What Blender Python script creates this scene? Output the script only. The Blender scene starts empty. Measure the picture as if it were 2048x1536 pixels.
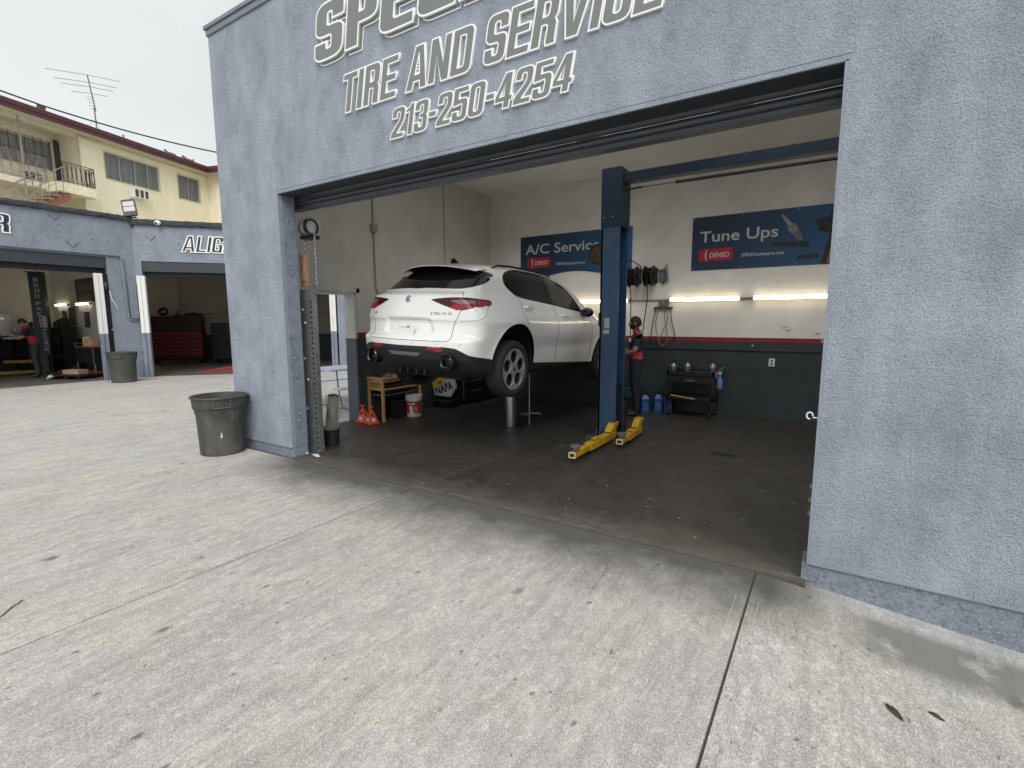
import bpy, bmesh, math, random
import numpy as np
from mathutils import Vector, Matrix
random.seed(7)
S = bpy.context.scene
COL = S.collection
R = math.radians

# ---------------------------------------------------------------- camera
cd = bpy.data.cameras.new('camera'); cam = bpy.data.objects.new('camera', cd); COL.objects.link(cam)
S.camera = cam
YAW, PIT, ROL = 0.5689, 0.1284, -0.0026
_f = Vector((-math.sin(YAW)*math.cos(PIT), math.cos(YAW)*math.cos(PIT), -math.sin(PIT)))
_r = Vector((math.cos(YAW), math.sin(YAW), 0)); _u = _r.cross(_f)
_r2 = _r*math.cos(ROL)+_u*math.sin(ROL); _u2 = -_r*math.sin(ROL)+_u*math.cos(ROL)
M = Matrix((_r2, _u2, -_f)).transposed().to_4x4(); M.translation = Vector((0, -3.512, 1.65))
cam.matrix_world = M
cd.sensor_fit = 'HORIZONTAL'; cd.sensor_width = 36.0; cd.lens = 992.7*36/2048
cd.clip_start = 0.05; cd.clip_end = 400
S.render.resolution_x, S.render.resolution_y = 1024, 768

# ---------------------------------------------------------------- sky, sun, exposure
W = bpy.data.worlds.new('World'); S.world = W; W.use_nodes = True
nt = W.node_tree; nt.nodes.clear()
SUN_EL, SUN_AZ = R(48), R(142)
sky = nt.nodes.new('ShaderNodeTexSky'); sky.sky_type = 'NISHITA'; sky.sun_disc = False
sky.sun_elevation = SUN_EL; sky.sun_rotation = SUN_AZ
sky.air_density = 1.0; sky.dust_density = 4.0; sky.ozone_density = 1.0
hs = nt.nodes.new('ShaderNodeHueSaturation'); hs.inputs['Saturation'].default_value = 0.10
tc = nt.nodes.new('ShaderNodeTexCoord')
nz = nt.nodes.new('ShaderNodeTexNoise'); nz.inputs['Scale'].default_value = 2.6; nz.inputs['Detail'].default_value = 4
mr = nt.nodes.new('ShaderNodeMapRange'); mr.inputs[1].default_value = .3; mr.inputs[2].default_value = .7
mr.inputs[3].default_value = .90; mr.inputs[4].default_value = 1.06
mx = nt.nodes.new('ShaderNodeMix'); mx.data_type = 'RGBA'; mx.blend_type = 'MULTIPLY'; mx.inputs[0].default_value = 1
# an overcast layer evens the sky out: the Nishita sky mixed with a flat grey cloud deck
mc = nt.nodes.new('ShaderNodeMix'); mc.data_type = 'RGBA'; mc.inputs[0].default_value = 0.72
mc.inputs[7].default_value = (8.0, 8.3, 8.35, 1)
bg = nt.nodes.new('ShaderNodeBackground'); bg.inputs['Strength'].default_value = 0.092
wo = nt.nodes.new('ShaderNodeOutputWorld')
L = nt.links.new
L(sky.outputs[0], hs.inputs['Color']); L(hs.outputs[0], mc.inputs[6]); L(mc.outputs[2], mx.inputs[6])
L(tc.outputs['Generated'], nz.inputs['Vector']); L(nz.outputs[0], mr.inputs[0]); L(mr.outputs[0], mx.inputs[7])
L(mx.outputs[2], bg.inputs['Color']); L(bg.outputs[0], wo.inputs[0])
ld = bpy.data.lights.new('sun', 'SUN'); ld.energy = 1.5; ld.angle = R(40); ld.color = (1, .97, .92)
sun = bpy.data.objects.new('sun', ld); COL.objects.link(sun)
# the brighter part of the cloud deck lies behind the camera, to its right
_d = Vector((math.sin(SUN_AZ)*math.cos(SUN_EL), math.cos(SUN_AZ)*math.cos(SUN_EL), math.sin(SUN_EL)))
sun.rotation_euler = _d.to_track_quat('Z', 'Y').to_euler()
vs = S.view_settings; S.display_settings.display_device = 'sRGB'
vs.view_transform = 'Standard'; vs.look = 'None'; vs.gamma = 1; vs.exposure = 0.45; vs.use_curve_mapping = False
S.cycles.use_denoising = True
try: S.cycles.denoiser = 'OPENIMAGEDENOISE'
except Exception: pass
S.cycles.max_bounces = 8; S.cycles.diffuse_bounces = 5; S.cycles.sample_clamp_indirect = 6

# ---------------------------------------------------------------- materials
MATS = {}
def pm(name, col, rough=.6, metal=0., var=.12, vs=6., bump=0., bs=60., spec=.5, dirt=None, ds=1.5, dlo=.5, dhi=.75, coat=0., emit=None, es=0., stretch=None, det=5.):
    """principled material; colour varies with noise, an optional dirt colour comes in patches, an optional fine bump"""
    if name in MATS: return MATS[name]
    m = bpy.data.materials.new(name); m.use_nodes = True; MATS[name] = m
    t = m.node_tree; b = t.nodes['Principled BSDF']; N = t.nodes.new; K = t.links.new
    b.inputs['Roughness'].default_value = rough; b.inputs['Metallic'].default_value = metal
    b.inputs['Specular IOR Level'].default_value = spec; b.inputs['Coat Weight'].default_value = coat
    if coat: b.inputs['Coat Roughness'].default_value = .04
    b.inputs['Base Color'].default_value = (*col, 1)
    if emit: b.inputs['Emission Color'].default_value = (*emit, 1); b.inputs['Emission Strength'].default_value = es
    vec = None
    if var or bump or dirt:
        c = N('ShaderNodeTexCoord'); vec = c.outputs['Object']
        if stretch:
            mp = N('ShaderNodeMapping'); mp.inputs['Scale'].default_value = stretch; K(vec, mp.inputs[0]); vec = mp.outputs[0]
    out = None
    if var:
        n = N('ShaderNodeTexNoise'); n.inputs['Scale'].default_value = vs; n.inputs['Detail'].default_value = det; n.inputs['Roughness'].default_value = .65
        K(vec, n.inputs['Vector'])
        r = N('ShaderNodeValToRGB'); r.color_ramp.elements[0].position = .3; r.color_ramp.elements[1].position = .72
        r.color_ramp.elements[0].color = (*[x*(1-var) for x in col], 1); r.color_ramp.elements[1].color = (*[min(1, x*(1+var)) for x in col], 1)
        K(n.outputs[0], r.inputs[0]); out = r.outputs[0]
    if dirt:
        n = N('ShaderNodeTexNoise'); n.inputs['Scale'].default_value = ds; n.inputs['Detail'].default_value = 8; n.inputs['Roughness'].default_value = .7
        K(vec, n.inputs['Vector'])
        mr = N('ShaderNodeMapRange'); mr.inputs[1].default_value = dlo; mr.inputs[2].default_value = dhi; K(n.outputs[0], mr.inputs[0])
        x = N('ShaderNodeMix'); x.data_type = 'RGBA'; K(mr.outputs[0], x.inputs[0])
        if out: K(out, x.inputs[6])
        else: x.inputs[6].default_value = (*col, 1)
        x.inputs[7].default_value = (*dirt, 1); out = x.outputs[2]
    if out: K(out, b.inputs['Base Color'])
    if bump:
        n = N('ShaderNodeTexNoise'); n.inputs['Scale'].default_value = bs; n.inputs['Detail'].default_value = 3
        K(vec, n.inputs['Vector']); bp = N('ShaderNodeBump'); bp.inputs['Strength'].default_value = bump; bp.inputs['Distance'].default_value = .01
        K(n.outputs[0], bp.inputs['Height']); K(bp.outputs[0], b.inputs['Normal'])
    return m

# ---------------------------------------------------------------- mesh helpers
def link(o, parent=None):
    COL.objects.link(o)
    if parent is not None: o.parent = parent
    return o
def tag(o, label=None, cat=None, group=None, kind=None):
    if label: o['label'] = label
    if cat: o['category'] = cat
    if group: o['group'] = group
    if kind: o['kind'] = kind
    return o
def thing(name, label, cat, loc=(0, 0, 0), rz=0., group=None, rot=None):
    o = bpy.data.objects.new(name, None); link(o); o.empty_display_size = .1
    o.location = loc; o.rotation_euler = rot if rot else (0, 0, rz)
    return tag(o, label, cat, group)
def mesh_obj(name, me, mat=None, parent=None):
    o = bpy.data.objects.new(name, me)
    if mat is not None:
        me.materials.clear() if len(me.materials) else None
        me.materials.append(mat)
    return link(o, parent)
def copy_thing(o, loc=None, rz=None, label=None, name=None):
    def rec(a, par):
        c = a.copy(); COL.objects.link(c)
        c.parent = par
        for ch in list(a.children): rec(ch, c)
        return c
    c = rec(o, None)
    if loc is not None: c.location = loc
    if rz is not None: c.rotation_euler = (0, 0, rz)
    if label: c['label'] = label
    return c
class MB:
    def __init__(s): s.v = []; s.f = []
    def add(s, vs, fs):
        o = len(s.v); s.v += [tuple(v) for v in vs]; s.f += [[o+i for i in f] for f in fs]; return s
    def box(s, x0, x1, y0, y1, z0, z1):
        if x0 > x1: x0, x1 = x1, x0
        if y0 > y1: y0, y1 = y1, y0
        if z0 > z1: z0, z1 = z1, z0
        return s.add([(x0,y0,z0),(x1,y0,z0),(x1,y1,z0),(x0,y1,z0),(x0,y0,z1),(x1,y0,z1),(x1,y1,z1),(x0,y1,z1)],
                     [(0,3,2,1),(4,5,6,7),(0,1,5,4),(1,2,6,5),(2,3,7,6),(3,0,4,7)])
    def obox(s, c, size, rz=0., rx=0., ry=0.):
        m = MB().box(-size[0]/2, size[0]/2, -size[1]/2, size[1]/2, -size[2]/2, size[2]/2)
        T = Matrix.Translation(c) @ Matrix.Rotation(rz, 4, 'Z') @ Matrix.Rotation(ry, 4, 'Y') @ Matrix.Rotation(rx, 4, 'X')
        return s.add([T @ Vector(v) for v in m.v], m.f)
    def bar(s, p0, p1, w, h=None):
        """a square bar between two points"""
        p0, p1 = Vector(p0), Vector(p1); h = h or w; d = p1-p0
        T = Matrix.Translation((p0+p1)/2) @ d.to_track_quat('X', 'Z').to_matrix().to_4x4()
        m = MB().box(-d.length/2, d.length/2, -w/2, w/2, -h/2, h/2)
        return s.add([T @ Vector(v) for v in m.v], m.f)
    def tube(s, pts, r, n=8, closed=False, caps=True):
        pts = [Vector(p) for p in pts]; k = len(pts); rs = r if isinstance(r, (list, tuple)) else [r]*k
        vs = []; fs = []; up = None
        for i, p in enumerate(pts):
            a = pts[i-1] if i or closed else p; b = pts[(i+1) % k] if i < k-1 or closed else p
            t = (b-a).normalized()
            if up is None: up = t.orthogonal().normalized()
            up = (up - t*up.dot(t));
            up = up.normalized() if up.length > 1e-6 else t.orthogonal().normalized()
            w = t.cross(up)
            for j in range(n):
                an = 2*math.pi*j/n; vs.append(p + (up*math.cos(an)+w*math.sin(an))*rs[i])
        for i in range(k if closed else k-1):
            for j in range(n):
                a = i*n+j; b = i*n+(j+1) % n; i2 = ((i+1) % k)*n
                fs.append((a, b, i2+(j+1) % n, i2+j))
        if caps and not closed: fs.append(tuple(range(n))[::-1]); fs.append(tuple((k-1)*n+j for j in range(n)))
        return s.add(vs, fs)
    def cyl(s, p0, p1, r0, r1=None, n=20): return s.tube([p0, p1], [r0, r0 if r1 is None else r1], n)
    def lathe(s, prof, n=32, T=None, cap0=False, cap1=False):
        """profile of (radius, height) turned round z, then moved by T"""
        vs = []; fs = []
        for r, z in prof:
            for j in range(n):
                a = 2*math.pi*j/n; vs.append(Vector((r*math.cos(a), r*math.sin(a), z)))
        for i in range(len(prof)-1):
            for j in range(n): fs.append((i*n+j, i*n+(j+1) % n, (i+1)*n+(j+1) % n, (i+1)*n+j))
        if cap0: fs.append(tuple(range(n))[::-1])
        if cap1: fs.append(tuple((len(prof)-1)*n+j for j in range(n)))
        if T is not None: vs = [T @ v for v in vs]
        return s.add(vs, fs)
    def prism(s, poly, h0, h1, T=None):
        """polygon (x, y) raised from h0 to h1, moved by T"""
        k = len(poly)
        ar = sum(poly[i][0]*poly[(i+1) % k][1]-poly[(i+1) % k][0]*poly[i][1] for i in range(k))
        if ar < 0: poly = poly[::-1]
        vs = [Vector((x, y, h0)) for x, y in poly]+[Vector((x, y, h1)) for x, y in poly]
        if T is not None: vs = [T @ v for v in vs]
        fs = [tuple(range(k))[::-1], tuple(range(k, 2*k))]+[(i, (i+1) % k, k+(i+1) % k, k+i) for i in range(k)]
        return s.add(vs, fs)
    def ball(s, c, r, n=12, sc=(1, 1, 1)):
        vs = []; fs = []; m = n//2
        for i in range(m+1):
            p = math.pi*i/m
            for j in range(n):
                a = 2*math.pi*j/n
                vs.append((c[0]+r*sc[0]*math.sin(p)*math.cos(a), c[1]+r*sc[1]*math.sin(p)*math.sin(a), c[2]+r*sc[2]*math.cos(p)))
        for i in range(m):
            for j in range(n): fs.append((i*n+j, (i+1)*n+j, (i+1)*n+(j+1) % n, i*n+(j+1) % n))
        return s.add(vs, fs)
    def mesh(s, name, smooth=False, ang=35):
        me = bpy.data.meshes.new(name); me.from_pydata(s.v, [], s.f); me.update()
        if smooth:
            me.polygons.foreach_set('use_smooth', [True]*len(me.polygons)); me.set_sharp_from_angle(angle=R(ang))
        return me
    def build(s, name, mat, parent=None, smooth=False, bevel=0., seg=2, ang=35, loc=None):
        o = mesh_obj(name, s.mesh(name, smooth, ang), mat, parent)
        if bevel:
            b = o.modifiers.new('bevel', 'BEVEL'); b.width = bevel; b.segments = seg; b.limit_method = 'ANGLE'; b.angle_limit = R(40)
        if loc is not None: o.location = loc
        return o
def rounded(w, h, r, n=5, cx=0, cy=0):
    out = []
    for (sx, sy, a0) in ((1, 1, 0), (-1, 1, 90), (-1, -1, 180), (1, -1, 270)):
        for i in range(n+1):
            a = R(a0+90*i/n); out.append((cx+sx*(w/2-r)+r*math.cos(a), cy+sy*(h/2-r)+r*math.sin(a)))
    return out
# upright frames: local (x, y) of a drawing -> world, standing on a wall
def wall_T(origin, right, normal):
    """maps drawing x -> right, drawing y -> up, height -> normal"""
    right = Vector(right).normalized(); normal = Vector(normal).normalized(); up = normal.cross(right)
    m = Matrix((right, up, normal)).transposed().to_4x4(); m.translation = Vector(origin); return m
# ---------------------------------------------------------------- lettering
_G = {}
def glyph(text, size=1., sx=1., shear=0., off=0., ext=.01, bev=0.):
    key = (text, round(size, 4), sx, shear, round(off, 5), ext)
    if key in _G: return _G[key]
    c = bpy.data.curves.new('lettering', 'FONT'); c.body = text; c.size = size; c.offset = off*size; c.extrude = ext; c.shear = shear
    c.resolution_u = 3; c.fill_mode = 'BOTH' if ext else 'FRONT'
    o = bpy.data.objects.new('lettering', c); COL.objects.link(o)
    dg = bpy.context.evaluated_depsgraph_get(); ev = o.evaluated_get(dg)
    me = bpy.data.meshes.new_from_object(ev)
    bpy.data.objects.remove(o); bpy.data.curves.remove(c)
    n = len(me.vertices); co = np.empty(n*3); me.vertices.foreach_get('co', co); co = co.reshape(-1, 3)
    co[:, 0] *= sx
    me.vertices.foreach_set('co', co.ravel()); me.update()
    _G[key] = (me, co[:, 0].min() if n else 0, co[:, 0].max() if n else 0, co[:, 1].min() if n else 0, co[:, 1].max() if n else 0)
    return _G[key]
def text_obj(name, text, T, h, mat, parent, sx=1., shear=0., off=0., ext=.002, width=None):
    """one flat-printed word: cap height h, left end at T's origin, baseline on T's x axis"""
    size = h/.73
    if width:
        me, a, b, c, d = glyph(text, size, 1., shear, off, ext); sx = width/(b-a)
    me, a, b, c, d = glyph(text, size, sx, shear, off, ext)
    me = me.copy()
    o = mesh_obj(name, me, mat, parent)
    o.matrix_local = T @ Matrix.Translation((-a, 0, 0))
    return o
# ---------------------------------------------------------------- block letters: outlines with rounded corners (x, y, radius), holes after the outline
def _rc(pts, n=5):
    out = []; k = len(pts)
    for i, p in enumerate(pts):
        x, y = p[0], p[1]; r = p[2] if len(p) > 2 else 0
        if not r: out.append((x, y)); continue
        a = Vector(pts[i-1][:2]); b = Vector((x, y)); c = Vector(pts[(i+1) % k][:2])
        u = (a-b); v = (c-b); r1 = min(r, u.length*.49, v.length*.49); p0 = b+u.normalized()*r1; p1 = b+v.normalized()*r1
        for j in range(n+1):
            t = j/n; q = p0*(1-t)**2+b*2*t*(1-t)+p1*t*t; out.append((q.x, q.y))
    return out
def block_glyph(ch, w=.50, t=.165, b=.14, R=.17, r=.07, er=0.):
    m = .5
    G = {
     'S': [[(0,.31),(0,0,R),(w,0,R),(w,.575,R),(t,.585,r),(t,1-b,r),(w-t,1-b,r),(w-t,.69),(w,.69),(w,1,R),(0,1,R),(0,.425,R),(w-t,.415,r),(w-t,b,r),(t,b,r),(t,.31)]],
     'P': [[(0,0),(t,0),(t,.38),(w,.38,R),(w,1,R),(0,1)], [(t,.38+b),(w-t,.38+b,r),(w-t,1-b,r),(t,1-b)]],
     'E': [[(0,0,er),(w,0),(w,b),(t,b,er*.3),(t,.43),(w*.93,.43),(w*.93,.43+b),(t,.43+b),(t,1-b),(w,1-b),(w,1),(0,1)]],
     'D': [[(0,0),(w+.03,0,R),(w+.03,1,R),(0,1)], [(t,b),(w+.03-t,b,r),(w+.03-t,1-b,r),(t,1-b)]],
     'T': [[(w/2-t/2,0),(w/2+t/2,0),(w/2+t/2,1-b),(w,1-b),(w,1),(0,1),(0,1-b),(w/2-t/2,1-b)]],
     'I': [[(0,0),(t,0),(t,1),(0,1)]],
     'R': [[(0,0),(t,0),(t,.41),(w-t,.41,r),(w-t-.005,.06,.02),(w-t+.01,0),(w+.02,0),(w+.005,.06),(w,.42,.07),(w-.05,.485,.03),(w,.55,.07),(w,1,R),(0,1)], [(t,.41+b),(w-t,.41+b,r),(w-t,1-b,r),(t,1-b)]],
     'A': [[(0,0),(t,0),(t+.025,.19),(.6-t-.025,.19),(.6-t,0),(.6,0),(.3+t*.64,1),(.3-t*.64,1)], [(t+.045,.19+b),(.6-t-.045,.19+b),(.306,.82),(.294,.82)]],
     'N': [[(0,0),(t*.95,0),(t*.95,.60),(w+.06-t,0),(w+.06,0),(w+.06,1),(w+.06-t*.95,1),(w+.06-t*.95,.40),(t,1),(0,1)]],
     'V': [[(.29-t*.62,0),(.29+t*.62,0),(.58,1),(.58-t,1),(.29,.26),(t,1),(0,1)]],
     'C': [[(0,0,R),(w,0,R),(w,.37),(w-t,.37),(w-t,b,r),(t,b,r),(t,1-b,r),(w-t,1-b,r),(w-t,.64),(w,.64),(w,1,R),(0,1,R)]],
     'G': [[(0,0,R),(w-t*.6,0,.08),(w,0),(w,.52),(w*.5,.52),(w*.5,.52-b),(w-t,.52-b),(w-t,b,r),(t,b,r),(t,1-b,r),(w-t,1-b,r),(w-t,.66),(w,.66),(w,1,R),(0,1,R)]],
     'L': [[(0,0),(w*.92,0),(w*.92,b),(t,b),(t,1),(0,1)]],
     'M': [[(0,0),(t*.9,0),(t*.9,.62),(.27,0),(.43,0),(.7-t*.9,.62),(.7-t*.9,0),(.7,0),(.7,1),(.7-t*1.2,1),(.35,.30),(t*1.2,1),(0,1)]],
     '2': [[(0,0),(w,0),(w,b),(t+.05,b,.03),(w,.55,.14),(w,1,R),(0,1,R),(0,.67),(t,.67),(t,1-b,r),(w-t,1-b,r),(w-t,.60,.07),(0,.17,.08)]],
     '1': [[(.13,0),(.13+t,0),(.13+t,1),(.17,1),(.13,.90,.04),(0,.84),(0,.73),(.13,.76)]],
     '3': [[(0,.31),(0,0,R),(w,0,R),(w,.44,.10),(w-.055,.51,.03),(w,.58,.10),(w,1,R),(0,1,R),(0,.69),(t,.69),(t,1-b,r),(w-t,1-b,r),(w-t,.575,r),(.2,.575),(.2,.44),(w-t,.44,r),(w-t,b,r),(t,b,r),(t,.31)]],
     '5': [[(0,.30),(0,0,R),(w,0,R),(w,.66,R),(t,.66),(t,1-b),(w*.97,1-b),(w*.97,1),(0,1),(0,.47),(t,.49),(w-t,.52,r),(w-t,b,r),(t,b,r),(t,.30)]],
     '0': [[(0,0,R),(w,0,R),(w,1,R),(0,1,R)], [(t,b,r),(w-t,b,r),(w-t,1-b,r),(t,1-b,r)]],
     '4': [[(w-t-.05,0),(w-.05,0),(w-.05,.20),(w+.02,.20),(w+.02,.20+b),(w-.05,.20+b),(w-.05,1),(w-t-.08,1),(0,.36),(0,.20),(w-t-.05,.20)], [(.13,.20+b),(w-t-.05,.20+b),(w-t-.05,.72)]],
     '-': [[(0,.37),(.27,.37),(.27,.54),(0,.54)]],
    }
    return [_rc(p) for p in G[ch]]
def _offset(poly, d):
    """moves every edge outwards by d (holes pass -d)"""
    k = len(poly); ar = sum(poly[i][0]*poly[(i+1) % k][1]-poly[(i+1) % k][0]*poly[i][1] for i in range(k))
    if ar < 0: poly = poly[::-1]
    out = []
    for i in range(k):
        a, p, c = Vector(poly[i-1]), Vector(poly[i]), Vector(poly[(i+1) % k]); u = (p-a); v = (c-p)
        if u.length < 1e-6 or v.length < 1e-6: out.append(tuple(p)); continue
        u.normalize(); v.normalize(); n1 = Vector((u.y, -u.x)); n2 = Vector((v.y, -v.x)); m = n1+n2; q = m.dot(n1)
        m = m/max(.35, q) if q > 1e-4 else n1
        out.append(tuple(p+m*d))
    return out
def block_mesh(polys, depth):
    c = bpy.data.curves.new('letter', 'CURVE'); c.dimensions = '2D'; c.fill_mode = 'BOTH'; c.extrude = depth/2
    for p in polys:
        s = c.splines.new('POLY'); s.points.add(len(p)-1); s.use_cyclic_u = True
        for k, (x, y) in enumerate(p): s.points[k].co = (x, y, 0, 1)
    o = bpy.data.objects.new('letter', c); COL.objects.link(o)
    me = bpy.data.meshes.new_from_object(o.evaluated_get(bpy.context.evaluated_depsgraph_get()))
    bpy.data.objects.remove(o); bpy.data.curves.remove(c); return me
def block_letters(text, x0, x1, z, h, shear, line, parent, plane_T, depth=.02, lead=0., shadow=None, face=None, gap=.05, space=.26, **kw):
    """white letter plates, each with a smaller grey face, fitted between x0 and x1"""
    gl = [(ch, None if ch == ' ' else block_glyph(ch, **kw)) for ch in text]
    wd = [space if g is None else max(p[0] for p in g[0]) for ch, g in gl]
    k = (x1-x0-shear*h)/(sum(wd)+gap*(len(wd)-1)); x = x0
    for (ch, g), w in zip(gl, wd):
        if g is not None:
            tr = [[(px*k+py*h*shear, py*h) for px, py in p] for p in g]
            out = [_offset(p, line*.55 if i == 0 else -line*.55) for i, p in enumerate(tr)]; inn = [_offset(p, -line*.45 if i == 0 else line*.45) for i, p in enumerate(tr)]
            mo = mesh_obj('letter', block_mesh(out, depth), M_edge, parent); mo.matrix_local = plane_T @ Matrix.Translation((x, z, depth/2+lead))
            mf = mesh_obj('letter_face', block_mesh(inn, .003), face or M_face, mo); mf.matrix_local = Matrix.Translation((0, 0, depth/2+.001))
            if shadow:
                ms = mesh_obj('drop_plate', block_mesh(out, .008), M_edge, mo); ms.matrix_local = Matrix.Translation((shadow[0], shadow[1], -lead-depth/2+.006))
                i2 = [_offset(p, -line*.05 if i == 0 else line*.05) for i, p in enumerate(tr)]
                mf2 = mesh_obj('drop_face', block_mesh(i2, .004), face or M_face, mo); mf2.matrix_local = Matrix.Translation((shadow[0], shadow[1], -lead-depth/2+.0115))
        x += (w+gap)*k

# ================================================================ surface materials
def concrete(name, base, warm, dark, k_dark=.5, door=False, inside=False):
    m = bpy.data.materials.new(name); m.use_nodes = True
    t = m.node_tree; b = t.nodes['Principled BSDF']; N = t.nodes.new; K = t.links.new
    c = N('ShaderNodeTexCoord'); P = c.outputs['Object']
    def noise(sc, det=6, rough=.6, stretch=None, dist=0.):
        v = P
        if stretch:
            mp = N('ShaderNodeMapping'); mp.inputs['Scale'].default_value = stretch[:3]
            if len(stretch) > 3: mp.inputs['Rotation'].default_value = (0, 0, R(stretch[3]))
            K(P, mp.inputs[0]); v = mp.outputs[0]
        n = N('ShaderNodeTexNoise'); n.inputs['Scale'].default_value = sc; n.inputs['Detail'].default_value = det
        n.inputs['Roughness'].default_value = rough; n.inputs['Distortion'].default_value = dist; K(v, n.inputs['Vector']); return n.outputs[0]
    def rng(x, a, b_, lo=0., hi=1.):
        r = N('ShaderNodeMapRange'); r.inputs[1].default_value = a; r.inputs[2].default_value = b_; r.inputs[3].default_value = lo; r.inputs[4].default_value = hi
        K(x, r.inputs[0]); return r.outputs[0]
    def mix(f, a, c2, mode='MIX'):
        x = N('ShaderNodeMix'); x.data_type = 'RGBA'; x.blend_type = mode
        if isinstance(f, float): x.inputs[0].default_value = f
        else: K(f, x.inputs[0])
        for i, q in ((6, a), (7, c2)):
            if isinstance(q, tuple): x.inputs[i].default_value = (*q, 1)
            else: K(q, x.inputs[i])
        return x.outputs[2]
    def mul(a, b_):
        x = N('ShaderNodeMath'); x.operation = 'MULTIPLY'; K(a, x.inputs[0])
        if isinstance(b_, float): x.inputs[1].default_value = b_
        else: K(b_, x.inputs[1])
        return x.outputs[0]
    fine = 1. if not inside else .8
    col = mix(rng(noise(.75, 6, .66), .505, .560), base, warm)
    col = mix(rng(noise(2.1, 6, .7), .42, .62, 0, .55), col, tuple(x*.80 for x in base))
    col = mix(mul(rng(noise(.85, 8, .80, (1, .50, 1, -14), .6), .47, .62), .75*k_dark), col, dark)
    col = mix(mul(rng(noise(9, 8, .86, (1, .6, 1, -10)), .47, .58), .85*k_dark), col, tuple(x*1.1 for x in dark))
    col = mix(rng(noise(21, 6, .86, (1, .7, 1, 20)), .49, .59, 0, .7), col, tuple(min(1, x*1.4) for x in base))
    col = mix(mul(rng(noise(5.0, 7, .78, (1, .30, 1, -24), .4), .48, .66), .60*k_dark), col, tuple(x*.85 for x in dark))
    col = mix(mul(rng(noise(14, 6, .8, (1, .14, 1, -30)), .49, .60), .75*k_dark), col, tuple(x*.9 for x in dark))
    col = mix(rng(noise(170, 2, .8), .40, .62, 0, .70*fine), col, tuple(x*.45 for x in base))
    col = mix(rng(noise(48, 6, .88, (1, .55, 1, -15)), .48, .58, 0, .80*fine), col, tuple(x*.58 for x in base))
    col = mix(rng(noise(150, 3, .85, (1, .6, 1, 25)), .50, .62, 0, .50*fine), col, tuple(min(1, x*1.6) for x in base))
    # dropped oil, gum and rubber: uneven dots
    for sc, th, am in ((.9, .036, .75), (1.9, .034, .8), (4.1, .045, .75), (9, .06, .7)):
        v = N('ShaderNodeTexVoronoi'); v.voronoi_dimensions = '2D'; v.inputs['Scale'].default_value = sc; v.inputs['Randomness'].default_value = 1
        mp = N('ShaderNodeMapping'); mp.inputs['Scale'].default_value = (1, .62, 1); mp.inputs['Location'].default_value = (sc, .3*sc, 0)
        wv = N('ShaderNodeVectorMath'); wv.operation = 'ADD'
        wn = N('ShaderNodeTexNoise'); wn.inputs['Scale'].default_value = 14; wn.inputs['Detail'].default_value = 3
        ws = N('ShaderNodeVectorMath'); ws.operation = 'SCALE'; ws.inputs['Scale'].default_value = .07
        K(P, wn.inputs['Vector']); K(wn.outputs['Color'], ws.inputs[0]); K(P, wv.inputs[0]); K(ws.outputs[0], wv.inputs[1])
        K(wv.outputs[0], mp.inputs[0]); K(mp.outputs[0], v.inputs['Vector'])
        keep = rng(v.outputs['Color'], .53, .62)
        col = mix(mul(mul(rng(v.outputs['Distance'], th, th*.3), keep), am), col, tuple(x*.42 for x in dark))
    if door:
        sp = N('ShaderNodeSeparateXYZ'); K(P, sp.inputs[0])
        # the doorway's traffic film: strongest at the threshold, fraying outwards
        ad = N('ShaderNodeMath'); ad.operation = 'ADD'; K(sp.outputs[1], ad.inputs[0])
        nn = N('ShaderNodeMath'); nn.operation = 'MULTIPLY'; K(noise(1.5, 7, .7), nn.inputs[0]); nn.inputs[1].default_value = 1.0
        K(nn.outputs[0], ad.inputs[1])
        inx = mul(rng(sp.outputs[0], -5.9, -5.2), rng(sp.outputs[0], .25, -.2))
        f = mul(mul(rng(ad.outputs[0], -.40, .30), inx), .96)
        col = mix(f, col, tuple(x*.36 for x in dark))
        # a slick beside the wall at the right
        inx = mul(rng(sp.outputs[0], .12, .35), rng(sp.outputs[1], -.10, -.20))
        f = mul(mul(mul(inx, rng(sp.outputs[1], -.62, -.48)), rng(noise(2.2, 5, .6), .36, .46)), .85)
        col = mix(f, col, tuple(x*.75 for x in dark))
        # blue paint that missed the wall
        f = mul(mul(mul(rng(sp.outputs[0], .0, .1), rng(sp.outputs[1], -.20, -.03)), rng(noise(16, 6, .8), .40, .6)), .8)
        col = mix(f, col, (.33, .37, .38))
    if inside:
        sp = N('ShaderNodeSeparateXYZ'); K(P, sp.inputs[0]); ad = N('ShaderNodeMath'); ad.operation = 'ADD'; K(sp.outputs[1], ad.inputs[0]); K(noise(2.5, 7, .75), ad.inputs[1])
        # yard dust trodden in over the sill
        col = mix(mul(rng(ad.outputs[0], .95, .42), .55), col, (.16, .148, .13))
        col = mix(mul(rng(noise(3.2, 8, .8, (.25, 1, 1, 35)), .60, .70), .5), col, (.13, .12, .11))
    K(col, b.inputs['Base Color'])
    ro = rng(noise(3.0, 5, .6), .3, .7, .38 if inside else .75, .62 if inside else .95); K(ro, b.inputs['Roughness'])
    b.inputs['Specular IOR Level'].default_value = .4 if inside else .3
    bp = N('ShaderNodeBump'); bp.inputs['Strength'].default_value = .35 if not inside else .15; bp.inputs['Distance'].default_value = .006
    K(noise(90, 4, .8), bp.inputs['Height']); K(bp.outputs[0], b.inputs['Normal'])
    MATS[name] = m
    return m
M_conc = concrete('apron concrete', (.575, .550, .525), (.64, .615, .455), (.23, .22, .21), .82, door=True)
M_joint = pm('joint dirt', (.085, .08, .072), .95, var=.3, vs=30)
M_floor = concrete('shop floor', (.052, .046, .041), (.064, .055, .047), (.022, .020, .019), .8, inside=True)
M_floor2 = concrete('corner shop floor', (.15, .14, .13), (.17, .16, .145), (.05, .046, .043), .8, inside=True)

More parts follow.
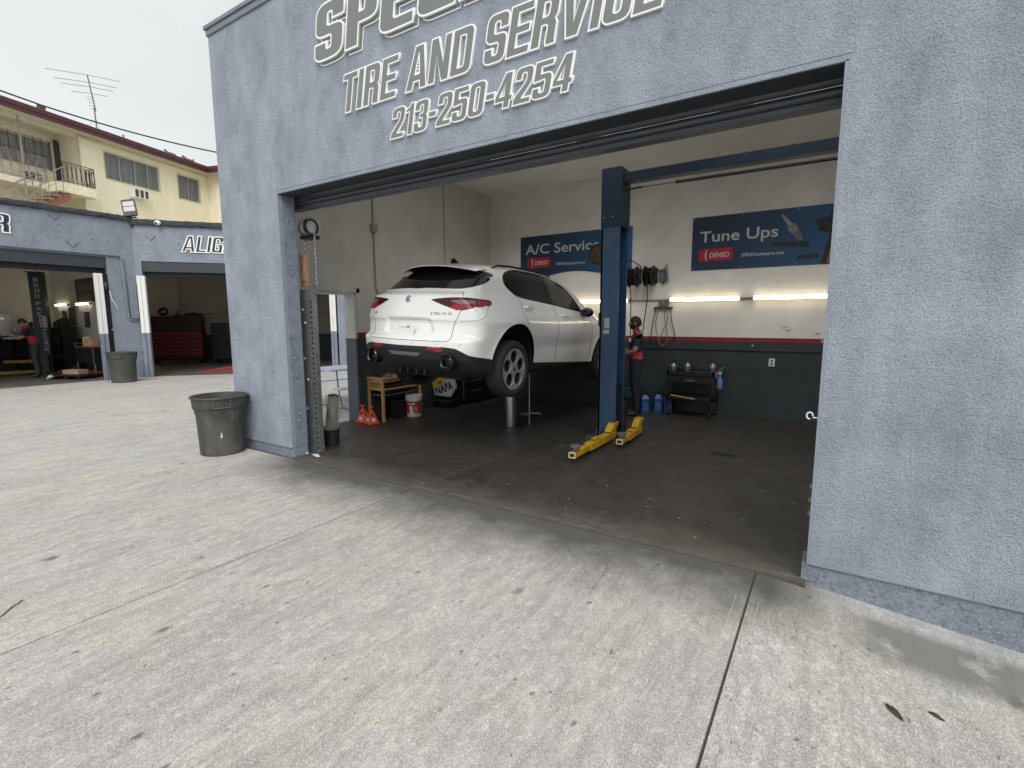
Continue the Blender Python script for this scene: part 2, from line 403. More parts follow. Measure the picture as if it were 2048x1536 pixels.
def stucco(name, col, grain=.9, sc=70., blotch=.10, dark=None, cv=.8):
    m = bpy.data.materials.new(name); m.use_nodes = True; MATS[name] = m
    t = m.node_tree; b = t.nodes['Principled BSDF']; N = t.nodes.new; K = t.links.new
    P = N('ShaderNodeTexCoord').outputs['Object']
    n1 = N('ShaderNodeTexNoise'); n1.inputs['Scale'].default_value = 2.6; n1.inputs['Detail'].default_value = 7; n1.inputs['Roughness'].default_value = .7
    mp = N('ShaderNodeMapping'); mp.inputs['Scale'].default_value = (1, 1, .6); K(P, mp.inputs[0]); K(mp.outputs[0], n1.inputs['Vector'])
    r = N('ShaderNodeValToRGB'); r.color_ramp.elements[0].position = .32; r.color_ramp.elements[1].position = .68
    r.color_ramp.elements[0].color = (*[x*(1-blotch*1.5) for x in col], 1); r.color_ramp.elements[1].color = (*[x*(1+blotch*.8) for x in col], 1)
    K(n1.outputs[0], r.inputs[0])
    n2 = N('ShaderNodeTexNoise'); n2.inputs['Scale'].default_value = sc; n2.inputs['Detail'].default_value = 4; n2.inputs['Roughness'].default_value = .65; K(P, n2.inputs['Vector'])
    n3 = N('ShaderNodeTexNoise'); n3.inputs['Scale'].default_value = sc*.28; n3.inputs['Detail'].default_value = 3; K(P, n3.inputs['Vector'])
    # colour is darker in the hollows of the render
    mr = N('ShaderNodeMapRange'); mr.inputs[1].default_value = .30; mr.inputs[2].default_value = .55; mr.inputs[3].default_value = .46; mr.inputs[4].default_value = 1.10; K(n2.outputs[0], mr.inputs[0])
    x = N('ShaderNodeMix'); x.data_type = 'RGBA'; x.blend_type = 'MULTIPLY'; x.inputs[0].default_value = cv; K(r.outputs[0], x.inputs[6]); K(mr.outputs[0], x.inputs[7])
    out = x.outputs[2]
    if dark:
        n4 = N('ShaderNodeTexNoise'); n4.inputs['Scale'].default_value = 70; n4.inputs['Detail'].default_value = 6; n4.inputs['Roughness'].default_value = .8; K(P, n4.inputs['Vector'])
        m4 = N('ShaderNodeMapRange'); m4.inputs[1].default_value = .52; m4.inputs[2].default_value = .66; K(n4.outputs[0], m4.inputs[0])
        x2 = N('ShaderNodeMix'); x2.data_type = 'RGBA'; K(m4.outputs[0], x2.inputs[0]); K(out, x2.inputs[6]); x2.inputs[7].default_value = (*dark, 1); out = x2.outputs[2]
    K(out, b.inputs['Base Color']); b.inputs['Roughness'].default_value = .62; b.inputs['Specular IOR Level'].default_value = .35
    ad = N('ShaderNodeMath'); ad.operation = 'MULTIPLY_ADD'; K(n3.outputs[0], ad.inputs[0]); ad.inputs[1].default_value = .9; K(n2.outputs[0], ad.inputs[2])
    bp = N('ShaderNodeBump'); bp.inputs['Strength'].default_value = grain; bp.inputs['Distance'].default_value = .014
    K(ad.outputs[0], bp.inputs['Height']); K(bp.outputs[0], b.inputs['Normal'])
    return m
BLUE = (.335, .375, .445)
M_stucco = stucco('blue grey stucco', BLUE, .85, 100, .20, cv=.85)
M_plinth = stucco('blue grey plinth', (.20, .23, .28), .5, 40, .12, (.36, .39, .42))
M_trowel = stucco('blue grey trowelled stucco', (.245, .278, .335), 1.0, 11, .12, cv=.22)
M_paint = pm('blue grey paint', (.20, .23, .285), .5, var=.18, vs=9, dirt=(.06, .065, .075), ds=5, dlo=.58, dhi=.75, bump=.25, bs=40)
M_darkpaint = pm('charcoal paint', (.040, .048, .058), .55, var=.2, vs=5, bump=.2, bs=30)
M_door = pm('door steel', (.085, .095, .112), .42, .35, var=.2, vs=4, stretch=(1, 1, 8))
M_black = pm('black rubber', (.012, .012, .013), .6, var=.2, vs=20)
M_blackmetal = pm('black metal', (.016, .016, .018), .4, .3, var=.2, vs=14)
M_steel = pm('worn steel', (.30, .30, .31), .38, .9, var=.25, vs=12, dirt=(.10, .075, .055), ds=7, dlo=.6, dhi=.8)
M_galv = pm('galvanised steel', (.22, .225, .23), .5, .6, var=.25, vs=14, dirt=(.07, .06, .05), ds=8, dlo=.55, dhi=.78)
M_white = pm('white paint', (.78, .78, .76), .5, var=.05, vs=8, dirt=(.45, .44, .41), ds=6, dlo=.62, dhi=.8)
M_whitep = pm('white plastic', (.72, .72, .70), .4, var=.06)
M_ceil = pm('ceiling paint', (.85, .83, .78), .8, var=.06, vs=2)

def banded(name, z1, z2, up=(.85, .815, .75), red=(.27, .018, .028), low=(.034, .042, .048)):
    """a wall painted in three bands: charcoal, red stripe, warm white; edges by height"""
    m = bpy.data.materials.new(name); m.use_nodes = True; MATS[name] = m
    t = m.node_tree; b = t.nodes['Principled BSDF']; N = t.nodes.new; K = t.links.new
    P = N('ShaderNodeTexCoord').outputs['Object']; sp = N('ShaderNodeSeparateXYZ'); K(P, sp.inputs[0])
    def var(col, a, sc):
        n = N('ShaderNodeTexNoise'); n.inputs['Scale'].default_value = sc; n.inputs['Detail'].default_value = 7; n.inputs['Roughness'].default_value = .65; K(P, n.inputs['Vector'])
        r = N('ShaderNodeValToRGB'); r.color_ramp.elements[0].position = .35; r.color_ramp.elements[1].position = .65
        r.color_ramp.elements[0].color = (*[x*(1-a) for x in col], 1); r.color_ramp.elements[1].color = (*[x*(1+a*.6) for x in col], 1); K(n.outputs[0], r.inputs[0]); return r.outputs[0]
    def step(z):
        g = N('ShaderNodeMath'); g.operation = 'GREATER_THAN'; K(sp.outputs[2], g.inputs[0]); g.inputs[1].default_value = z; return g.outputs[0]
    def mix(f, a, c):
        x = N('ShaderNodeMix'); x.data_type = 'RGBA'; K(f, x.inputs[0]); K(a, x.inputs[6]); K(c, x.inputs[7]); return x.outputs[2]
    c = mix(step(z1), var(low, .22, 2.2), var(red, .2, 3)); c = mix(step(z2), c, var(up, .10, 1.7)); K(c, b.inputs['Base Color'])
    b.inputs['Roughness'].default_value = .55
    n = N('ShaderNodeTexNoise'); n.inputs['Scale'].default_value = 35; K(P, n.inputs['Vector'])
    bp = N('ShaderNodeBump'); bp.inputs['Strength'].default_value = .25; bp.inputs['Distance'].default_value = .008; K(n.outputs[0], bp.inputs['Height']); K(bp.outputs[0], b.inputs['Normal'])
    return m
M_back = banded('back wall paint', 1.275, 1.345)
M_side_dim = banded('dimmed side wall paint', 1.375, 1.455, up=(.64, .61, .555))  # white band darkened in the colour so this wall looks less lit
M_room_dim = banded('dimmed turned bay wall', 1.06, 1.061, up=(.40, .37, .325), low=(.04, .044, .048))  # darker copy of the corner shop wall, the bay's dimness put into its colour
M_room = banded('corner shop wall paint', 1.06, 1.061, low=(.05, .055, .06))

M_whitep_ = pm('skylight curb', (.6, .6, .58), .6, var=.15)  # curb of the added skylights, also used for the floor flecks
# ================================================================ ground
XL_, XR_ = -5.40, -.03
SL = .095
def gz(x): return 0. if x < -.31 else -SL*(x+.31) if x < 2 else -SL*2.31
gm = MB()
xs = [-70, -.31, 2, 70]; 
for i in range(3):
    a, b = xs[i], xs[i+1]
    gm.add([(a, -60, gz(a)-.012), (b, -60, gz(b)-.012), (b, 70, gz(b)-.012), (a, 70, gz(a)-.012)], [(0, 1, 2, 3)])
ground = gm.build('ground', M_joint); tag(ground, kind='structure')
JX = [-60, -8.5, -6.74, -3.385, -.31, 9]
GAP = {-.31: .0065, -3.385: .0065}
def slab(x0, x1, y0, y1, g=.004):
    m = MB(); a0, a1 = x0+GAP.get(x0, g), x1-GAP.get(x1, g); X = [a0, a1]
    if x0 >= -.4 and x1 > 2: X = [a0, 2, a1]
    for i in range(len(X)-1):
        a, b = X[i], X[i+1]
        za, zb = gz(max(a, -.31)) if a > -.4 else 0, gz(b)
        m.add([(a, y0+g, za), (b, y0+g, zb), (b, y1-g, zb), (a, y1-g, za), (a, y0+g, za-.03), (b, y0+g, zb-.03), (b, y1-g, zb-.03), (a, y1-g, za-.03)],
              [(0, 1, 2, 3), (0, 4, 5, 1), (1, 5, 6, 2), (2, 6, 7, 3), (3, 7, 4, 0)])
    return m.build('slab', M_conc, ground)
for (x0, x1) in zip(JX, JX[1:]):
    if x1 <= -8: slab(x0, x1, 0, 40)
    elif x1 <= -6.5: slab(x0, -6.64, 0, 40)
    slab(x0, x1, -3.0 if x1 <= -6 else -9, 0 if x1 < -6 else -.05)
    slab(x0, x1, -40, -3.0 if x1 <= -6 else -9)
# the slab runs on to the foot of the plinth
m = MB(); m.add([(XR_+.0, -.053, gz(XR_)), (2, -.053, gz(2)), (2, .02, gz(2)), (XR_, .02, gz(XR_)), (2.6, -.053, gz(2.6)), (2.6, .02, gz(2.6))], [(0, 1, 2, 3), (1, 4, 5, 2)]); m.build('slab', M_conc, ground)
# saw cuts beside the right joint, and cracks, as thin grooves
def crack(pts, w, name='crack'):
    m = MB()
    for (a, b) in zip(pts, pts[1:]):
        a = Vector((*a, 0)); b = Vector((*b, 0)); d = (b-a).normalized(); n = Vector((-d.y, d.x, 0))*w/2
        q = [a-n, b-n, b+n, a+n]
        m.add([(v.x, v.y, (gz(v.x) if v.x > -.31 else 0)+.004) for v in q], [(0, 1, 2, 3)])
    return m.build(name, M_joint, ground)
def wob(p0, p1, n, a, seed):
    rr = random.Random(seed); out = []
    for i in range(n+1):
        t = i/n; out.append((p0[0]+(p1[0]-p0[0])*t+rr.uniform(-a, a), p0[1]+(p1[1]-p0[1])*t+rr.uniform(-a, a)))
    return out
M_cut = pm('saw cut', (.62, .60, .57), .9, var=.3, vs=14)
for x in (-.375, -.25):
    o = crack([(x, -.42), (x, -3.2)], .0018); o.data.materials[0] = M_cut
crack(wob((-12.5, -2.15), (-10.2, -1.65), 9, .05, 3), .012); crack(wob((-10.2, -1.65), (-7.9, -2.25), 9, .05, 4), .009)
crack(wob((-1.22, -.12), (-1.12, -.9), 7, .012, 5), .002)
crack(wob((-3.95, -2.75), (-3.75, -2.95), 7, .012, 9), .010)
# shop floor
def threshold_y(x): return -.055
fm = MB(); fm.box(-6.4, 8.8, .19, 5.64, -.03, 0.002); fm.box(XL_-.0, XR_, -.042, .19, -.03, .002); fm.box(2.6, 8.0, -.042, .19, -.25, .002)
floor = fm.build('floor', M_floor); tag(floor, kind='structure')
# worn lips along the threshold: long broken light lines, and scuffs on the shop floor
M_lip = pm('worn lip', (.21, .20, .18), .9, var=.5, vs=18)
def strokes(lines, mat, name, z=.0045, kind='stuff'):
    m = MB()
    for pts, w in lines:
        n = len(pts)
        for k in range(n-1):
            a = Vector((*pts[k], z)); b = Vector((*pts[k+1], z)); d = (b-a).normalized(); q = Vector((-d.y, d.x, 0))
            wa = w*(.25+.75*math.sin(math.pi*(k+.15)/(n-.7))); wb = w*(.25+.75*math.sin(math.pi*min(1, (k+1.15)/(n-.7))))
            m.add([a-q*wa/2, b-q*wb/2, b+q*wb/2, a+q*wa/2], [(0, 1, 2, 3)])
    o = m.build(name, mat, floor); tag(o, kind=kind); return o
rr = random.Random(2); ln = []
x = -5.3
while x < -.15:
    L_ = rr.uniform(.12, .5); y = .012+rr.uniform(-.012, .012)
    ln.append(([(x+L_*k/6, y+rr.uniform(-.004, .004)) for k in range(7)], rr.uniform(.004, .012))); x += L_+rr.uniform(.0, .16)
for _ in range(26):
    x = rr.uniform(-5.2, -.2); y = rr.uniform(.03, .16); L_ = rr.uniform(.08, .4); ln.append(([(x+L_*k/5, y+rr.uniform(-.006, .006)) for k in range(6)], rr.uniform(.002, .006)))
strokes(ln, M_lip, 'threshold_scuff')
ln = []
for _ in range(70):
    x = rr.gauss(-4.2, .75); y = abs(rr.gauss(1.2, .5))+.15; a = rr.choice((rr.uniform(-.4, .1), rr.uniform(.6, 1.2))); L_ = rr.uniform(.06, .45); c = rr.uniform(-.5, .5)
    ln.append(([(x+L_*k/5*math.cos(a+c*k/5), y+L_*k/5*math.sin(a+c*k/5)) for k in range(6)], rr.uniform(.0015, .005)))
for _ in range(60):
    x = rr.uniform(-4.5, -.1); y = rr.uniform(.2, 3.2); a = rr.uniform(-.5, .6); L_ = rr.uniform(.05, .3)
    ln.append(([(x+L_*k/3*math.cos(a), y+L_*k/3*math.sin(a)) for k in range(4)], rr.uniform(.0015, .004)))
for cx, cy, r in ((-4.66, 1.32, .10), (-4.60, 1.36, .16), (-4.72, 1.28, .13)): ln.append(([(cx+r*math.cos(a), cy+r*.8*math.sin(a)) for a in np.linspace(-.5, 3.2, 12)], .006))
ln.append(([(-3.35, .12), (-3.36, .6), (-3.30, 1.1), (-3.35, 1.5)], .007)); ln.append(([(-4.0, 1.75), (-3.6, 1.6), (-3.3, 1.52)], .008)); ln.append(([(-2.4, 2.3), (-1.6, 2.25), (-1.0, 2.3)], .007)); ln.append(([(-3.2, 2.35), (-2.9, 2.2), (-2.5, 2.15)], .006))
strokes(ln, pm('floor scratch', (.17, .155, .14), .8, var=.5, vs=9), 'floor_scuff')
ln = [([(-.5, 1.7), (-.42, 1.66)], .012)]
for _ in range(40):
    x = rr.uniform(-5, -.1); y = rr.uniform(.1, 3); L_ = rr.uniform(.01, .03); a = rr.uniform(0, 3); ln.append(([(x, y), (x+L_*math.cos(a), y+L_*math.sin(a))], .012))
strokes(ln, M_whitep_, 'floor_fleck', .005)

# ================================================================ garage building
XL, XR, H, TOP = -5.40, -.03, 3.08, 5.14
gb = thing('garage_building', 'blue grey stucco garage with the wide open roll-up doorway and lettering above', 'building', (0, 0, 0))
m = MB(); m.box(-6.62, XL, 0, .2, .115, TOP); m.box(XL, XR, 0, .2, H, TOP); m.box(XR, 2.6, 0, .2, .115, TOP); m.box(2.6, 8.0, 0, .2, H, TOP); m.box(8.0, 9, 0, .2, .115, TOP)  # the second doorway, out of view, is added to let more daylight in
fw = m.build('front_wall', M_stucco, gb)
m = MB(); m.box(-6.61, XL+.012, .012, .2, -.02, .115)
m.build('plinth', M_plinth, gb, bevel=.006)
m = MB()
m.box(XR-.028, 2.62, .012, .19, -.3, .114)
m.build('plinth', M_plinth, gb)
# metal stop beads round the opening
M_bead = pm('painted bead', (.235, .265, .318), .75, var=.12, vs=12)
def bead(*b):
    m = MB(); m.box(*b); m.build('corner_bead', M_bead, gb)
bead(XL-.008, XL+.003, -.003, .1, .118, H+.003); bead(XR-.003, XR+.014, -.003, .1, .118, H+.003)
bead(XL-.02, XR+.03, -.003, .0, H+.034, H+.038); bead(XL-.02, XR+.02, -.003, .1, H-.003, H+.006)
bead(-6.624, XL, -.005, .02, .112, .120); bead(XR, 2.6, -.005, .02, .112, .120)
m = MB(); m.box(-6.66, 9, -.035, .24, TOP, TOP+.045); m.box(-6.64, 9, -.018, .2, TOP-.07, TOP)
m.build('parapet_cap', pm('cap flashing', (.20, .225, .265), .5, .2, var=.15), gb, bevel=.006)
# side wall with the passage door
DY0, DY1, DZ = .86, 1.88, 2.08
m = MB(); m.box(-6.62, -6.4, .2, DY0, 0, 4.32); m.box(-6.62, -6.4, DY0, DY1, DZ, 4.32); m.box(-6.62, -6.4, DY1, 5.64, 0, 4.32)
m.build('side_wall', M_side_dim, gb)
m = MB(); m.box(-6.62, -6.4, .2, 9, 4.32, TOP-.02); m.build('upper_side_wall', M_stucco, gb)
m = MB(); m.box(-6.645, -6.62, .2, DY0-.003, 0, 4.32); m.box(-6.645, -6.62, DY1+.003, 9, 0, 4.32); m.box(-6.645, -6.62, DY0-.003, DY1+.003, DZ+.003, 4.32); m.build('outer_render', M_stucco, gb)
m = MB(); m.box(-6.4, 8.8, 5.64, 5.84, 0, 4.32); m.build('back_wall', M_back, gb)
ADDED_SKY_X = (-4.2, -2.2, -.2, 1.8, 4.6, 6.9)  # centres of unseen roof openings, added to bring daylight onto the walls
m = MB(); m.box(-6.62, 9, .2, .5, 4.30, 4.42); m.box(-6.62, 9, 4.1, 9, 4.30, 4.42)
for a, b in zip((-6.62,)+tuple(x+.8 for x in ADDED_SKY_X), tuple(x-.8 for x in ADDED_SKY_X)+(9,)): m.box(a, b, .5, 4.1, 4.30, 4.42)
m.build('ceiling', M_ceil, gb)
m_sk = pm('skylight sheet', (.85, .86, .86), .4, var=0); m_sk.node_tree.nodes['Principled BSDF'].inputs['Alpha'].default_value = .06
for x in ADDED_SKY_X:
    m = MB(); m.box(x-.86, x-.8, 0.44, 4.16, 4.421, 4.56); m.box(x+.8, x+.86, .44, 4.16, 4.421, 4.56); m.box(x-.8, x+.8, 0.44, .5, 4.421, 4.56); m.box(x-.8, x+.8, 4.1, 4.16, 4.421, 4.56); sk = m.build('added_skylight', M_whitep_, gb)
    MB().box(x-.86, x+.86, .44, 4.16, 4.561, 4.565).build('added_skylight_pane', m_sk, sk)
m = MB(); m.box(8.8, 9, .2, 9, 0, 5.1); m.box(-6.62, 8.8, 5.84, 9, 0, 4.3); m.build('rear_wall', M_stucco, gb)
m = MB(); m.box(XL+.015, XR-.005, .014, .198, H-.006, H-.0005); m.build('soffit', M_darkpaint, gb)
# inner door casing
m = MB(); m.box(-6.63, -6.39, DY1-.03, DY1+.004, 0, DZ); m.box(-6.63, -6.39, DY0, DY0+.03, 0, DZ); m.box(-6.63, -6.39, DY0, DY1, DZ-.03, DZ)
m.build('door_frame', pm('door frame paint', (.52, .52, .50), .5, var=.1, vs=6, dirt=(.2, .19, .18), ds=5, dlo=.55, dhi=.8), gb).data.materials[0] = banded('door frame bands', 1.36, 1.361, up=(.62, .61, .58), low=(.10, .12, .15))
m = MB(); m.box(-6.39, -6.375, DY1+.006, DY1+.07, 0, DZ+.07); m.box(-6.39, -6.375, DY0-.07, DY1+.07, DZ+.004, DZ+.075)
m.build('door_casing', M_side_dim, gb)
# left jamb: painted steel angle with anchor bolts
m = MB(); m.box(XL, XL+.014, .03, .2, .12, H-.01); m.build('jamb_angle', M_paint, gb, bevel=.003)
m = MB()
for z in (.36, .44, .52, .98, 1.2, 2.3, 2.8): m.ball((XL+.018, .1, z), .016, 10, (.7, 1, 1))
m.build('bolt_heads', M_paint, gb, smooth=True); 
m = MB()
for z in (.42, .51, .60, 1.52): m.box(XR-.018, XR-.001, .06, .085, z-.012, z+.012)
m.build('bolt_heads', M_paint, gb)
# roll-up door in its open position
rd = MB().box(XL-.14, XR+.2, .20, .50, H+.31, H+.34).build('door_hood', M_darkpaint, gb)
rd.hide_render = False
def slat_T(z, y): return (XL-.12, XR+.2, y, z)
prof = [(0, 0), (.022, .012), (.03, .035), (.022, .058), (0, .07)]
def slat(z, y, h=.07, d=.03):
    m = MB(); n = 8; vs = []; fs = []
    for x in (XL-.14, XR+.22):
        for i in range(n+1):
            a = math.pi*i/n; vs.append((x, y-d*math.sin(a), z+h*i/n))
    for i in range(n): fs.append((i, n+1+i, n+2+i, i+1))
    m.add(vs, fs); m.box(XL-.14, XR+.22, y, y+.006, z, z+h)
    return m
m = MB(); m.box(XL-.14, XR+.22, .262, .30, 2.945, 2.985); m.box(XL-.14, XR+.22, .235, .33, 2.938, 2.9445); bbar = m.build('bottom_bar', M_door, rd, bevel=.004)
for i, z in enumerate((2.988, 3.062, 3.136, 3.210)):
    slat(z, .285).build('door_slat', M_door, rd, smooth=True)
m = MB().box(XL+.02, XR-.01, .28, .33, 3.285, 3.6).build('curtain', M_door, rd)
m = MB(); m.tube([(XL-.2, .62, 3.48), (2.1, .62, 3.48)], .26, 20); m.build('door_coil', M_door, rd, smooth=True)
rd.data.materials[0] = M_darkpaint
# guide rails
def guide(x0, x1, y, z1, name='guide_rail'):
    m = MB(); m.box(x0, x1, y, y+.006, .01, z1); m.box(x0-.006, x0, y-.05, y+.006, .01, z1); g = m.build(name, M_galv, gb, bevel=.001)
    m = MB(); m.box(x1+.004, x1+.044, y-.012, y+.05, .01, z1+.05); c = m.build('guide_channel', M_galv, g)
    m = MB()
    z = .06
    while z < z1-.1:
        m.box(x1-.022, x1+.0, y-.004, y-.001, z, z+.022); m.box(x1+.010, x1+.022, y-.016, y-.0125, z, z+.03)
        z += .062
    h = m.build('slot_holes', pm('hole shadow', (.008, .008, .008), .9, var=0), g); tag(h, kind='stuff')
    m = MB()
    for z in (1.18, 1.62, 1.78, .92, .55): m.ball((x0+.05+.03*math.sin(z*9), y-.006, z), .014, 8)
    b = m.build('bolt_heads', M_white, g, smooth=True)
    return g
guide(-5.52, -5.315, .30, 2.02)
m = MB().box(XR+.03, XR+.15, .3, .306, .01, 2.9).build('guide_rail', M_galv, gb)
m = MB().box(-5.50, -5.36, .305, .325, 2.06, 2.44); m.box(-5.475, -5.39, .296, .3045, 2.12, 2.38); m.build('wood_block', pm('bare wood', (.30, .19, .12), .7, var=.3, vs=5, stretch=(6, 6, 1)), gb)
# chain hoist at the shaft end
m = MB(); T = Matrix.Translation((-5.33, .36, 2.76)) @ Matrix.Rotation(R(90), 4, 'Y')
m.lathe([(.075, -.02), (.095, -.022), (.085, 0), (.095, .022), (.075, .02), (.075, -.02)], 28, T); m.box(-5.46, -5.28, .30, .44, 2.62, 2.66)
hw = m.build('chain_wheel', M_blackmetal, gb, smooth=True)
m = MB(); m.lathe([(0, .10), (.06, .095), (.10, .06), (.115, 0), (.115, -.12), (0, -.12)], 24, Matrix.Translation((-5.44, .40, 2.76)) @ Matrix.Rotation(R(-90), 4, 'Y') @ Matrix.Rotation(R(0), 4, 'X')); m.build('hoist_housing', pm('bright galvanised', (.50, .50, .50), .45, .3, var=.35, vs=9), gb, smooth=True)
def chain(x, y, z0, z1, parent):
    m = MB(); z = z0; i = 0
    while z > z1:
        pts = []
        for k in range(8):
            a = 2*math.pi*k/8; u, v = .010*math.cos(a), .019*math.sin(a)
            pts.append((x+(u if i % 2 else 0), y+(0 if i % 2 else u), z+v))
        m.tube(pts, .0052, 5, closed=True); z -= .029; i += 1
    return m.build('chain', M_steel, parent, smooth=True)
tag(chain(-5.235, .34, 2.72, 2.05, gb), kind='stuff'); tag(chain(-5.42, .34, 2.62, 2.46, gb), kind='stuff')
# conduits and boxes fixed to the walls
M_cond = pm('painted conduit', (.36, .34, .31), .5, .3, var=.1)
m = MB(); m.tube([(-6.385, 2.30, 4.29), (-6.385, 2.30, 2.22), (-6.385, 2.32, 2.14), (-6.385, 2.38, 2.08), (-6.385, 2.46, 2.06), (-6.385, 3.6, 2.05)], .014, 8); m.box(-6.4, -6.345, 2.25, 2.35, 3.07, 3.20)
m.build('conduit', M_cond, gb, smooth=True)
m = MB().tube([(-6.39, 4.08, 4.29), (-6.39, 4.08, 1.5)], .008, 6).build('conduit', M_cond, gb)
m = MB().tube([(-3.28, 5.625, 4.29), (-3.28, 5.625, 3.4)], .010, 6).build('conduit', M_cond, gb)
m = MB().tube([(-6.3, 5.622, 2.0), (2.1, 5.622, 2.0)], .013, 6).build('conduit', M_cond, gb)
m = MB().tube([(-6.3, 5.624, 1.135), (2.1, 5.624, 1.135)], .014, 6).build('conduit', pm('charcoal conduit', (.035, .04, .046), .5, .2), gb)
m = MB(); m.box(-.83, -.74, 5.630, 5.639, .88, 1.01); ou = m.build('outlet', M_whitep, gb, bevel=.004)
m = MB(); m.box(-.80, -.77, 5.627, 5.6295, .955, .985); m.box(-.80, -.77, 5.627, 5.6295, .905, .935); m.build('socket', M_blackmetal, ou)
m = MB().box(-1.10, -1.07, 5.625, 5.639, 1.205, 1.225).build('outlet', M_whitep, gb)
m = MB(); 
for x, z in ((-.66, 1.52), (-.60, 1.47), (-.2, 1.42)): m.bar((x, 5.63, z), (x+.07, 5.60, z+.012), .008)
m.build('wall_hook', M_blackmetal, gb)
# door latch eye on the right jamb
m = MB(); m.tube([(XR-.045+.017*math.cos(2*math.pi*k/14), .012, 1.06+.021*math.sin(2*math.pi*k/14)) for k in range(12)], .0045, 6); m.tube([(XR-.03, .012, 1.05), (XR+.01, .012, 1.05)], .0045, 6)
m.build('latch_eye', M_whitep, gb, smooth=True)
# slight dents/patches on the right wall: a filler mark
m = MB(); m.prism(rounded(.10, .012, .005), 0, .003, wall_T((.55, 0, .48), (1, 0, .06), (0, -1, 0))); m.build('patch', M_stucco, gb)

# ---------------------------------------------------------------- lettering over the door
M_face = pm('sign face grey', (.185, .20, .195), .5, var=.05, vs=3)
M_edge = pm('sign edge white', (.88, .89, .88), .45, var=.03)
sgn = thing('shop_sign', 'raised grey letters with white outlines over the wide garage doorway', 'sign', (0, 0, 0))
FT = wall_T((0, 0, 0), (1, 0, 0), (0, -1, 0))
block_letters('SPEED', -4.585, -2.20, 4.225, .50, .16, .019, sgn, FT, lead=.016, shadow=(.035, -.032), gap=.06, w=.50, t=.205, b=.18, R=.20, r=.05, er=.16)
block_letters('TIRE AND SERVICE', -4.235, -1.00, 3.675, .345, .20, .0135, sgn, FT, gap=.045, space=.24, t=.185, b=.155)
block_letters('213-250-4254', -3.565, -1.67, 3.315, .255, .20, .0115, sgn, FT, gap=.045, t=.18, b=.15)

# ================================================================ the white car: one smooth surface, cut into panels
def _tab(pts,a,b,n=600,s=.03):
    pts=np.array(pts); t=np.linspace(a-.5,b+.5,n); v=np.interp(t,pts[:,0],pts[:,1])
    d=t[1]-t[0]; k=np.exp(-.5*(np.arange(-40,41)*d/s)**2); k/=k.sum()
    v=np.convolve(np.pad(v,40,mode='edge'),k,mode='valid')
    return lambda q:np.interp(q,t,v)
WZ=_tab([(.1,.74),(.22,.84),(.3,.885),(.45,.905),(.6,.925),(.75,.945),(.9,.945),(.99,.925),(1.06,.885),(1.14,.855),(1.3,.785),(1.5,.69),(1.62,.61),(1.75,.5)],0,1.8)
PY=_tab([(-.2,.93),(0,.95),(.3,.98),(.8,1.0),(1.2,1.0),(1.8,.975),(3.0,.975),(3.6,.995),(4.0,.995),(4.4,.965),(4.8,.88)],0,4.8,s=.12)
RZ=_tab([(.1,.45),(.27,.26),(.33,.15),(.45,.05),(.56,0.),(.66,-.01),(.695,.0),(.715,.06),(.74,.065),(.86,.075),(.9,.06),(1.0,.07),(1.12,.085),(1.19,.11),(1.225,.19),(1.3,.28),(1.45,.47),(1.56,.62),(1.75,.86)],0,1.8,s=.012)
RS=_tab([(.1,.6),(.3,.8),(.5,1),(1.2,1),(1.25,.68),(1.8,.62)],0,1.8)
TY=_tab([(-.3,1.44),(.2,1.525),(.45,1.555),(.8,1.622),(1.4,1.675),(2.0,1.68),(2.5,1.65),(2.9,1.56),(3.3,1.37),(3.65,1.17),(3.75,1.125),(4.2,1.05),(4.5,.95),(4.7,.8),(4.9,.6)],0,4.8,s=.05)
TS=_tab([(0,1),(2.4,1),(2.9,.9),(3.2,.87),(3.6,.9),(3.8,1),(4.9,.9)],0,4.8,s=.1)
FZ=_tab([(.1,4.3),(.3,4.55),(.5,4.66),(.7,4.68),(.85,4.64),(1.0,4.5),(1.2,4.3)],0,1.8)
def sm(a,b,x): t=np.clip((x-a)/(b-a),0,1); return t*t*(3-2*t)
def smax(a,b,k): h=np.maximum(k-np.abs(a-b),0)/k; return np.maximum(a,b)+h*h*k/4
def carF(x,y,z):
    ax=np.abs(x)
    w=WZ(z)*PY(y)
    w=w*(1-.09*sm(1.5,.3,y)*sm(1.02,1.3,z))*(1-.05*sm(2.6,3.6,y)*sm(1.0,1.3,z))
    for cy in(1.0,3.82):
        r=np.hypot(y-cy,z-.36); w=w+.014*np.exp(-((r-.455)/.05)**2)
    w=w+.02*np.exp(-((z-.93)/.09)**2)*np.exp(-((y-.95)/.55)**2)
    w=w-.012*np.exp(-((z-.60)/.09)**2)*sm(1.4,1.8,y)*sm(3.4,3.0,y)
    side=ax-w
    rr=RZ(z)+.20*(ax/.9)**2.4+.06*sm(1.15,1.3,z)*(ax/.7)**2
    m=sm(.42,.34,ax+ .35*np.abs(z-.78))*sm(.735,.755,z)*sm(.925,.895,z)
    rr=rr+.028*m
    rear=(rr-y)*RS(z)
    top=(z-TY(y)+.055*(ax/.6)**2.2)*TS(y)
    front=FZ(z)-.22*(ax/.9)**2.2; front=(y-front)
    f=smax(side,top,.16)
    kr=np.where(z<1.16,.13,.10)
    f=smax(f,rear,kr); f=smax(f,front,.2)
    f=smax(f,.24-z,.06)
    return f
def car_bis(o,d,t0,t1,n=40):
    # largest-root style: find crossing from inside(t0) to outside(t1)
    a=np.zeros(o.shape[:-1])+t0; b=np.zeros(o.shape[:-1])+t1
    for _ in range(n):
        m=(a+b)/2; P=o+d*m[...,None]; ins=carF(P[...,0],P[...,1],P[...,2])<0
        a=np.where(ins,m,a); b=np.where(ins,b,m)
    return o+d*((a+b)/2)[...,None]
WY = (1.04, 3.86)
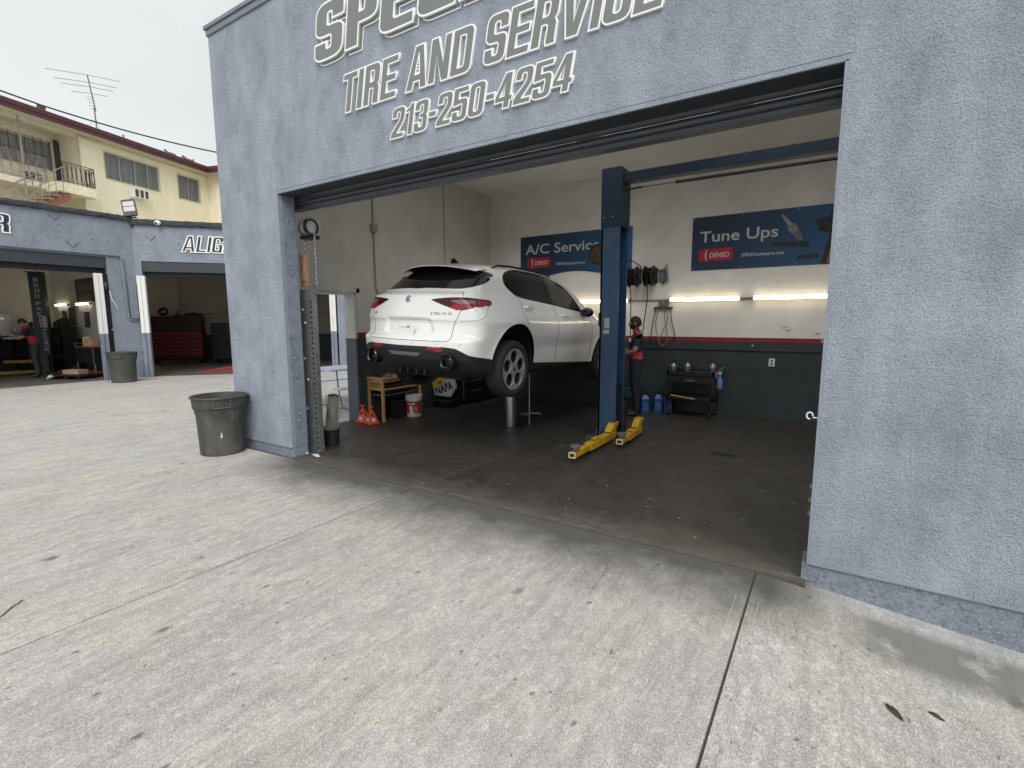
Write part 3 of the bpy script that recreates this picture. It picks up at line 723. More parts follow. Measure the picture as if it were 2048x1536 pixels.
def car_mesh():
    """grid of points on the surface, then faces sorted into panels with edges drawn along the panel outlines"""
    NT, NR, NS, NF = 400, 110, 215, 60
    A = np.array([0, 1.0, .85]); B = np.array([0, 3.7, .72])
    th = np.linspace(0, 2*np.pi, NT, endpoint=False)
    rad = np.stack([np.sin(th), 0*th, np.cos(th)], -1)
    rows = []
    for ph in np.linspace(np.pi/2-.004, 0, NR)[:-1]: rows.append((A, np.cos(ph)*rad-np.sin(ph)*np.array([0, 1., 0])))
    for s in np.linspace(0, 1, NS): rows.append((A+(B-A)*s, rad))
    for ph in np.linspace(0, np.pi/2-.02, NF)[1:]: rows.append((B, np.cos(ph)*rad+np.sin(ph)*np.array([0, 1., 0])))
    O = np.stack([np.broadcast_to(o, (NT, 3)) for o, d in rows]); D = np.stack([d for o, d in rows])
    P = car_bis(O, D, .1, 2.2, 34)
    nr = len(rows); V = P.reshape(-1, 3)
    i = np.arange(nr-1)[:, None]*NT; j = np.arange(NT)[None]; j2 = (j+1) % NT
    Fc = np.stack([i+j, i+j2, i+NT+j2, i+NT+j], -1).reshape(-1, 4)
    return V, Fc
def pip(poly, x, y):
    poly = np.array(poly); ins = np.zeros(len(x), bool); k = len(poly)
    for a in range(k):
        x0, y0 = poly[a]; x1, y1 = poly[(a+1) % k]
        c = ((y0 > y) != (y1 > y)) & (x < (x1-x0)*(y-y0)/((y1-y0) if y1 != y0 else 1e-9)+x0); ins ^= c
    return ins
def nearest(poly, x, y):
    poly = np.array(poly); bx = x.copy(); by = y.copy(); bd = np.full(len(x), 1e9)
    for a in range(len(poly)):
        p, q = poly[a], poly[(a+1) % len(poly)]; d = q-p; L2 = d@d+1e-12
        t = np.clip(((x-p[0])*d[0]+(y-p[1])*d[1])/L2, 0, 1); X = p[0]+t*d[0]; Y = p[1]+t*d[1]; dd = (X-x)**2+(Y-y)**2
        m = dd < bd; bd[m] = dd[m]; bx[m] = X[m]; by[m] = Y[m]
    return bx, by, bd
def smooth_poly(pts, n=4):
    """closed Catmull-Rom through the points"""
    P = np.array(pts, float); k = len(P); out = []
    for i in range(k):
        a, b, c, d = P[i-1], P[i], P[(i+1) % k], P[(i+2) % k]
        for t in np.arange(n)/n:
            out.append(.5*((2*b)+(-a+c)*t+(2*a-5*b+4*c-d)*t*t+(-a+3*b-3*c+d)*t**3))
    return [tuple(p) for p in out]
circ = lambda cy, cz, r: [(cy+r*math.cos(2*math.pi*k/64), cz+r*math.sin(2*math.pi*k/64)) for k in range(64)]
# outlines: kind 's' = side view (y, z), 'r' = rear view (|x|, z), 'a' = angle round the rear corner (degrees, z)
WIN = smooth_poly([(1.005,1.434),(1.07,1.50),(1.229,1.560),(1.46,1.597),(1.77,1.612),(2.038,1.607),(2.446,1.541),(2.764,1.405),(3.02,1.125),(2.79,1.118),(2.109,1.168),(1.569,1.198),(1.237,1.221),(1.07,1.290),(1.002,1.365)], 3)
WREAR = smooth_poly([(1.035,1.43),(1.09,1.486),(1.24,1.54),(1.46,1.575),(1.77,1.588),(1.99,1.586),(2.03,1.56),(2.05,1.40),(2.055,1.215),(2.0,1.200),(1.569,1.226),(1.25,1.248),(1.10,1.306),(1.033,1.37)], 3)
WFRONT = smooth_poly([(2.135,1.57),(2.16,1.575),(2.43,1.522),(2.73,1.385),(2.90,1.20),(2.86,1.152),(2.6,1.165),(2.17,1.193),(2.14,1.21)], 3)
LIGHT = [(20.3,1.128),(26,1.142),(32,1.152),(37,1.157),(42.2,1.160),(47,1.157),(52.8,1.152),(58,1.151),(62.4,1.148),(64.2,1.136),(64.5,1.112),(62.5,1.088),(59.9,1.072),(55,1.064),(51.7,1.057),(47,1.036),(42.2,1.015),(40.4,1.011),(38.2,1.014),(34.5,1.036),(30.6,1.062),(25,1.098)]
LRED = [(30.8,1.064),(36.5,1.086),(41,1.074),(45,1.081),(50.6,1.086),(51.2,1.128),(53,1.136),(58,1.134),(62,1.130),(63.2,1.113),(61.8,1.093),(59.4,1.080),(55,1.072),(51.5,1.065),(46.8,1.044),(42.2,1.023),(40.2,1.019),(38.4,1.022),(35,1.041)]
CLEAR = [(32.5,1.118),(37,1.128),(43,1.132),(50.2,1.130),(50.0,1.094),(45,1.088),(41,1.080),(37.5,1.097)]
BLACK = [(-5,.594),(8,.596),(17,.598),(28,.600),(34,.597),(38.5,.588),(42,.556),(45.5,.520),(49,.505),(52.4,.496),(58,.481),(63.6,.466),(75,.44),(75,.0),(-5,.0)]
REFL = [(18.5,.580),(24,.588),(29.5,.588),(32.2,.568),(30,.545),(25,.543),(20,.556)]
GLASS = smooth_poly([(-.2,1.272),(.15,1.270),(.35,1.266),(.52,1.263),(.61,1.270),(.67,1.292),(.70,1.33),(.695,1.38),(.67,1.432),(.6,1.444),(.3,1.440),(-.2,1.437)], 3)
SPOIL = smooth_poly([(-.2,1.42),(.3,1.42),(.6,1.42),(.672,1.425),(.655,1.475),(.60,1.510),(.50,1.535),(.3,1.553),(-.2,1.560)], 3)
SILL = [(1.3,.394),(1.555,.385),(2.4,.352),(3.42,.318),(3.6,.31),(3.6,.0),(1.3,.0)]
PANELS = [('hole', 's', circ(WY[0], .385, .508)), ('hole', 's', circ(WY[1], .37, .49)), ('light_clear', 'a', CLEAR), ('light_bright', 'a', LRED), ('tail_light', 'a', LIGHT), ('reflector', 'a', REFL), ('bumper', 'a', BLACK),
          ('side_window', 's', WREAR), ('front_window', 's', WFRONT), ('window_frame', 's', WIN), ('rear_window', 'r', GLASS), ('spoiler_shade', 'r', SPOIL), ('sill', 's', SILL)]
def build_car():
    V, Fc = car_mesh()
    cen = V[Fc].mean(1)
    def coords(kind, P):
        if kind == 's': return P[:, 1], P[:, 2]
        if kind == 'r': return np.abs(P[:, 0]), P[:, 2]
        return np.degrees(np.arctan2(np.abs(P[:, 0]), 1.0-P[:, 1])), P[:, 2]
    def valid(kind, P):
        if kind == 's': return np.abs(P[:, 0]) > .42
        if kind == 'r': return P[:, 1] < 1.15
        return P[:, 1] < 1.02
    cls = np.full(len(Fc), -1)
    for n, (nm, kd, poly) in enumerate(PANELS):
        x, y = coords(kd, cen); m = (cls < 0) & valid(kd, cen) & pip(poly, x, y); cls[m] = n
    # front lower grille and belly
    low = (cls < 0) & ((cen[:, 2] < .262) | ((cen[:, 1] > 4.2) & (cen[:, 2] < .5))); cls[low] = 100
    # windscreen
    ws = (cls < 0) & (cen[:, 1] > 2.2) & (cen[:, 1] < 3.62) & (np.abs(cen[:, 0]) < .60+.05*(cen[:, 1]-2.2)) & (cen[:, 2] > 1.16) & (cen[:, 1] > 2.48+.2*cen[:, 0]**2); cls[ws] = 101
    # draw panel edges onto their outlines
    nv = len(V); own = {}
    vmin = np.full(nv, 999); vmax = np.full(nv, -999)
    for k in range(4): np.minimum.at(vmin, Fc[:, k], cls); np.maximum.at(vmax, Fc[:, k], cls)
    for n in reversed(range(len(PANELS))):
        nm, kd, poly = PANELS[n]
        has = np.zeros(nv, bool); oth = np.zeros(nv, bool)
        for k in range(4): has[Fc[cls == n, k]] = True; oth[Fc[cls != n, k]] = True
        idx = np.nonzero(has & oth)[0]
        if not len(idx): continue
        x, y = coords(kd, V[idx]); X, Y, dd = nearest(poly, x, y)
        lim = .03**2 if kd != 'a' else 2.2**2
        ok = dd < lim; idx = idx[ok]; X = X[ok]; Y = Y[ok]; sg = np.sign(V[idx, 0])
        Q = V[idx].copy()
        if kd == 's':
            o = np.stack([0*X, X, Y], -1); d = np.stack([sg, 0*X, 0*X], -1); Q = car_bis(o, d, 0, 1.3, 34)
        elif kd == 'r':
            o = np.stack([sg*X, 0*X+1.6, Y], -1); d = np.stack([0*X, 0*X-1., 0*X], -1); Q = car_bis(o, d, 0, 2, 34)
        else:
            a = np.radians(X); o = np.stack([0*X, 0*X+1.0, Y], -1); d = np.stack([sg*np.sin(a), -np.cos(a), 0*X], -1); Q = car_bis(o, d, .2, 1.6, 34)
        good = np.linalg.norm(Q-V[idx], axis=1) < .05
        V[idx[good]] = Q[good]
    root = thing('parked_car', 'white sport utility car raised on the lift, seen from behind', 'car', (-4.229, .681, .769), rot=None)
    root.rotation_mode = 'XYZ'
    yaw, pit, rol = -.012, -.027, .03
    root.matrix_world = Matrix.Translation((-4.229, .681, .769)) @ Matrix.Rotation(yaw, 4, 'Z') @ Matrix.Rotation(pit, 4, 'X') @ Matrix.Rotation(rol, 4, 'Y')
    paint = pm('white car paint', (.87, .87, .86), .22, var=0, spec=.5, coat=1.)
    glass = pm('tinted glass', (.012, .013, .014), .05, var=0, spec=.28)
    gl2 = pm('front door glass', (.05, .048, .044), .04, var=0, spec=.7)
    red = pm('red lens', (.33, .022, .030), .2, var=0, spec=.35)
    dred = pm('dark red lens', (.06, .005, .009), .2, var=0, spec=.35)
    clear = pm('clear lens', (.20, .155, .16), .25, var=0, spec=.4)
    trim = pm('grained bumper plastic', (.017, .019, .022), .5, var=.12, vs=30)
    gloss = pm('gloss black', (.010, .010, .011), .12, var=0)
    def part(name, sel, mat, lip=.010, off=0., parent=None):
        f = Fc[sel]
        if not len(f): return None
        u, inv = np.unique(f, return_inverse=True); inv = inv.reshape(f.shape)
        me = bpy.data.meshes.new(name); me.from_pydata(V[u].tolist(), [], inv.tolist()); me.update()
        bm = bmesh.new(); bm.from_mesh(me); bm.normal_update()
        if bm.faces and sum((fc.normal.dot(fc.calc_center_median()-Vector((0, max(1., min(3.7, fc.calc_center_median().y)), .8))) for fc in list(bm.faces)[::37])) < 0:
            bmesh.ops.reverse_faces(bm, faces=bm.faces); bm.normal_update()
        if off:
            ns = [(v, v.normal.copy()) for v in bm.verts]
            for v, n in ns: v.co += n*off
        if lip:
            be = [e for e in bm.edges if e.is_boundary]
            nm = {v: v.normal.copy() for e in be for v in e.verts}
            r = bmesh.ops.extrude_edge_only(bm, edges=be)
            nv_ = [x for x in r['geom'] if isinstance(x, bmesh.types.BMVert)]
            src = {}
            for e in r['geom']:
                pass
            for v in nv_:
                best = None
                for e in v.link_edges:
                    o = e.other_vert(v)
                    if o in nm: best = nm[o]
                if best is not None: v.co -= best*lip
        for fc in bm.faces: fc.smooth = True
        bm.to_mesh(me); bm.free()
        me.set_sharp_from_angle(angle=R(50))
        return mesh_obj(name, me, mat, parent or root)
    ids = {nm: [n for n, p in enumerate(PANELS) if p[0] == nm] for nm, _, _ in PANELS}
    def sel(nm, side=0):
        s = np.isin(cls, ids[nm])
        if side: s &= np.sign(cen[:, 0]) == side
        return s
    part('body', cls == -1, paint, .014)
    bmp = part('bumper', sel('bumper') & (cen[:, 1] < 2.2), trim, .012, .003)
    for s in (1, -1):
        part('sill', sel('sill', s), trim, .012, -.004)
        part('side_window', sel('side_window', s), glass, .004, -.004)
        part('side_window', sel('front_window', s), gl2, .004, -.004)
        part('window_frame', sel('window_frame', s), gloss, .006, -.001)
        tl = part('tail_light', sel('tail_light', s), dred, .008, .002); part('bright_lens', sel('light_bright', s), red, .006, .002, tl)
        part('clear_strip', sel('light_clear', s), clear, .006, .002, tl)
        part('reflector', sel('reflector', s), red, .008, .004, bmp)
    part('rear_window', sel('rear_window'), glass, .006, -.004)
    part('spoiler_shade', sel('spoiler_shade'), gloss, .01, -.012)
    part('underbody', cls == 100, trim, .0)
    part('windscreen', cls == 101, gl2, .006, -.003)
    # points on the surface
    def on_a(al, z, out=0., sg=1):
        a = R(al); q = car_bis(np.array([[0, 1.0, z]]), np.array([[sg*math.sin(a), -math.cos(a), 0]]), .2, 1.6)[0]
        d = Vector((sg*math.sin(a), -math.cos(a), 0)); return Vector(q)+d*out
    def on_s(y, z, out=0., sg=1):
        q = car_bis(np.array([[0, y, z]]), np.array([[sg*1., 0, 0]]), 0, 1.3)[0]; return Vector(q)+Vector((sg*out, 0, 0))
    seam = pm('panel gap', (.025, .025, .026), .8, var=0)
    def seamline(pts, r=.0032): MB().tube([p for p in pts], r, 5).build('panel_gap', seam, root)
    def dense(pts, k=8):
        out = []
        for a, b in zip(pts, pts[1:]): out += [(a[0]+(b[0]-a[0])*t/k, a[1]+(b[1]-a[1])*t/k) for t in range(k)]
        return out+[pts[-1]]
    def open_cr(pts, n=6):
        P = [pts[0]]+list(pts)+[pts[-1]]; out = []
        for i in range(1, len(P)-2):
            a, b, c, d = map(np.array, (P[i-1], P[i], P[i+1], P[i+2]))
            for t in np.arange(n)/n: out.append(tuple(.5*((2*b)+(-a+c)*t+(2*a-5*b+4*c-d)*t*t+(-a+3*b-3*c+d)*t**3)))
        return out+[tuple(pts[-1])]
    for s in (1, -1):
        seamline([on_a(a, z, .0, s) for a, z in open_cr([(42.6,1.235),(42.4,1.165)])])
        seamline([on_a(a, z, .0, s) for a, z in open_cr([(41.0,1.014),(39.6,.94),(37.6,.86),(36.4,.76),(35.6,.70),(34,.672),(31.5,.664),(24,.661),(12,.659),(0,.659)])])
        seamline([on_a(a, z, -.001, s) for a, z in dense([(38.1,.892),(0,.892)], 24)], .0018)
        seamline([on_s(y, z, 0, s) for y, z in open_cr([(1.06,1.30),(1.17,1.225),(1.235,1.17),(1.20,1.08),(1.20,.98),(1.262,.895)])])
        seamline([on_s(y, z, 0, s) for y, z in open_cr([(2.10,1.18),(2.12,1.0),(2.13,.75),(2.14,.37)])])
        seamline([on_s(y, z, 0, s) for y, z in open_cr([(3.03,1.12),(3.19,1.02),(3.26,.8),(3.28,.5),(3.3,.33)])])
        seamline([on_a(a, z, .0, s) for a, z in open_cr([(59.5,1.066),(57,.99),(54,.935),(49,.905),(41,.895)])], .0022)
        # handles
        for y, z in ((1.36, 1.098), (2.37, 1.024)):
            p = on_s(y-.02, z, 0, s)
            h = MB().tube([on_s(y-.10, z+.004, .006, s), on_s(y-.075, z+.003, .032, s), on_s(y, z, .038, s), on_s(y+.07, z-.003, .034, s), on_s(y+.10, z-.005, .006, s)], [.010, .014, .015, .014, .010], 8).build('door_handle', paint, root, smooth=True)
        # mirror
        c = on_s(2.93, 1.10, .13, s)
        mir = MB().ball(c, .1, 20, (1.05, .62, .72)).build('door_mirror', gloss, root, smooth=True)
        MB().tube([on_s(2.99, 1.09, -.02, s), on_s(2.96, 1.085, .08, s)], [.05, .035], 10).build('mirror_stalk', gloss, mir, smooth=True)
        MB().ball(c+Vector((0, .018, .016)), .1, 20, (1.02, .60, .66)).build('mirror_cap', paint, mir, smooth=True)
        # roof rail
        pts = [Vector((s*.56, y, 0)) for y in np.linspace(.95, 2.45, 14)]
        rp = []
        for k, p in enumerate(pts):
            q = car_bis(np.array([[p.x, p.y, .9]]), np.array([[0, 0, 1.]]), 0, 1.2)[0]; e = .004 if k in (0, len(pts)-1) else .030
            rp.append(Vector(q)+Vector((0, 0, e)))
        MB().tube(rp, [.008]+[.014]*(len(rp)-2)+[.008], 8).build('roof_rail', gloss, root, smooth=True)
        # exhaust
        p = Vector((s*.605, on_a(35.2, .434, 0, s).y-.055, .434)); T = Matrix.Translation(p) @ Matrix.Rotation(R(90), 4, 'X')
        ex = MB().lathe([(.098, -.16), (.100, -.01), (.096, .012), (.086, .016), (.078, .006), (.076, -.05)], 32, T).build('exhaust_surround', gloss, root, smooth=True)
        MB().lathe([(.074, -.06), (.074, .008), (.068, .016), (.060, .012), (.058, -.06)], 32, T).build('tailpipe', pm('dark chrome', (.10, .10, .105), .18, 1., var=0), ex, smooth=True)
        MB().lathe([(.0, -.05), (.058, -.05)], 24, T).build('pipe_bore', M_black, ex)
    # spoiler blade over the rear window
    n = 25; vs = []; fs = []
    for i in range(n):
        x = -.605+1.21*i/(n-1); ax = abs(x)
        yt = .415+.17*(ax/.635)**2.4; y1 = .86
        z0 = float(TY(np.array(.78)))-.055*(ax/.6)**2.2+.003
        zt = 1.556-.075*(ax/.635)**2.3; zf = float(car_bis(np.array([[x, y1, .9]]), np.array([[0, 0, 1.]]), 0, 1.2)[0][2])-.002
        ym = (yt+y1)/2; zm = (zt+zf)/2+.014
        e_ = max(.0, 1-(ax/.605)**5); vs += [(x, yt, zt), (x, ym, zm), (x, y1, zf), (x, yt+.003, zt-.002-.008*e_), (x, ym, zm-.004-.05*e_)]
    for i in range(n-1):
        a = i*5; b = a+5
        fs += [(a, a+1, b+1, b), (a+1, a+2, b+2, b+1), (a+3, a, b, b+3), (a+4, a+3, b+3, b+4)]
    fs += [(0, 3, 4, 1), ((n-1)*5+1, (n-1)*5+4, (n-1)*5+3, (n-1)*5)]
    sp = MB().add(vs, fs).build('spoiler', paint, root, smooth=True, ang=40)
    k5 = [i for i in range(n) if abs(-.605+1.21*i/(n-1)) < .60]
    m = MB(); v2 = []
    for i in k5:
        a = vs[i*5+3]; b = vs[i*5+4]; v2 += [(a[0], a[1]+.006, a[2]-.002), (b[0], b[1], b[2]-.003), (b[0], .80, b[2]-.05)]
    m.add(v2, [(3*i+q, 3*i+1+q, 3*i+4+q, 3*i+3+q) for i in range(len(k5)-1) for q in (0, 1)]); m.build('spoiler_lining', gloss, sp, smooth=True)
    # fin
    vs = []; q = car_bis(np.array([[0, .86, .9]]), np.array([[0, 0, 1.]]), 0, 1.2)[0]
    m = MB(); m.prism([(-.02, -.01), (.0, .055), (.03, .075), (.07, .045), (.16, .0), (.16, -.02)], -.018, .018, Matrix.Translation(q) @ wall_T((0, 0, 0), (0, 1, 0), (1, 0, 0))); m.build('roof_antenna', gloss, root, bevel=.006)
    # badge, lettering, plate
    chrome = pm('chrome', (.55, .55, .56), .12, 1., var=0)
    def rear_T(al, z, out=.004, sg=1, rx=0):
        p = on_a(al, z, out, sg); q = on_a(al+1.5, z, out, sg); d = (q-p)*sg; d = d.normalized()
        up = (on_a(al, z+.02, out, sg)-p).normalized(); nrm = d.cross(up).normalized(); up = nrm.cross(d)
        t = Matrix((d, up, nrm)).transposed().to_4x4(); t.translation = p; return t
    T = rear_T(0.2, 1.135, .002)
    bd = MB().lathe([(.040, .0), (.040, .007), (.036, .010), (.031, .008)], 28, T).build('badge', chrome, root, smooth=True)
    MB().lathe([(0, .006), (.031, .006)], 28, T).build('badge_face', pm('badge enamel', (.55, .55, .55), .25, .4, var=0), bd)
    m = MB(); m.prism([(-.004, -.026), (.004, -.026), (.004, .026), (-.004, .026)], .006, .0075, T @ Matrix.Translation((-.012, 0, 0)))
    m.prism([(-.014, -.004), (.014, -.004), (.014, .004), (-.014, .004)], .006, .0075, T @ Matrix.Translation((-.012, .0, 0)))
    m.tube([T @ Vector((.013+.008*math.sin(k), -.024+.006*k, .008)) for k in range(9)], .0025, 5); m.build('badge_emblem', pm('badge dark', (.05, .05, .055), .4, var=0), bd)
    p0 = rear_T(20.5, .958, .004); p1 = rear_T(33.5, .962, .004)
    x0 = p0.translation; x1 = p1.translation; wd = 'STELVIO'; dk_ = pm('badge grey', (.10, .10, .105), .3, .6, var=0)
    for i, ch in enumerate(wd):
        al = 21.3+i*(12.4/6)
        Tm = rear_T(al, .957+.004*i/6, .003)
        text_obj('badge_letter', ch, Tm, .028, dk_, root, sx=1.25, off=.01, ext=.0012)
    text_obj('badge_letter', 'Q4', rear_T(36.7, .955, .003, -1), .028, pm('dark chrome', (.1, .1, .1), .2, 1., var=0), root, ext=.0012)
    T = Matrix.Translation((-.008, .038, .752)) @ Matrix.Rotation(R(-8), 4, 'X') @ wall_T((0, 0, 0), (1, 0, 0), (0, -1, 0))
    pl = MB().prism(rounded(.305, .152, .012), 0, .004, T).build('number_plate', pm('plate white', (.80, .79, .79), .45, var=.03, vs=8), root)
    m = MB(); rr = random.Random(4)
    for i in range(9): m.prism([(rr.uniform(-.010, .0), rr.uniform(-.008, 0)), (rr.uniform(.008, .02), rr.uniform(-.009, 0)), (rr.uniform(.005, .02), rr.uniform(.004, .010)), (rr.uniform(-.01, .0), rr.uniform(.003, .01))], .0042, .0048, T @ Matrix.Translation((rr.uniform(-.10, .10), rr.uniform(.045, .066), 0)))
    m.build('plate_smudge', pm('plate smudge', (.28, .14, .15), .6, var=.3, vs=40), pl)
    # soft grey insert and parking sensors in the bumper
    m = MB(); Tg = lambda a, z: on_a(a, z, .012)
    vs = []; 
    for x in np.linspace(-.26, .26, 15):
        for z in (.520, .478):
            xx = x*(1 if z > .5 else .78); al = math.degrees(math.atan2(abs(xx), .95)); sgn_ = 1 if xx >= 0 else -1
            vs.append(on_a(al, z, .008, sgn_))
    m.add(vs, [(2*i, 2*i+1, 2*i+3, 2*i+2) for i in range(14)]); m.build('tow_cover', pm('grey bumper insert', (.16, .165, .17), .45, var=.1), bmp, smooth=True)
    for a, sg in ((9, 1), (27, 1), (41, 1), (14, -1), (33, -1)):
        MB().lathe([(0, .003), (.010, .003), (.010, 0)], 12, rear_T(a, .632, .0, sg)).build('parking_sensor', pm('sensor', (.6, .6, .6), .4, var=0), root)
    # diffuser blades and muffler below
    m = MB()
    for x in (-.2, -.07, .07, .2): m.box(x-.006, x+.006, .16, .40, .25, .40)
    m.build('diffuser_fin', trim, bmp)
    m = MB().tube([(-.45, .62, .27), (.45, .62, .27)], .10, 16); m.tube([(-.605, .2, .42), (-.55, .45, .33), (-.42, .62, .28)], .035, 8); m.tube([(.605, .2, .42), (.55, .45, .33), (.42, .62, .28)], .035, 8)
    m.box(-.7, .7, .9, 1.15, .22, .34); m.box(-.16, .16, 1.1, 3.6, .20, .3); m.build('exhaust_and_axle', pm('sooty steel', (.05, .048, .045), .6, .5, var=.3), root, smooth=True)
    # wheel wells
    for cy, cz, r in ((WY[0], .385, .508), (WY[1], .37, .49)):
        for s in (1, -1):
            T = Matrix.Translation((s*.55, cy, cz)) @ Matrix.Rotation(R(90), 4, 'Y')
            m = MB(); n = 30; vs = []
            for i in range(n+1):
                a = R(-12+204*i/n)
                for xx in (.50, .86): vs.append((s*xx, cy+r*math.cos(a), max(.27, cz+r*math.sin(a))))
            m.add(vs, [(2*i, 2*i+1, 2*i+3, 2*i+2) for i in range(n)]); m.add([vs[2*i] for i in range(n+1)], [tuple(range(n+1))]); m.build('wheel_well', M_black, root)
    # wheels
    tyre = pm('tyre rubber', (.022, .022, .023), .75, var=.15, vs=20); rimm = pm('alloy rim', (.34, .325, .31), .35, .35, var=.05)
    rimd = pm('rim shade', (.03, .03, .032), .5, .5, var=0)
    def rim_mesh():
        c = bpy.data.curves.new('rim', 'CURVE'); c.dimensions = '2D'; c.fill_mode = 'BOTH'; c.extrude = .010; c.bevel_depth = .006; c.bevel_resolution = 2
        def circle(cx, cy, r, n=40):
            s = c.splines.new('POLY'); s.points.add(n-1); s.use_cyclic_u = True
            for k in range(n): s.points[k].co = (cx+r*math.cos(2*math.pi*k/n), cy+r*math.sin(2*math.pi*k/n), 0, 1)
        circle(0, 0, .256, 72)
        for k in range(5):
            a = R(90+72*k); circle(.156*math.cos(a), .156*math.sin(a), .085)
        for k in range(5):
            a = R(126+72*k); circle(.222*math.cos(a), .222*math.sin(a), .015, 14)
        circle(0, 0, .014, 16)
        o = bpy.data.objects.new('rim', c); COL.objects.link(o)
        me = bpy.data.meshes.new_from_object(o.evaluated_get(bpy.context.evaluated_depsgraph_get()))
        bpy.data.objects.remove(o); bpy.data.curves.remove(c)
        me.polygons.foreach_set('use_smooth', [True]*len(me.polygons)); me.set_sharp_from_angle(angle=R(35)); return me
    rme = rim_mesh()
    prof = [(.258, .095), (.264, .110), (.278, .117), (.305, .117), (.330, .110), (.346, .098), (.354, .088)]
    for k in range(5):
        z = .072-.036*k; prof += [(.358, z+.010), (.358, z-.008), (.350, z-.010), (.350, z-.018)]
    prof += [(.358, -.09), (.346, -.102), (.320, -.115), (.28, -.118), (.258, -.095)]
    first = None
    for (cy, dz) in ((WY[0], -.035), (WY[1], -.03)):
        for s in (1, -1):
            w = bpy.data.objects.new('wheel', None); link(w, root); w.location = (s*.795, cy, .36+dz)
            T = Matrix.Rotation(R(90)*s, 4, 'Y'); w.matrix_local = Matrix.Translation((s*.795, cy, .36+dz)) @ T @ Matrix.Rotation(R(20), 4, 'Z')
            MB().lathe(prof, 64).build('tyre', tyre, w, smooth=True, ang=30)
            o = mesh_obj('rim', rme.copy(), rimm, w); o.location = (0, 0, .088)
            MB().lathe([(.256, .100), (.261, .103), (.262, .096), (.250, .06), (.240, -.05), (.252, -.09)], 56).build('rim_barrel', rimd, w, smooth=True)
            for k in range(5):
                a = R(90+72*k); T2 = Matrix.Translation((.156*math.cos(a), .156*math.sin(a), 0)); MB().lathe([(.085, .09), (.074, .02)], 28, T2).build('rim_hole', rimd, w, smooth=True)
            MB().lathe([(0, .02), (.165, .02), (.165, 0)], 40).build('brake_disc', pm('brake disc', (.08, .078, .075), .35, .9, var=.1), w)
            MB().lathe([(0, .107), (.026, .105), (.030, .098)], 20).build('hub_cap', rimd, w, smooth=True)
    return root
car = build_car()

# ================================================================ trash cans
M_bin = pm('grey bin plastic', (.052, .055, .050), .55, var=.25, vs=5, dirt=(.105, .102, .09), ds=3.2, dlo=.48, dhi=.66, bump=.15, bs=30, stretch=(1, 1, .55))
def bin_(name, label, loc, rz, mat, k=1., group='round trash cans'):
    t = thing(name, label, 'trash can', loc, rz, group)
    prof = [(.0, .012), (.236, .012), (.243, .0), (.250, .012), (.257, .2), (.267, .45), (.272, .572), (.273, .578), (.296, .583), (.299, .590), (.303, .66), (.306, .702), (.320, .706), (.326, .716), (.322, .728), (.308, .730), (.300, .70), (.290, .60), (.264, .45), (.25, .03), (.0, .02)]
    b = MB().lathe([(r*k, z*k) for r, z in prof], 56).build('bin_body', mat, t, smooth=True, ang=28)
    for a in (R(-42), R(138)):
        m = MB(); n = 9; r0 = .309*k
        pass
        def P(d, z, o=.0): return Vector(((.304+.011*(z-.6)/.1+o)*k*math.cos(a+d), (.304+.011*(z-.6)/.1+o)*k*math.sin(a+d), z*k))
        m.tube([P(-.30, .70), P(-.285, .615, .004), P(-.26, .606, .006)]+[P(d, .606, .006) for d in np.linspace(-.2, .2, 6)]+[P(.26, .606, .006), P(.285, .615, .004), P(.30, .70)], .0055*k, 6)
        m.build('bin_handle', pm('bin handle', (.12, .122, .115), .5, var=.15, vs=9), t, smooth=True)
    m = MB()
    rr = random.Random(3)
    return t
tb = bin_('trash_can', 'dark grey open round trash can beside the garage front corner', (-6.40, -.31, 0), R(20), M_bin, 1.0)
MB().prism([(.0, -.022), (.012, -.012), (.014, .004), (.006, .012), (.010, .034), (-.002, .05), (-.010, .03), (-.006, .012), (-.018, .0), (-.010, -.012)], .0, .0025, wall_T((.2625*math.cos(R(-48)), .2625*math.sin(R(-48)), .25), (math.sin(R(48)), math.cos(R(48)), 0), (math.cos(R(-48)), math.sin(R(-48)), .08))).build('paint_fleck', pm('pale fleck', (.5, .5, .48), .7, var=.2), tb)
m = MB(); rr = random.Random(8)
for i in range(9): m.obox((rr.uniform(-.13, .13), rr.uniform(-.13, .13), .40+rr.uniform(0, .08)), (rr.uniform(.08, .2), rr.uniform(.08, .2), rr.uniform(.02, .08)), rr.uniform(0, 3), rr.uniform(-.5, .5), rr.uniform(-.5, .5))
o = m.build('rubbish', pm('rubbish', (.25, .24, .21), .7, var=.5, vs=9)); o.location = (-6.40, -.31, .0); tag(o, 'crumpled rubbish lying inside the grey trash can', 'rubbish', kind='stuff')
M_bin2 = pm('olive grey bin plastic', (.060, .062, .052), .6, var=.2, vs=5, dirt=(.10, .098, .08), ds=4, dlo=.5, dhi=.75)
bin_('trash_can', 'olive grey trash can standing against the corner shop pillar', (-16.15, 2.12, 0), R(0), M_bin2, 1.12)

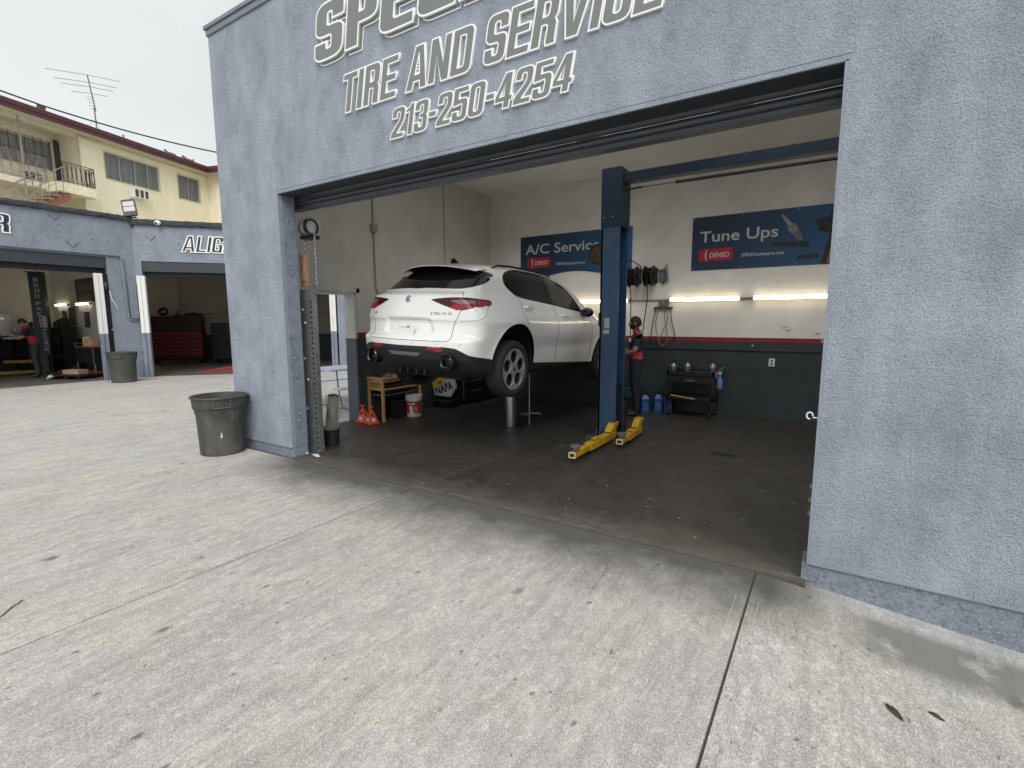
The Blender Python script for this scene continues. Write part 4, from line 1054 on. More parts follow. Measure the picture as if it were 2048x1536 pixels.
# ================================================================ bucket with a sheathed roll, beside the rail
t = thing('bucket', 'small black bucket on the floor inside the left door rail', 'bucket', (-5.53, .66, .002))
MB().lathe([(.0, .004), (.088, .004), (.092, 0), (.104, .20), (.108, .203), (.108, .212), (.100, .212), (.095, .03), (0, .02)], 32).build('bucket_body', M_black, t, smooth=True, ang=30)
MB().tube([(.106*math.cos(a), .106*math.sin(a), .185-.10*math.sin(a+.0)) for a in np.linspace(0, math.pi, 15)], .0025, 5).build('bail', M_steel, t, smooth=True)
t = thing('filter_roll', 'grey roll in a clear plastic sleeve leaning upright on the black bucket', 'filter', (-5.53, .66, .214), rot=(0, R(9), 0))
MB().lathe([(0, 0), (.066, 0), (.070, .01), (.070, .46), (.06, .47), (0, .47)], 24).build('roll', pm('grey mesh roll', (.03, .03, .028), .7, var=.8, vs=16, stretch=(1, 1, .25), dirt=(.22, .22, .2), ds=9, dlo=.55, dhi=.7), t, smooth=True, ang=40)
m = MB(); n = 26; vs = []; fs = []; rr = random.Random(5)
for i in range(9):
    for j in range(n):
        a = 2*math.pi*j/n; r = .088+.012*math.sin(3*a+i)+rr.uniform(-.005, .005); vs.append((r*math.cos(a)+.016*math.sin(i*.5), r*math.sin(a), .0+.058*i))
for i in range(8):
    for j in range(n): fs.append((i*n+j, i*n+(j+1) % n, (i+1)*n+(j+1) % n, (i+1)*n+j))
m.add(vs, fs)
mt = pm('clear sleeve', (.55, .55, .52), .25, var=0); mt.node_tree.nodes['Principled BSDF'].inputs['Alpha'].default_value = .30
m.build('plastic_sleeve', mt, t, smooth=True)
MB().lathe([(0, .004), (.022, .004), (.024, 0)], 16, Matrix.Translation((.085, -.045, .17)) @ Matrix.Rotation(R(90), 4, 'X') @ Matrix.Rotation(R(50), 4, 'Y')).build('round_label', M_black, t)

# ================================================================ passage: folding picnic table seen through the side door
t = thing('picnic_table', 'folding picnic table with pale blue top and bench in the passage outside', 'table', (-8.02, 2.75, 0), R(-8))
M_tt = pm('pale blue table top', (.50, .58, .70), .4, var=.05)
MB().box(-.40, .40, -.38, 1.3, .715, .745).build('table_top', M_tt, t, bevel=.01)
for sx in (-1, 1):
    MB().box(sx*.72-.13, sx*.72+.13, -.45, 1.3, .415, .44).build('bench', M_tt, t, bevel=.008)
for yy in (-.2, 1.1):
    m = MB(); m.tube([(-.30, yy, .71), (-.72, yy, .02), (-.72, yy, .41)], .014, 8); m.tube([(.30, yy, .71), (.34, yy, .35), (.45, yy, .05), (.72, yy, .02), (.72, yy, .41)], .014, 8); m.tube([(-.72, yy, .02), (.72, yy, .02)], .014, 8)
    m.build('table_leg', M_galv, t, smooth=True)

# ================================================================ wooden table with clutter by the side wall
M_pine = pm('pine wood', (.46, .27, .115), .5, var=.22, vs=4, stretch=(8, 8, 1.2))
t = thing('pine_table', 'tall yellow pine table with a slatted apron against the side wall', 'table', (-6.20, 2.06, 0))
w, d, h = .36, .86, .72
MB().box(-.20, .19, -.03, d+.03, h-.025, h).build('table_top', M_pine, t, bevel=.004)
for x in (-.165, .155):
    for y in (0, d): MB().box(x-.02, x+.02, y-.02, y+.02, .002, h-.026).build('leg', M_pine, t, bevel=.003)
for y in (-.012, d-.012):
    MB().box(-.143, .133, y, y+.024, h-.075, h-.027).build('top_rail', M_pine, t); MB().box(-.143, .133, y, y+.024, h-.205, h-.17).build('lower_rail', M_pine, t)
    for i in (range(7) if y < .1 else ()): MB().box(-.118+.036*i, -.108+.036*i, y+.004, y+.02, h-.169, h-.076).build('slat', M_pine, t)
for x in (-.165, .155):
    MB().box(x-.011, x+.011, .022, d-.022, h-.075, h-.027).build('side_rail', M_pine, t); MB().box(x-.011, x+.011, .022, d-.022, h-.205, h-.175).build('side_rail', M_pine, t)
MB().box(-.143, .133, .03, d-.03, h-.30, h-.285).build('lower_shelf', M_galv, t)
for k, (x, y, s, lb) in enumerate(((-.06, .09, 1., 'dark metal car part lying on the near end of the pine table'), (.07, .22, 1.2, 'larger dark metal car part behind the first one on the pine table'))):
    m = MB(); rr = random.Random(20+k)
    for i in range(5): m.obox((rr.uniform(-.07, .07), rr.uniform(-.05, .05), .02+rr.uniform(0, .025)), (rr.uniform(.04, .12), rr.uniform(.03, .08), rr.uniform(.02, .04)), rr.uniform(0, 3))
    m.tube([(-.1, 0, .012), (-.03, .02, .012), (.1, -.01, .012)], .012, 8)
    o = m.build('car_part', M_steel if k else pm('dark casting', (.07, .065, .075), .45, .6, var=.3), bevel=.004); o.location = (-6.20+x, 2.06+y, h); tag(o, lb, 'car part')
# storage under the table
for k, (x, y, z, sx, sy, sz, lb) in enumerate(((-6.22, 2.55, .0, .27, .4, .30, 'black crate on the floor under the pine table'), (-6.22, 2.47, .437, .24, .5, .07, 'flat dark box on the shelf of the pine table'))):
    m = MB(); m.box(-sx/2, sx/2, -sy/2, sy/2, 0, .02); m.box(-sx/2, -sx/2+.015, -sy/2, sy/2, .02, sz); m.box(sx/2-.015, sx/2, -sy/2, sy/2, .02, sz); m.box(-sx/2+.015, sx/2-.015, -sy/2, -sy/2+.015, .02, sz); m.box(-sx/2+.015, sx/2-.015, sy/2-.015, sy/2, .02, sz)
    o = m.build('storage_crate', M_blackmetal, bevel=.004); o.location = (x, y, z+.002); tag(o, lb, 'crate')
# jack stands
M_or = pm('orange enamel', (.62, .075, .022), .4, var=.15, vs=10, dirt=(.10, .03, .02), ds=9, dlo=.6, dhi=.8)
def jack(label, loc, rz):
    t = thing('jack_stand', label, 'jack stand', loc, rz, 'orange jack stands')
    for k in range(4):
        a = R(45+90*k); c, s = math.cos(a), math.sin(a)
        MB().bar((c*.115, s*.115, .006), (c*.032, s*.032, .20), .022, .022).build('leg', M_or, t)
    for k in range(4):
        a = R(90*k); T = Matrix.Rotation(a, 4, 'Z')
        m = MB(); m.add([T @ Vector(p) for p in [(.072, -.06, .03), (.072, .06, .03), (.040, .032, .15), (.040, -.032, .15)]], [(0, 1, 2, 3)]); m.add([T @ Vector(p) for p in [(.086, -.08, .012), (.086, .08, .012), (.083, .078, .035), (.083, -.078, .035)]], [(0, 1, 2, 3)])
        p = m.build('side_plate', M_or, t); s_ = p.modifiers.new('solid', 'SOLIDIFY'); s_.thickness = .004
        m = MB(); m.add([T @ Vector(p) for p in [(.071, -.035, .055), (.071, .035, .055), (.0575, .026, .105), (.0575, -.026, .105)]], [(0, 1, 2, 3)])
        p = m.build('label_plate', pm('worn label', (.55, .53, .52), .5, var=.5, vs=40), t); s_ = p.modifiers.new('solid', 'SOLIDIFY'); s_.thickness = .008; s_.offset = 0
    MB().lathe([(.034, .18), (.036, .21), (.030, .225), (.022, .225), (.022, .20)], 16).build('collar', M_or, t, smooth=True)
    m = MB(); m.box(-.017, .017, -.011, .011, .16, .28); m.prism([(-.045, .30), (-.045, .275), (-.015, .262), (.015, .262), (.045, .275), (.045, .30), (.03, .287), (-.03, .287)], -.02, .02, wall_T((0, 0, 0), (1, 0, 0), (0, -1, 0))); m.build('ratchet_post', M_or, t, bevel=.003)
    MB().tube([(.03, 0, .2), (.06, -.01, .21), (.10, -.02, .17)], .005, 6).build('handle', M_steel, t, smooth=True)
    return t
jack('orange jack stand on the left, nearer the side door', (-6.30, 1.86, .002), R(12)); jack('orange jack stand on the right, against the pine table leg', (-6.085, 1.84, .002), R(-14))
# white and red pail
t = thing('pail', 'white pail with a red printed label under the raised car', 'pail', (-6.02, 2.74, .002))
MB().lathe([(0, 0), (.128, 0), (.130, .004), (.142, .30), (.148, .30), (.148, .312), (.143, .314), (.145, .345), (.150, .347), (.150, .365), (.142, .37), (0, .362)], 36).build('pail_body', pm('white pail plastic', (.62, .61, .60), .45, var=.08, dirt=(.25, .23, .21), ds=6, dlo=.58, dhi=.8), t, smooth=True, ang=30)
def lab_band(a0, a1, z0, z1, mat, dr, name):
    m = MB(); n = 14; vs = []
    for i in range(n+1):
        a = a0+(a1-a0)*i/n
        for z in (z0, z1): r = .130+.012*z/.30+dr; vs.append((r*math.cos(a), r*math.sin(a), z))
    m.add(vs, [(2*i, 2*i+2, 2*i+3, 2*i+1) for i in range(n)]); return m.build(name, mat, t, smooth=True)
lab_band(R(-170), R(20), .06, .27, pm('red print', (.42, .035, .045), .45, var=.1), .0012, 'label')
lab_band(R(-62), R(-20), .075, .17, pm('photo print', (.30, .20, .13), .5, var=.7, vs=30), .002, 'label_picture')
lab_band(R(-95), R(-40), .215, .235, M_whitep, .002, 'label_stripe'); lab_band(R(-80), R(-60), .10, .19, M_whitep, .002, 'label_panel'); lab_band(R(-76), R(-55), .06, .10, M_whitep, .0022, 'label_panel')
MB().tube([(.152*math.cos(a), .152*math.sin(a), .31-.07*math.sin(-a)) for a in np.linspace(-math.pi, 0, 17)], .003, 5).build('bail', M_steel, t, smooth=True)
# yellow and white parts-shop box, tilted
t = thing('parts_box', 'tilted yellow and white box marked NAPA under the raised car', 'box', (-6.12, 3.72, .14), rot=(0, 0, 0))
b1 = thing('stack_base', 'low black tote carrying the tilted yellow and white box', 'crate', (-6.12, 3.72, .002)); MB().box(-.2, .2, -.16, .16, 0, .12).build('tote', M_blackmetal, b1, bevel=.01); MB().box(-.21, .21, -.17, .17, .1205, .134).build('tote_lid', M_black, b1, bevel=.004)
b1.name = 'storage_tote'
NT_ = wall_T((-.17, -.13, .0), (1, .35, 0), (.35, -1, 0)) @ Matrix.Rotation(R(32), 4, 'Z')
m = MB(); m.prism([(.0, .0), (.30, -.10), (.44, .04), (.44, .24), (.24, .36), (.0, .24)], -.10, 0, wall_T((-.19, -.10, .085), (1, .35, 0), (.35, -1, 0)) @ Matrix.Rotation(R(14), 4, 'Z'))
bx = m.build('box_body', pm('box white', (.46, .45, .43), .5, var=.15, vs=8), t)
m = MB(); m.prism([(.0, .155), (.43, .265), (.40, .265), (.24, .355), (.002, .238)], .0005, .0015, wall_T((-.19, -.10, .085), (1, .35, 0), (.35, -1, 0)) @ Matrix.Rotation(R(14), 4, 'Z')); m.build('yellow_panel', pm('yellow print', (.50, .34, .02), .5, var=.1), bx)
m = MB(); m.prism(rounded(.10, .06, .02), .002, .003, wall_T((-.19, -.10, .085), (1, .35, 0), (.35, -1, 0)) @ Matrix.Rotation(R(14), 4, 'Z') @ Matrix.Translation((.16, .215, 0))); m.build('red_spot', pm('red spot print', (.35, .07, .02), .5, var=.1), bx)
text_obj('print', 'NAPA', wall_T((-.19, -.10, .085), (1, .35, 0), (.35, -1, 0)) @ Matrix.Rotation(R(20), 4, 'Z') @ Matrix.Translation((.03, -.0, .001)), .155, pm('navy print', (.015, .018, .04), .5, var=0), bx, off=.04, ext=.001, width=.37, shear=.15)
# dark cabinets along the side wall further in
for k, (x, y, lb) in enumerate(((-6.14, 4.35, 'black drawer cabinet by the side wall, the nearer one with pale stickers'), (-6.14, 4.98, 'black drawer cabinet in the back corner by the side wall'))):
    t = thing('tool_cabinet', lb, 'cabinet', (x, y, .002), 0, 'black cabinets behind the car')
    MB().box(-.24, .24, -.29, .29, .06, .95).build('cabinet_body', M_blackmetal, t, bevel=.006)
    for i in range(4): MB().box(.241, .252, -.27, .27, .12+.2*i, .29+.2*i).build('drawer', M_blackmetal, t, bevel=.004)
    for i in range(4): MB().box(.253, .264, -.2, .2, .26+.2*i, .272+.2*i).build('drawer_pull', M_galv, t)
    for sx in (-.18, .18):
        for sy in (-.23, .23): MB().lathe([(0, -.012), (.03, -.012), (.03, .012), (0, .012)], 12, Matrix.Translation((sx, sy, .03)) @ Matrix.Rotation(R(90), 4, 'Y')).build('caster', M_black, t)
    if k == 0:
        m = MB(); rr = random.Random(11)
        for i in range(8):
            x0 = -.20+.055*(i % 3)+rr.uniform(-.005, .005); z = .50-.035*(i//3); m.box(x0, x0+.045, -.2945, -.2915, z, z+.026)
        m.build('sticker', pm('pale sticker', (.38, .38, .36), .5, var=.3, vs=60), t)
        m = MB(); m.box(.17, .185, -.2945, -.291, .10, .80); m.build('edge_strip', M_galv, t)

# ================================================================ in-ground lift carrying the car
t = thing('in_ground_lift', 'polished steel lift piston rising from the floor under the car', 'vehicle lift', (-4.17, 2.97, .002))
MB().lathe([(0, .0), (.24, .0), (.24, .008), (.20, .012), (.0, .012)], 40).build('floor_plate', M_blackmetal, t, smooth=True, ang=30)
MB().lathe([(.105, .0125), (.105, .80)], 40).build('piston', pm('polished piston', (.50, .50, .50), .22, 1., var=.06, vs=8), t, smooth=True)
m = MB(); m.box(-.12, .12, -.55, .55, .80, .88); m.box(-.62, .62, -.62, -.50, .84, .92); m.box(-.62, .62, .50, .62, .84, .92)
m.build('lift_cradle', M_blackmetal, t, bevel=.006)
for sx in (-.55, .55):
    for sy in (-.56, .56): MB().lathe([(0, 0), (.05, 0), (.06, .05), (.0, .055)], 16, Matrix.Translation((sx, sy, .92))).build('lift_pad', M_black, t, smooth=True, ang=30)
m = MB(); m.tube([(.27, .12, .01), (.27, .12, .83)], .013, 8); m.build('safety_leg', M_steel, t, smooth=True)
m = MB(); m.tube([(.18, .0, .20), (.27, .12, .20), (.42, .22, .19)], .006, 6); m.tube([(.19, .02, .17), (.3, .1, .165)], .006, 6); m.build('release_rod', M_steel, t, smooth=True)

# ================================================================ two-post lift
M_lift = pm('lift blue', (.022, .068, .145), .42, .1, var=.16, vs=5, dirt=(.095, .10, .12), ds=3.2, dlo=.52, dhi=.75)
M_lift2 = pm('lift blue beam', (.011, .024, .044), .45, .1, var=.15, vs=5)
M_yel = pm('lift yellow', (.62, .36, .012), .42, .1, var=.15, vs=8, dirt=(.13, .085, .03), ds=9, dlo=.52, dhi=.72)
LX, LY = -2.66, 2.86
t = thing('two_post_lift', 'blue two post vehicle lift with low yellow swing arms and an overhead beam', 'vehicle lift', (LX, LY, .002))
def post(x, sgn_):
    m = MB()      # C section open towards the bay
    if sgn_ > 0: m.box(x, x+.03, 0, .32, 0, 3.0); m.box(x, x+.26, 0, .025, 0, 3.0); m.box(x, x+.26, .295, .32, 0, 3.0)
    else: m.box(x+.23, x+.26, 0, .32, 0, 3.0); m.box(x, x+.26, 0, .025, 0, 3.0); m.box(x, x+.26, .295, .32, 0, 3.0)
    p = m.build('post', M_lift, t, bevel=.004)
    m = MB()
    m.box(x-.006, x+.27, -.008, .33, 2.86, 3.60); q = m.build('post_extension', M_lift2, t, bevel=.004)
    m = MB(); m.box(x-.14, x+.40, -.12, .42, .0, .02); 
    m.prism([(0, .021), (-.12, .021), (0, .22)], -.006, .006, wall_T((x-.001, .16, 0), (1, 0, 0), (0, -1, 0)))
    m.prism([(0, .021), (-.10, .021), (0, .22)], -.006, .006, wall_T((x+.06, -.001, 0), (0, 1, 0), (1, 0, 0)))
    b = m.build('base_plate', pm('scuffed base plate', (.10, .11, .125), .5, .5, var=.3, vs=12), t, bevel=.002)
    m = MB()
    for dx, dy in ((-.10, -.08), (.1, -.08), (.35, -.08), (-.1, .38), (.35, .38)): m.lathe([(0, .05), (.014, .05), (.014, .02)], 8, Matrix.Translation((x+dx, dy, 0)))
    m.build('anchor_bolt', M_steel, b)
    m = MB(); xs_ = x+.035 if sgn_ > 0 else x+.02
    m.box(xs_, xs_+.20, .03, .29, .10, .75); m.build('carriage', M_blackmetal, t, bevel=.005)
    m = MB(); m.tube([(x+.16, .16, .76), (x+.16, .16, 2.8)], .018, 8); m.tube([(x+.20, .06, .76), (x+.20, .06, 3.4)], .005, 6); m.build('lift_cylinder', M_blackmetal, t, smooth=True)
    return p
p1 = post(0, 1); post(3.25, -1)
m = MB(); m.box(.272, 3.245, .08, .24, 3.42, 3.54); m.build('overhead_beam', M_lift2, t, bevel=.004)
m = MB(); m.tube([(.27, .12, 3.33), (.50, .12, 3.335)], .013, 8); m.tube([(.48, .12, 3.335), (.95, .12, 3.335)], .005, 6); m.tube([(.92, .12, 3.335), (3.1, .12, 3.335)], .019, 8); m.build('shutoff_bar', M_blackmetal, t, smooth=True)
m = MB(); 
for x in (.04, .16): m.ball((x, -.012, 2.98), .008, 8)
m.build('bolt_heads', M_steel, t)
m = MB(); m.prism(rounded(.075, .14, .004), .0005, .002, wall_T((.105, -.0005, 1.60), (1, 0, 0), (0, -1, 0))); m.prism(rounded(.085, .05, .004), .0005, .002, wall_T((.10, -.0005, 1.485), (1, 0, 0), (0, -1, 0)))
st = m.build('warning_sticker', pm('aged sticker', (.40, .42, .38), .5, var=.25, vs=60), t)
m = MB(); rr = random.Random(6)
for i in range(9): m.box(.075, .075+rr.uniform(.03, .055), -.0036, -.0028, 1.535+.014*i, 1.539+.014*i)
m.build('sticker_print', pm('faded print', (.2, .22, .19), .6, var=.3, vs=80), st)
MB().box(-.035, -.002, .04, .12, 1.56, 1.74).build('control_box', M_blackmetal, t, bevel=.004)
# swing arms lying low in front of the post
def arm(name, p0, p1, w0=.105, h0=.085, pivot_z=.095):
    p0 = Vector(p0); p1 = Vector(p1); d = (p1-p0); ln = d.length; d.normalize()
    a = math.atan2(d.y, d.x)
    e = bpy.data.objects.new(name, None); link(e, t); e.location = p0; e.rotation_euler = (0, 0, a)
    def ctube(x0, x1, w, h, th, z0):
        m = MB(); m.box(x0, x1, -w/2, w/2, z0, z0+th); m.box(x0, x1, -w/2, w/2, z0+h-th, z0+h); m.box(x0, x1, -w/2, -w/2+th, z0+th, z0+h-th); m.box(x0, x1, w/2-th, w/2, z0+th, z0+h-th); return m
    ctube(0, ln*.66, w0, h0, .010, .05).build('outer_tube', M_yel, e, bevel=.003)
    ctube(ln*.30, ln-.02, w0-.026, h0-.026, .009, .063).build('inner_tube', M_yel, e, bevel=.003)
    ctube(ln-.02, ln, w0-.020, h0-.020, .011, .060).build('end_collar', pm('lift pale yellow', (.68, .58, .30), .45, var=.1), e)
    MB().box(ln-.019, ln-.016, -w0/2+.022, w0/2-.022, .07, .118).build('tube_hollow', M_black, e)
    MB().lathe([(0, .0), (.04, .0), (.044, .03), (.068, .035), (.068, .052), (.0, .055)], 24, Matrix.Translation((ln-.10, 0, .139))).build('arm_pad', M_galv, e, smooth=True, ang=30)
    m = MB(); m.prism([(-.02, .151), (.20, .151), (.06, .25), (-.10, .25), (-.10, .2), (-.02, .2)], -w0*.46, w0*.46, wall_T((0, 0, 0), (1, 0, 0), (0, -1, 0))); m.build('gusset', M_yel, e, bevel=.004)
    MB().box(ln*.40, ln*.52, -w0*.3, w0*.3, .1505, .163).build('stop_block', M_yel, e, bevel=.003)
    MB().cyl((0, 0, .02), (0, 0, .24), .045, n=20).build('pivot_pin', M_steel, e, smooth=True)
    return e
arm('swing_arm', (.22, .02, 0), (.235, -1.30, 0)); arm('swing_arm', (.42, .50, 0), (.47, -.40, 0))
m = MB(); m.tube([(.33, .10, .03), (.28, .04, .75)], .012, 8); m.tube([(.36, .12, .03), (.36, .07, .55)], .015, 8); m.box(.26, .44, .0, .2, .02, .06); m.build('restraint_gear', M_blackmetal, t, smooth=True)

# ================================================================ back wall: banners, lights, hose reels, gauges
def banner_obj(name, label, x0, x1, z0, z1, curve=False):
    t = thing(name, label, 'banner', (x0, 5.636, z0), 0)
    w, h = x1-x0, z1-z0; T0 = wall_T((0, 0, 0), (1, 0, 0), (0, -1, 0))
    pts = [(0, h), (0, 0)]
    if curve: pts += [(w*.20+(w*.62)*k/12, .0+.11*math.sin(math.pi*k/12)) for k in range(13)]
    pts += [(w, 0), (w, h)]
    # print: dark navy fading to a lighter blue on the right
    m_ = bpy.data.materials.get('banner print')
    if not m_:
        m_ = pm('banner print', (.02, .05, .13), .4, var=0, bump=.6, bs=2.2); nt_ = m_.node_tree
        g = nt_.nodes.new('ShaderNodeTexCoord'); sp = nt_.nodes.new('ShaderNodeSeparateXYZ'); r = nt_.nodes.new('ShaderNodeValToRGB')
        mp = nt_.nodes.new('ShaderNodeMapRange'); mp.inputs[2].default_value = 2.4
        nt_.links.new(g.outputs['Object'], sp.inputs[0]); nt_.links.new(sp.outputs[0], mp.inputs[0]); nt_.links.new(mp.outputs[0], r.inputs[0])
        r.color_ramp.elements[0].color = (.022, .040, .085, 1); r.color_ramp.elements[1].color = (.035, .13, .28, 1); r.color_ramp.elements[0].position = .25
        nt_.links.new(r.outputs[0], nt_.nodes['Principled BSDF'].inputs['Base Color'])
    sh = MB().prism(pts, 0, .006, T0).build('banner_sheet', m_, t)
    m = MB()
    for x in (.03, w*.33, w*.66, w-.03):
        for z in (.03, h-.03):
            if not (curve and z < .1 and .2*w < x < .8*w): m.lathe([(.006, .0072), (.014, .0075), (.014, .006)], 12, T0 @ Matrix.Translation((x, z, 0)))
    m.build('eyelet', M_steel, sh)
    return t, sh, T0, w, h
M_print = pm('white print', (.62, .62, .60), .5, var=.03)
M_redp = pm('red logo print', (.42, .022, .03), .45, var=.05)
def logo(sh, T0, x, z, w, h):
    m = MB().prism(rounded(w, h, .015, 3, x+w/2, z+h/2), .0065, .0075, T0).build('logo_panel', M_redp, sh)
    m = MB(); n = 10; L1 = [(x+w*.20+.03*w*math.cos(math.pi*(k/n-.5))-.06*w, z+h*k/n) for k in range(n+1)]
    L1 = [(x+w*.235-.05*w*math.sin(math.pi*k/n), z+h*(.02+.96*k/n)) for k in range(n+1)]; L2 = [(x+w*.25-.022*w*math.sin(math.pi*k/n), z+h*(.02+.96*k/n)) for k in range(n+1)]
    m.prism(L1+L2[::-1], .008, .0085, T0); m.build('logo_arc', M_print, sh)
    text_obj('print', 'DENSO', T0 @ Matrix.Translation((x+w*.32, z+h*.27, .0085)), h*.42, M_print, sh, off=.02, ext=.0004, width=w*.58, shear=.2)
t, sh, T0, w, h = banner_obj('service_banner', 'blue banner reading A/C Service on the back wall behind the car', -5.62, -3.20, 2.50, 3.36, True)
text_obj('print', 'A/C Service', T0 @ Matrix.Translation((.12, .50, .007)), .20, M_print, sh, off=.012, ext=.0004, width=1.66)
logo(sh, T0, .17, .22, .55, .20)
text_obj('print', 'DENSOautoparts.com', T0 @ Matrix.Translation((.85, .245, .007)), .055, M_print, sh, off=.01, ext=.0004, width=.63)
m = MB(); T = T0 @ Matrix.Translation((1.74, .40, .007)); m.lathe([(.20, 0), (.20, .002), (.15, .002), (.15, 0)], 32, T); dk = m.build('picture_disc', pm('printed dark metal', (.045, .035, .03), .4, var=.5, vs=9), sh)
m = MB(); m.lathe([(0, .0015), (.15, .0015)], 28, T); m.lathe([(.03, .003), (.09, .003)], 20, T); m.build('picture_centre', pm('printed brown metal', (.10, .06, .045), .4, var=.6, vs=7), dk)
t, sh, T0, w, h = banner_obj('service_banner', 'blue banner reading Tune Ups with a spark plug, on the back wall at the right', -2.13, .27, 2.49, 3.38)
text_obj('print', 'Tune Ups', T0 @ Matrix.Translation((.13, .47, .007)), .185, M_print, sh, off=.012, ext=.0004, width=1.19)
logo(sh, T0, .12, .15, .54, .20)
text_obj('print', 'DENSOautoparts.com', T0 @ Matrix.Translation((.80, .19, .007)), .055, M_print, sh, off=.01, ext=.0004, width=.62)
def spark(T):
    g1 = pm('printed steel', (.30, .27, .25), .4, var=.6, vs=12); 
    a = MB().prism([(-.014, 0), (.014, 0), (.014, .05), (.02, .06), (.028, .16), (.036, .22), (-.036, .22), (-.028, .16), (-.02, .06), (-.014, .05)], .0065, .0075, T).build('plug_insulator', pm('printed ceramic', (.42, .38, .33), .4, var=.35, vs=18), sh)
    b = MB().prism([(-.055, .22), (.055, .22), (.065, .235), (.065, .28), (.05, .30), (.06, .31), (.06, .33), (.045, .34), (.045, .45), (-.045, .45), (-.045, .34), (-.06, .33), (-.06, .31), (-.05, .30), (-.065, .28), (-.065, .235)], .0065, .0075, T).build('plug_shell', g1, sh)
    c = MB(); c.prism([(-.012, .45), (.012, .45), (.012, .48), (-.012, .48)], .0065, .0075, T); c.prism([(.03, .45), (.045, .45), (.045, .50), (-.01, .50), (-.01, .488), (.03, .488)], .0065, .0075, T); c.build('plug_electrode', g1, sh)
    e = MB()
    for k in range(5): e.prism([(-.044, .352+.018*k), (.044, .352+.018*k), (.044, .360+.018*k), (-.044, .360+.018*k)], .0078, .0082, T)
    e.build('plug_thread', pm('printed dark', (.10, .07, .06), .5, var=.3), sh)
spark(T0 @ Matrix.Translation((1.36, .80, 0)) @ Matrix.Rotation(R(180+36), 4, 'Z'))
mp_ = pm('printed engine', (.035, .028, .028), .5, var=.7, vs=9)
m = MB(); m.prism([(1.92, 0), (2.02, .45), (1.86, .52), (1.82, .68), (2.0, .70), (2.05, .84), (2.25, .86), (2.36, .82), (2.36, 0)], .0065, .0072, T0); m.prism([(1.2, .33), (1.75, .27), (1.75, .35), (1.25, .39)], .0065, .0072, T0); m.prism([(1.6, .09), (1.9, .10), (1.9, .17), (1.62, .15)], .0065, .0072, T0); m.build('picture_engine', mp_, sh)
m = MB(); m.prism([(2.0, .02), (2.03, .02), (2.11, .46), (2.08, .46)], .0075, .008, T0); m.build('picture_rod', pm('printed light steel', (.2, .18, .17), .4, var=.3), sh)

def tube_light(label, x0, x1, z, y=5.64, es=4.5, T=None, name='fluorescent_light'):
    t = thing(name, label, 'light', (x0, y, z), 0, 'fluorescent tubes on the back wall' if T is None else 'fluorescent tubes in the corner shop', rot=None)
    if T is not None: t.matrix_world = T
    w = x1-x0
    MB().box(0, w, -.045, -.001, -.03, .03).build('light_body', M_whitep, t, bevel=.004)
    for dz in (-.019, .019): MB().tube([(.02, -.062, dz), (w-.02, -.062, dz)], .0135, 10).build('lamp_tube', pm('lit tube', (.8, .8, .75), .5, var=0, emit=(1, .87, .60), es=es), t, smooth=True)
    for x in (0, w-.018): MB().box(x, x+.018, -.08, -.0455, -.036, .036).build('end_cap', M_whitep, t)
    return t
tube_light('lit twin fluorescent tube below the right banner, beside the doorway edge', -1.12, .06, 2.0)
tube_light('lit twin fluorescent tube between the hose reels and its right neighbour', -2.47, -1.30, 2.0)
tube_light('lit twin fluorescent tube half hidden behind the blue lift post', -4.35, -3.22, 2.0)
# hose reels
def reel(x, label):
    t = thing('hose_reel', label, 'hose reel', (x, 5.64, 2.42), 0, 'black hose reels on the back wall')
    T = Matrix.Translation((0, -.20, 0)) @ Matrix.Rotation(R(90), 4, 'Y')
    for s in (-1, 1): MB().lathe([(.0, .06*s), (.17, .06*s), (.185, .07*s), (.185, .078*s), (0, .07*s)], 32, T).build('reel_flange', M_blackmetal, t, smooth=True, ang=40)
    m = MB()
    for k in range(5): m.lathe([(.13, -.055+.022*k), (.152, -.044+.022*k), (.13, -.033+.022*k)], 28, T)
    m.build('wound_hose', M_black, t, smooth=True)
    m = MB(); m.box(-.09, .09, -.02, -.001, -.12, .16); m.box(-.095, -.083, -.22, -.02, -.06, .05); m.box(.083, .095, -.22, -.02, -.06, .05); m.build('bracket', M_blackmetal, t, bevel=.003)
    return t
r1 = reel(-3.10, 'black hose reel on the back wall, the one nearer the blue post'); r2 = reel(-2.80, 'black hose reel on the back wall, the one nearer the gauges')
MB().tube([(.0, -.34, -.05), (.02, -.34, -.5), (.03, -.33, -1.4), (.0, -.30, -2.2)], .010, 6).build('hose', M_black, r1, smooth=True)
MB().tube([(.0, -.34, -.05), (.02, -.34, -.4), (-.04, -.33, -.9), (-.10, -.32, -1.5)], .010, 6).build('hose', M_black, r2, smooth=True)
MB().tube([(-.32, -.16, .16), (-.25, -.18, .26), (-.05, -.18, .30), (.1, -.14, .2), (.12, -.06, .1)], .010, 6).build('feed_hose', M_black, r1, smooth=True)
m = MB(); rr = random.Random(12)
for k in range(4): m.tube([(.10+.03*k, -.03, .12-.02*k), (.20+.02*k, -.05, .10+.04*k), (.24+.02*k, -.04, -.02-.03*k), (.17, -.03, -.14)], .006, 5)
m.box(.11, .25, -.02, -.001, -.1, .12); m.build('wire_rack', M_steel, r2, smooth=True)
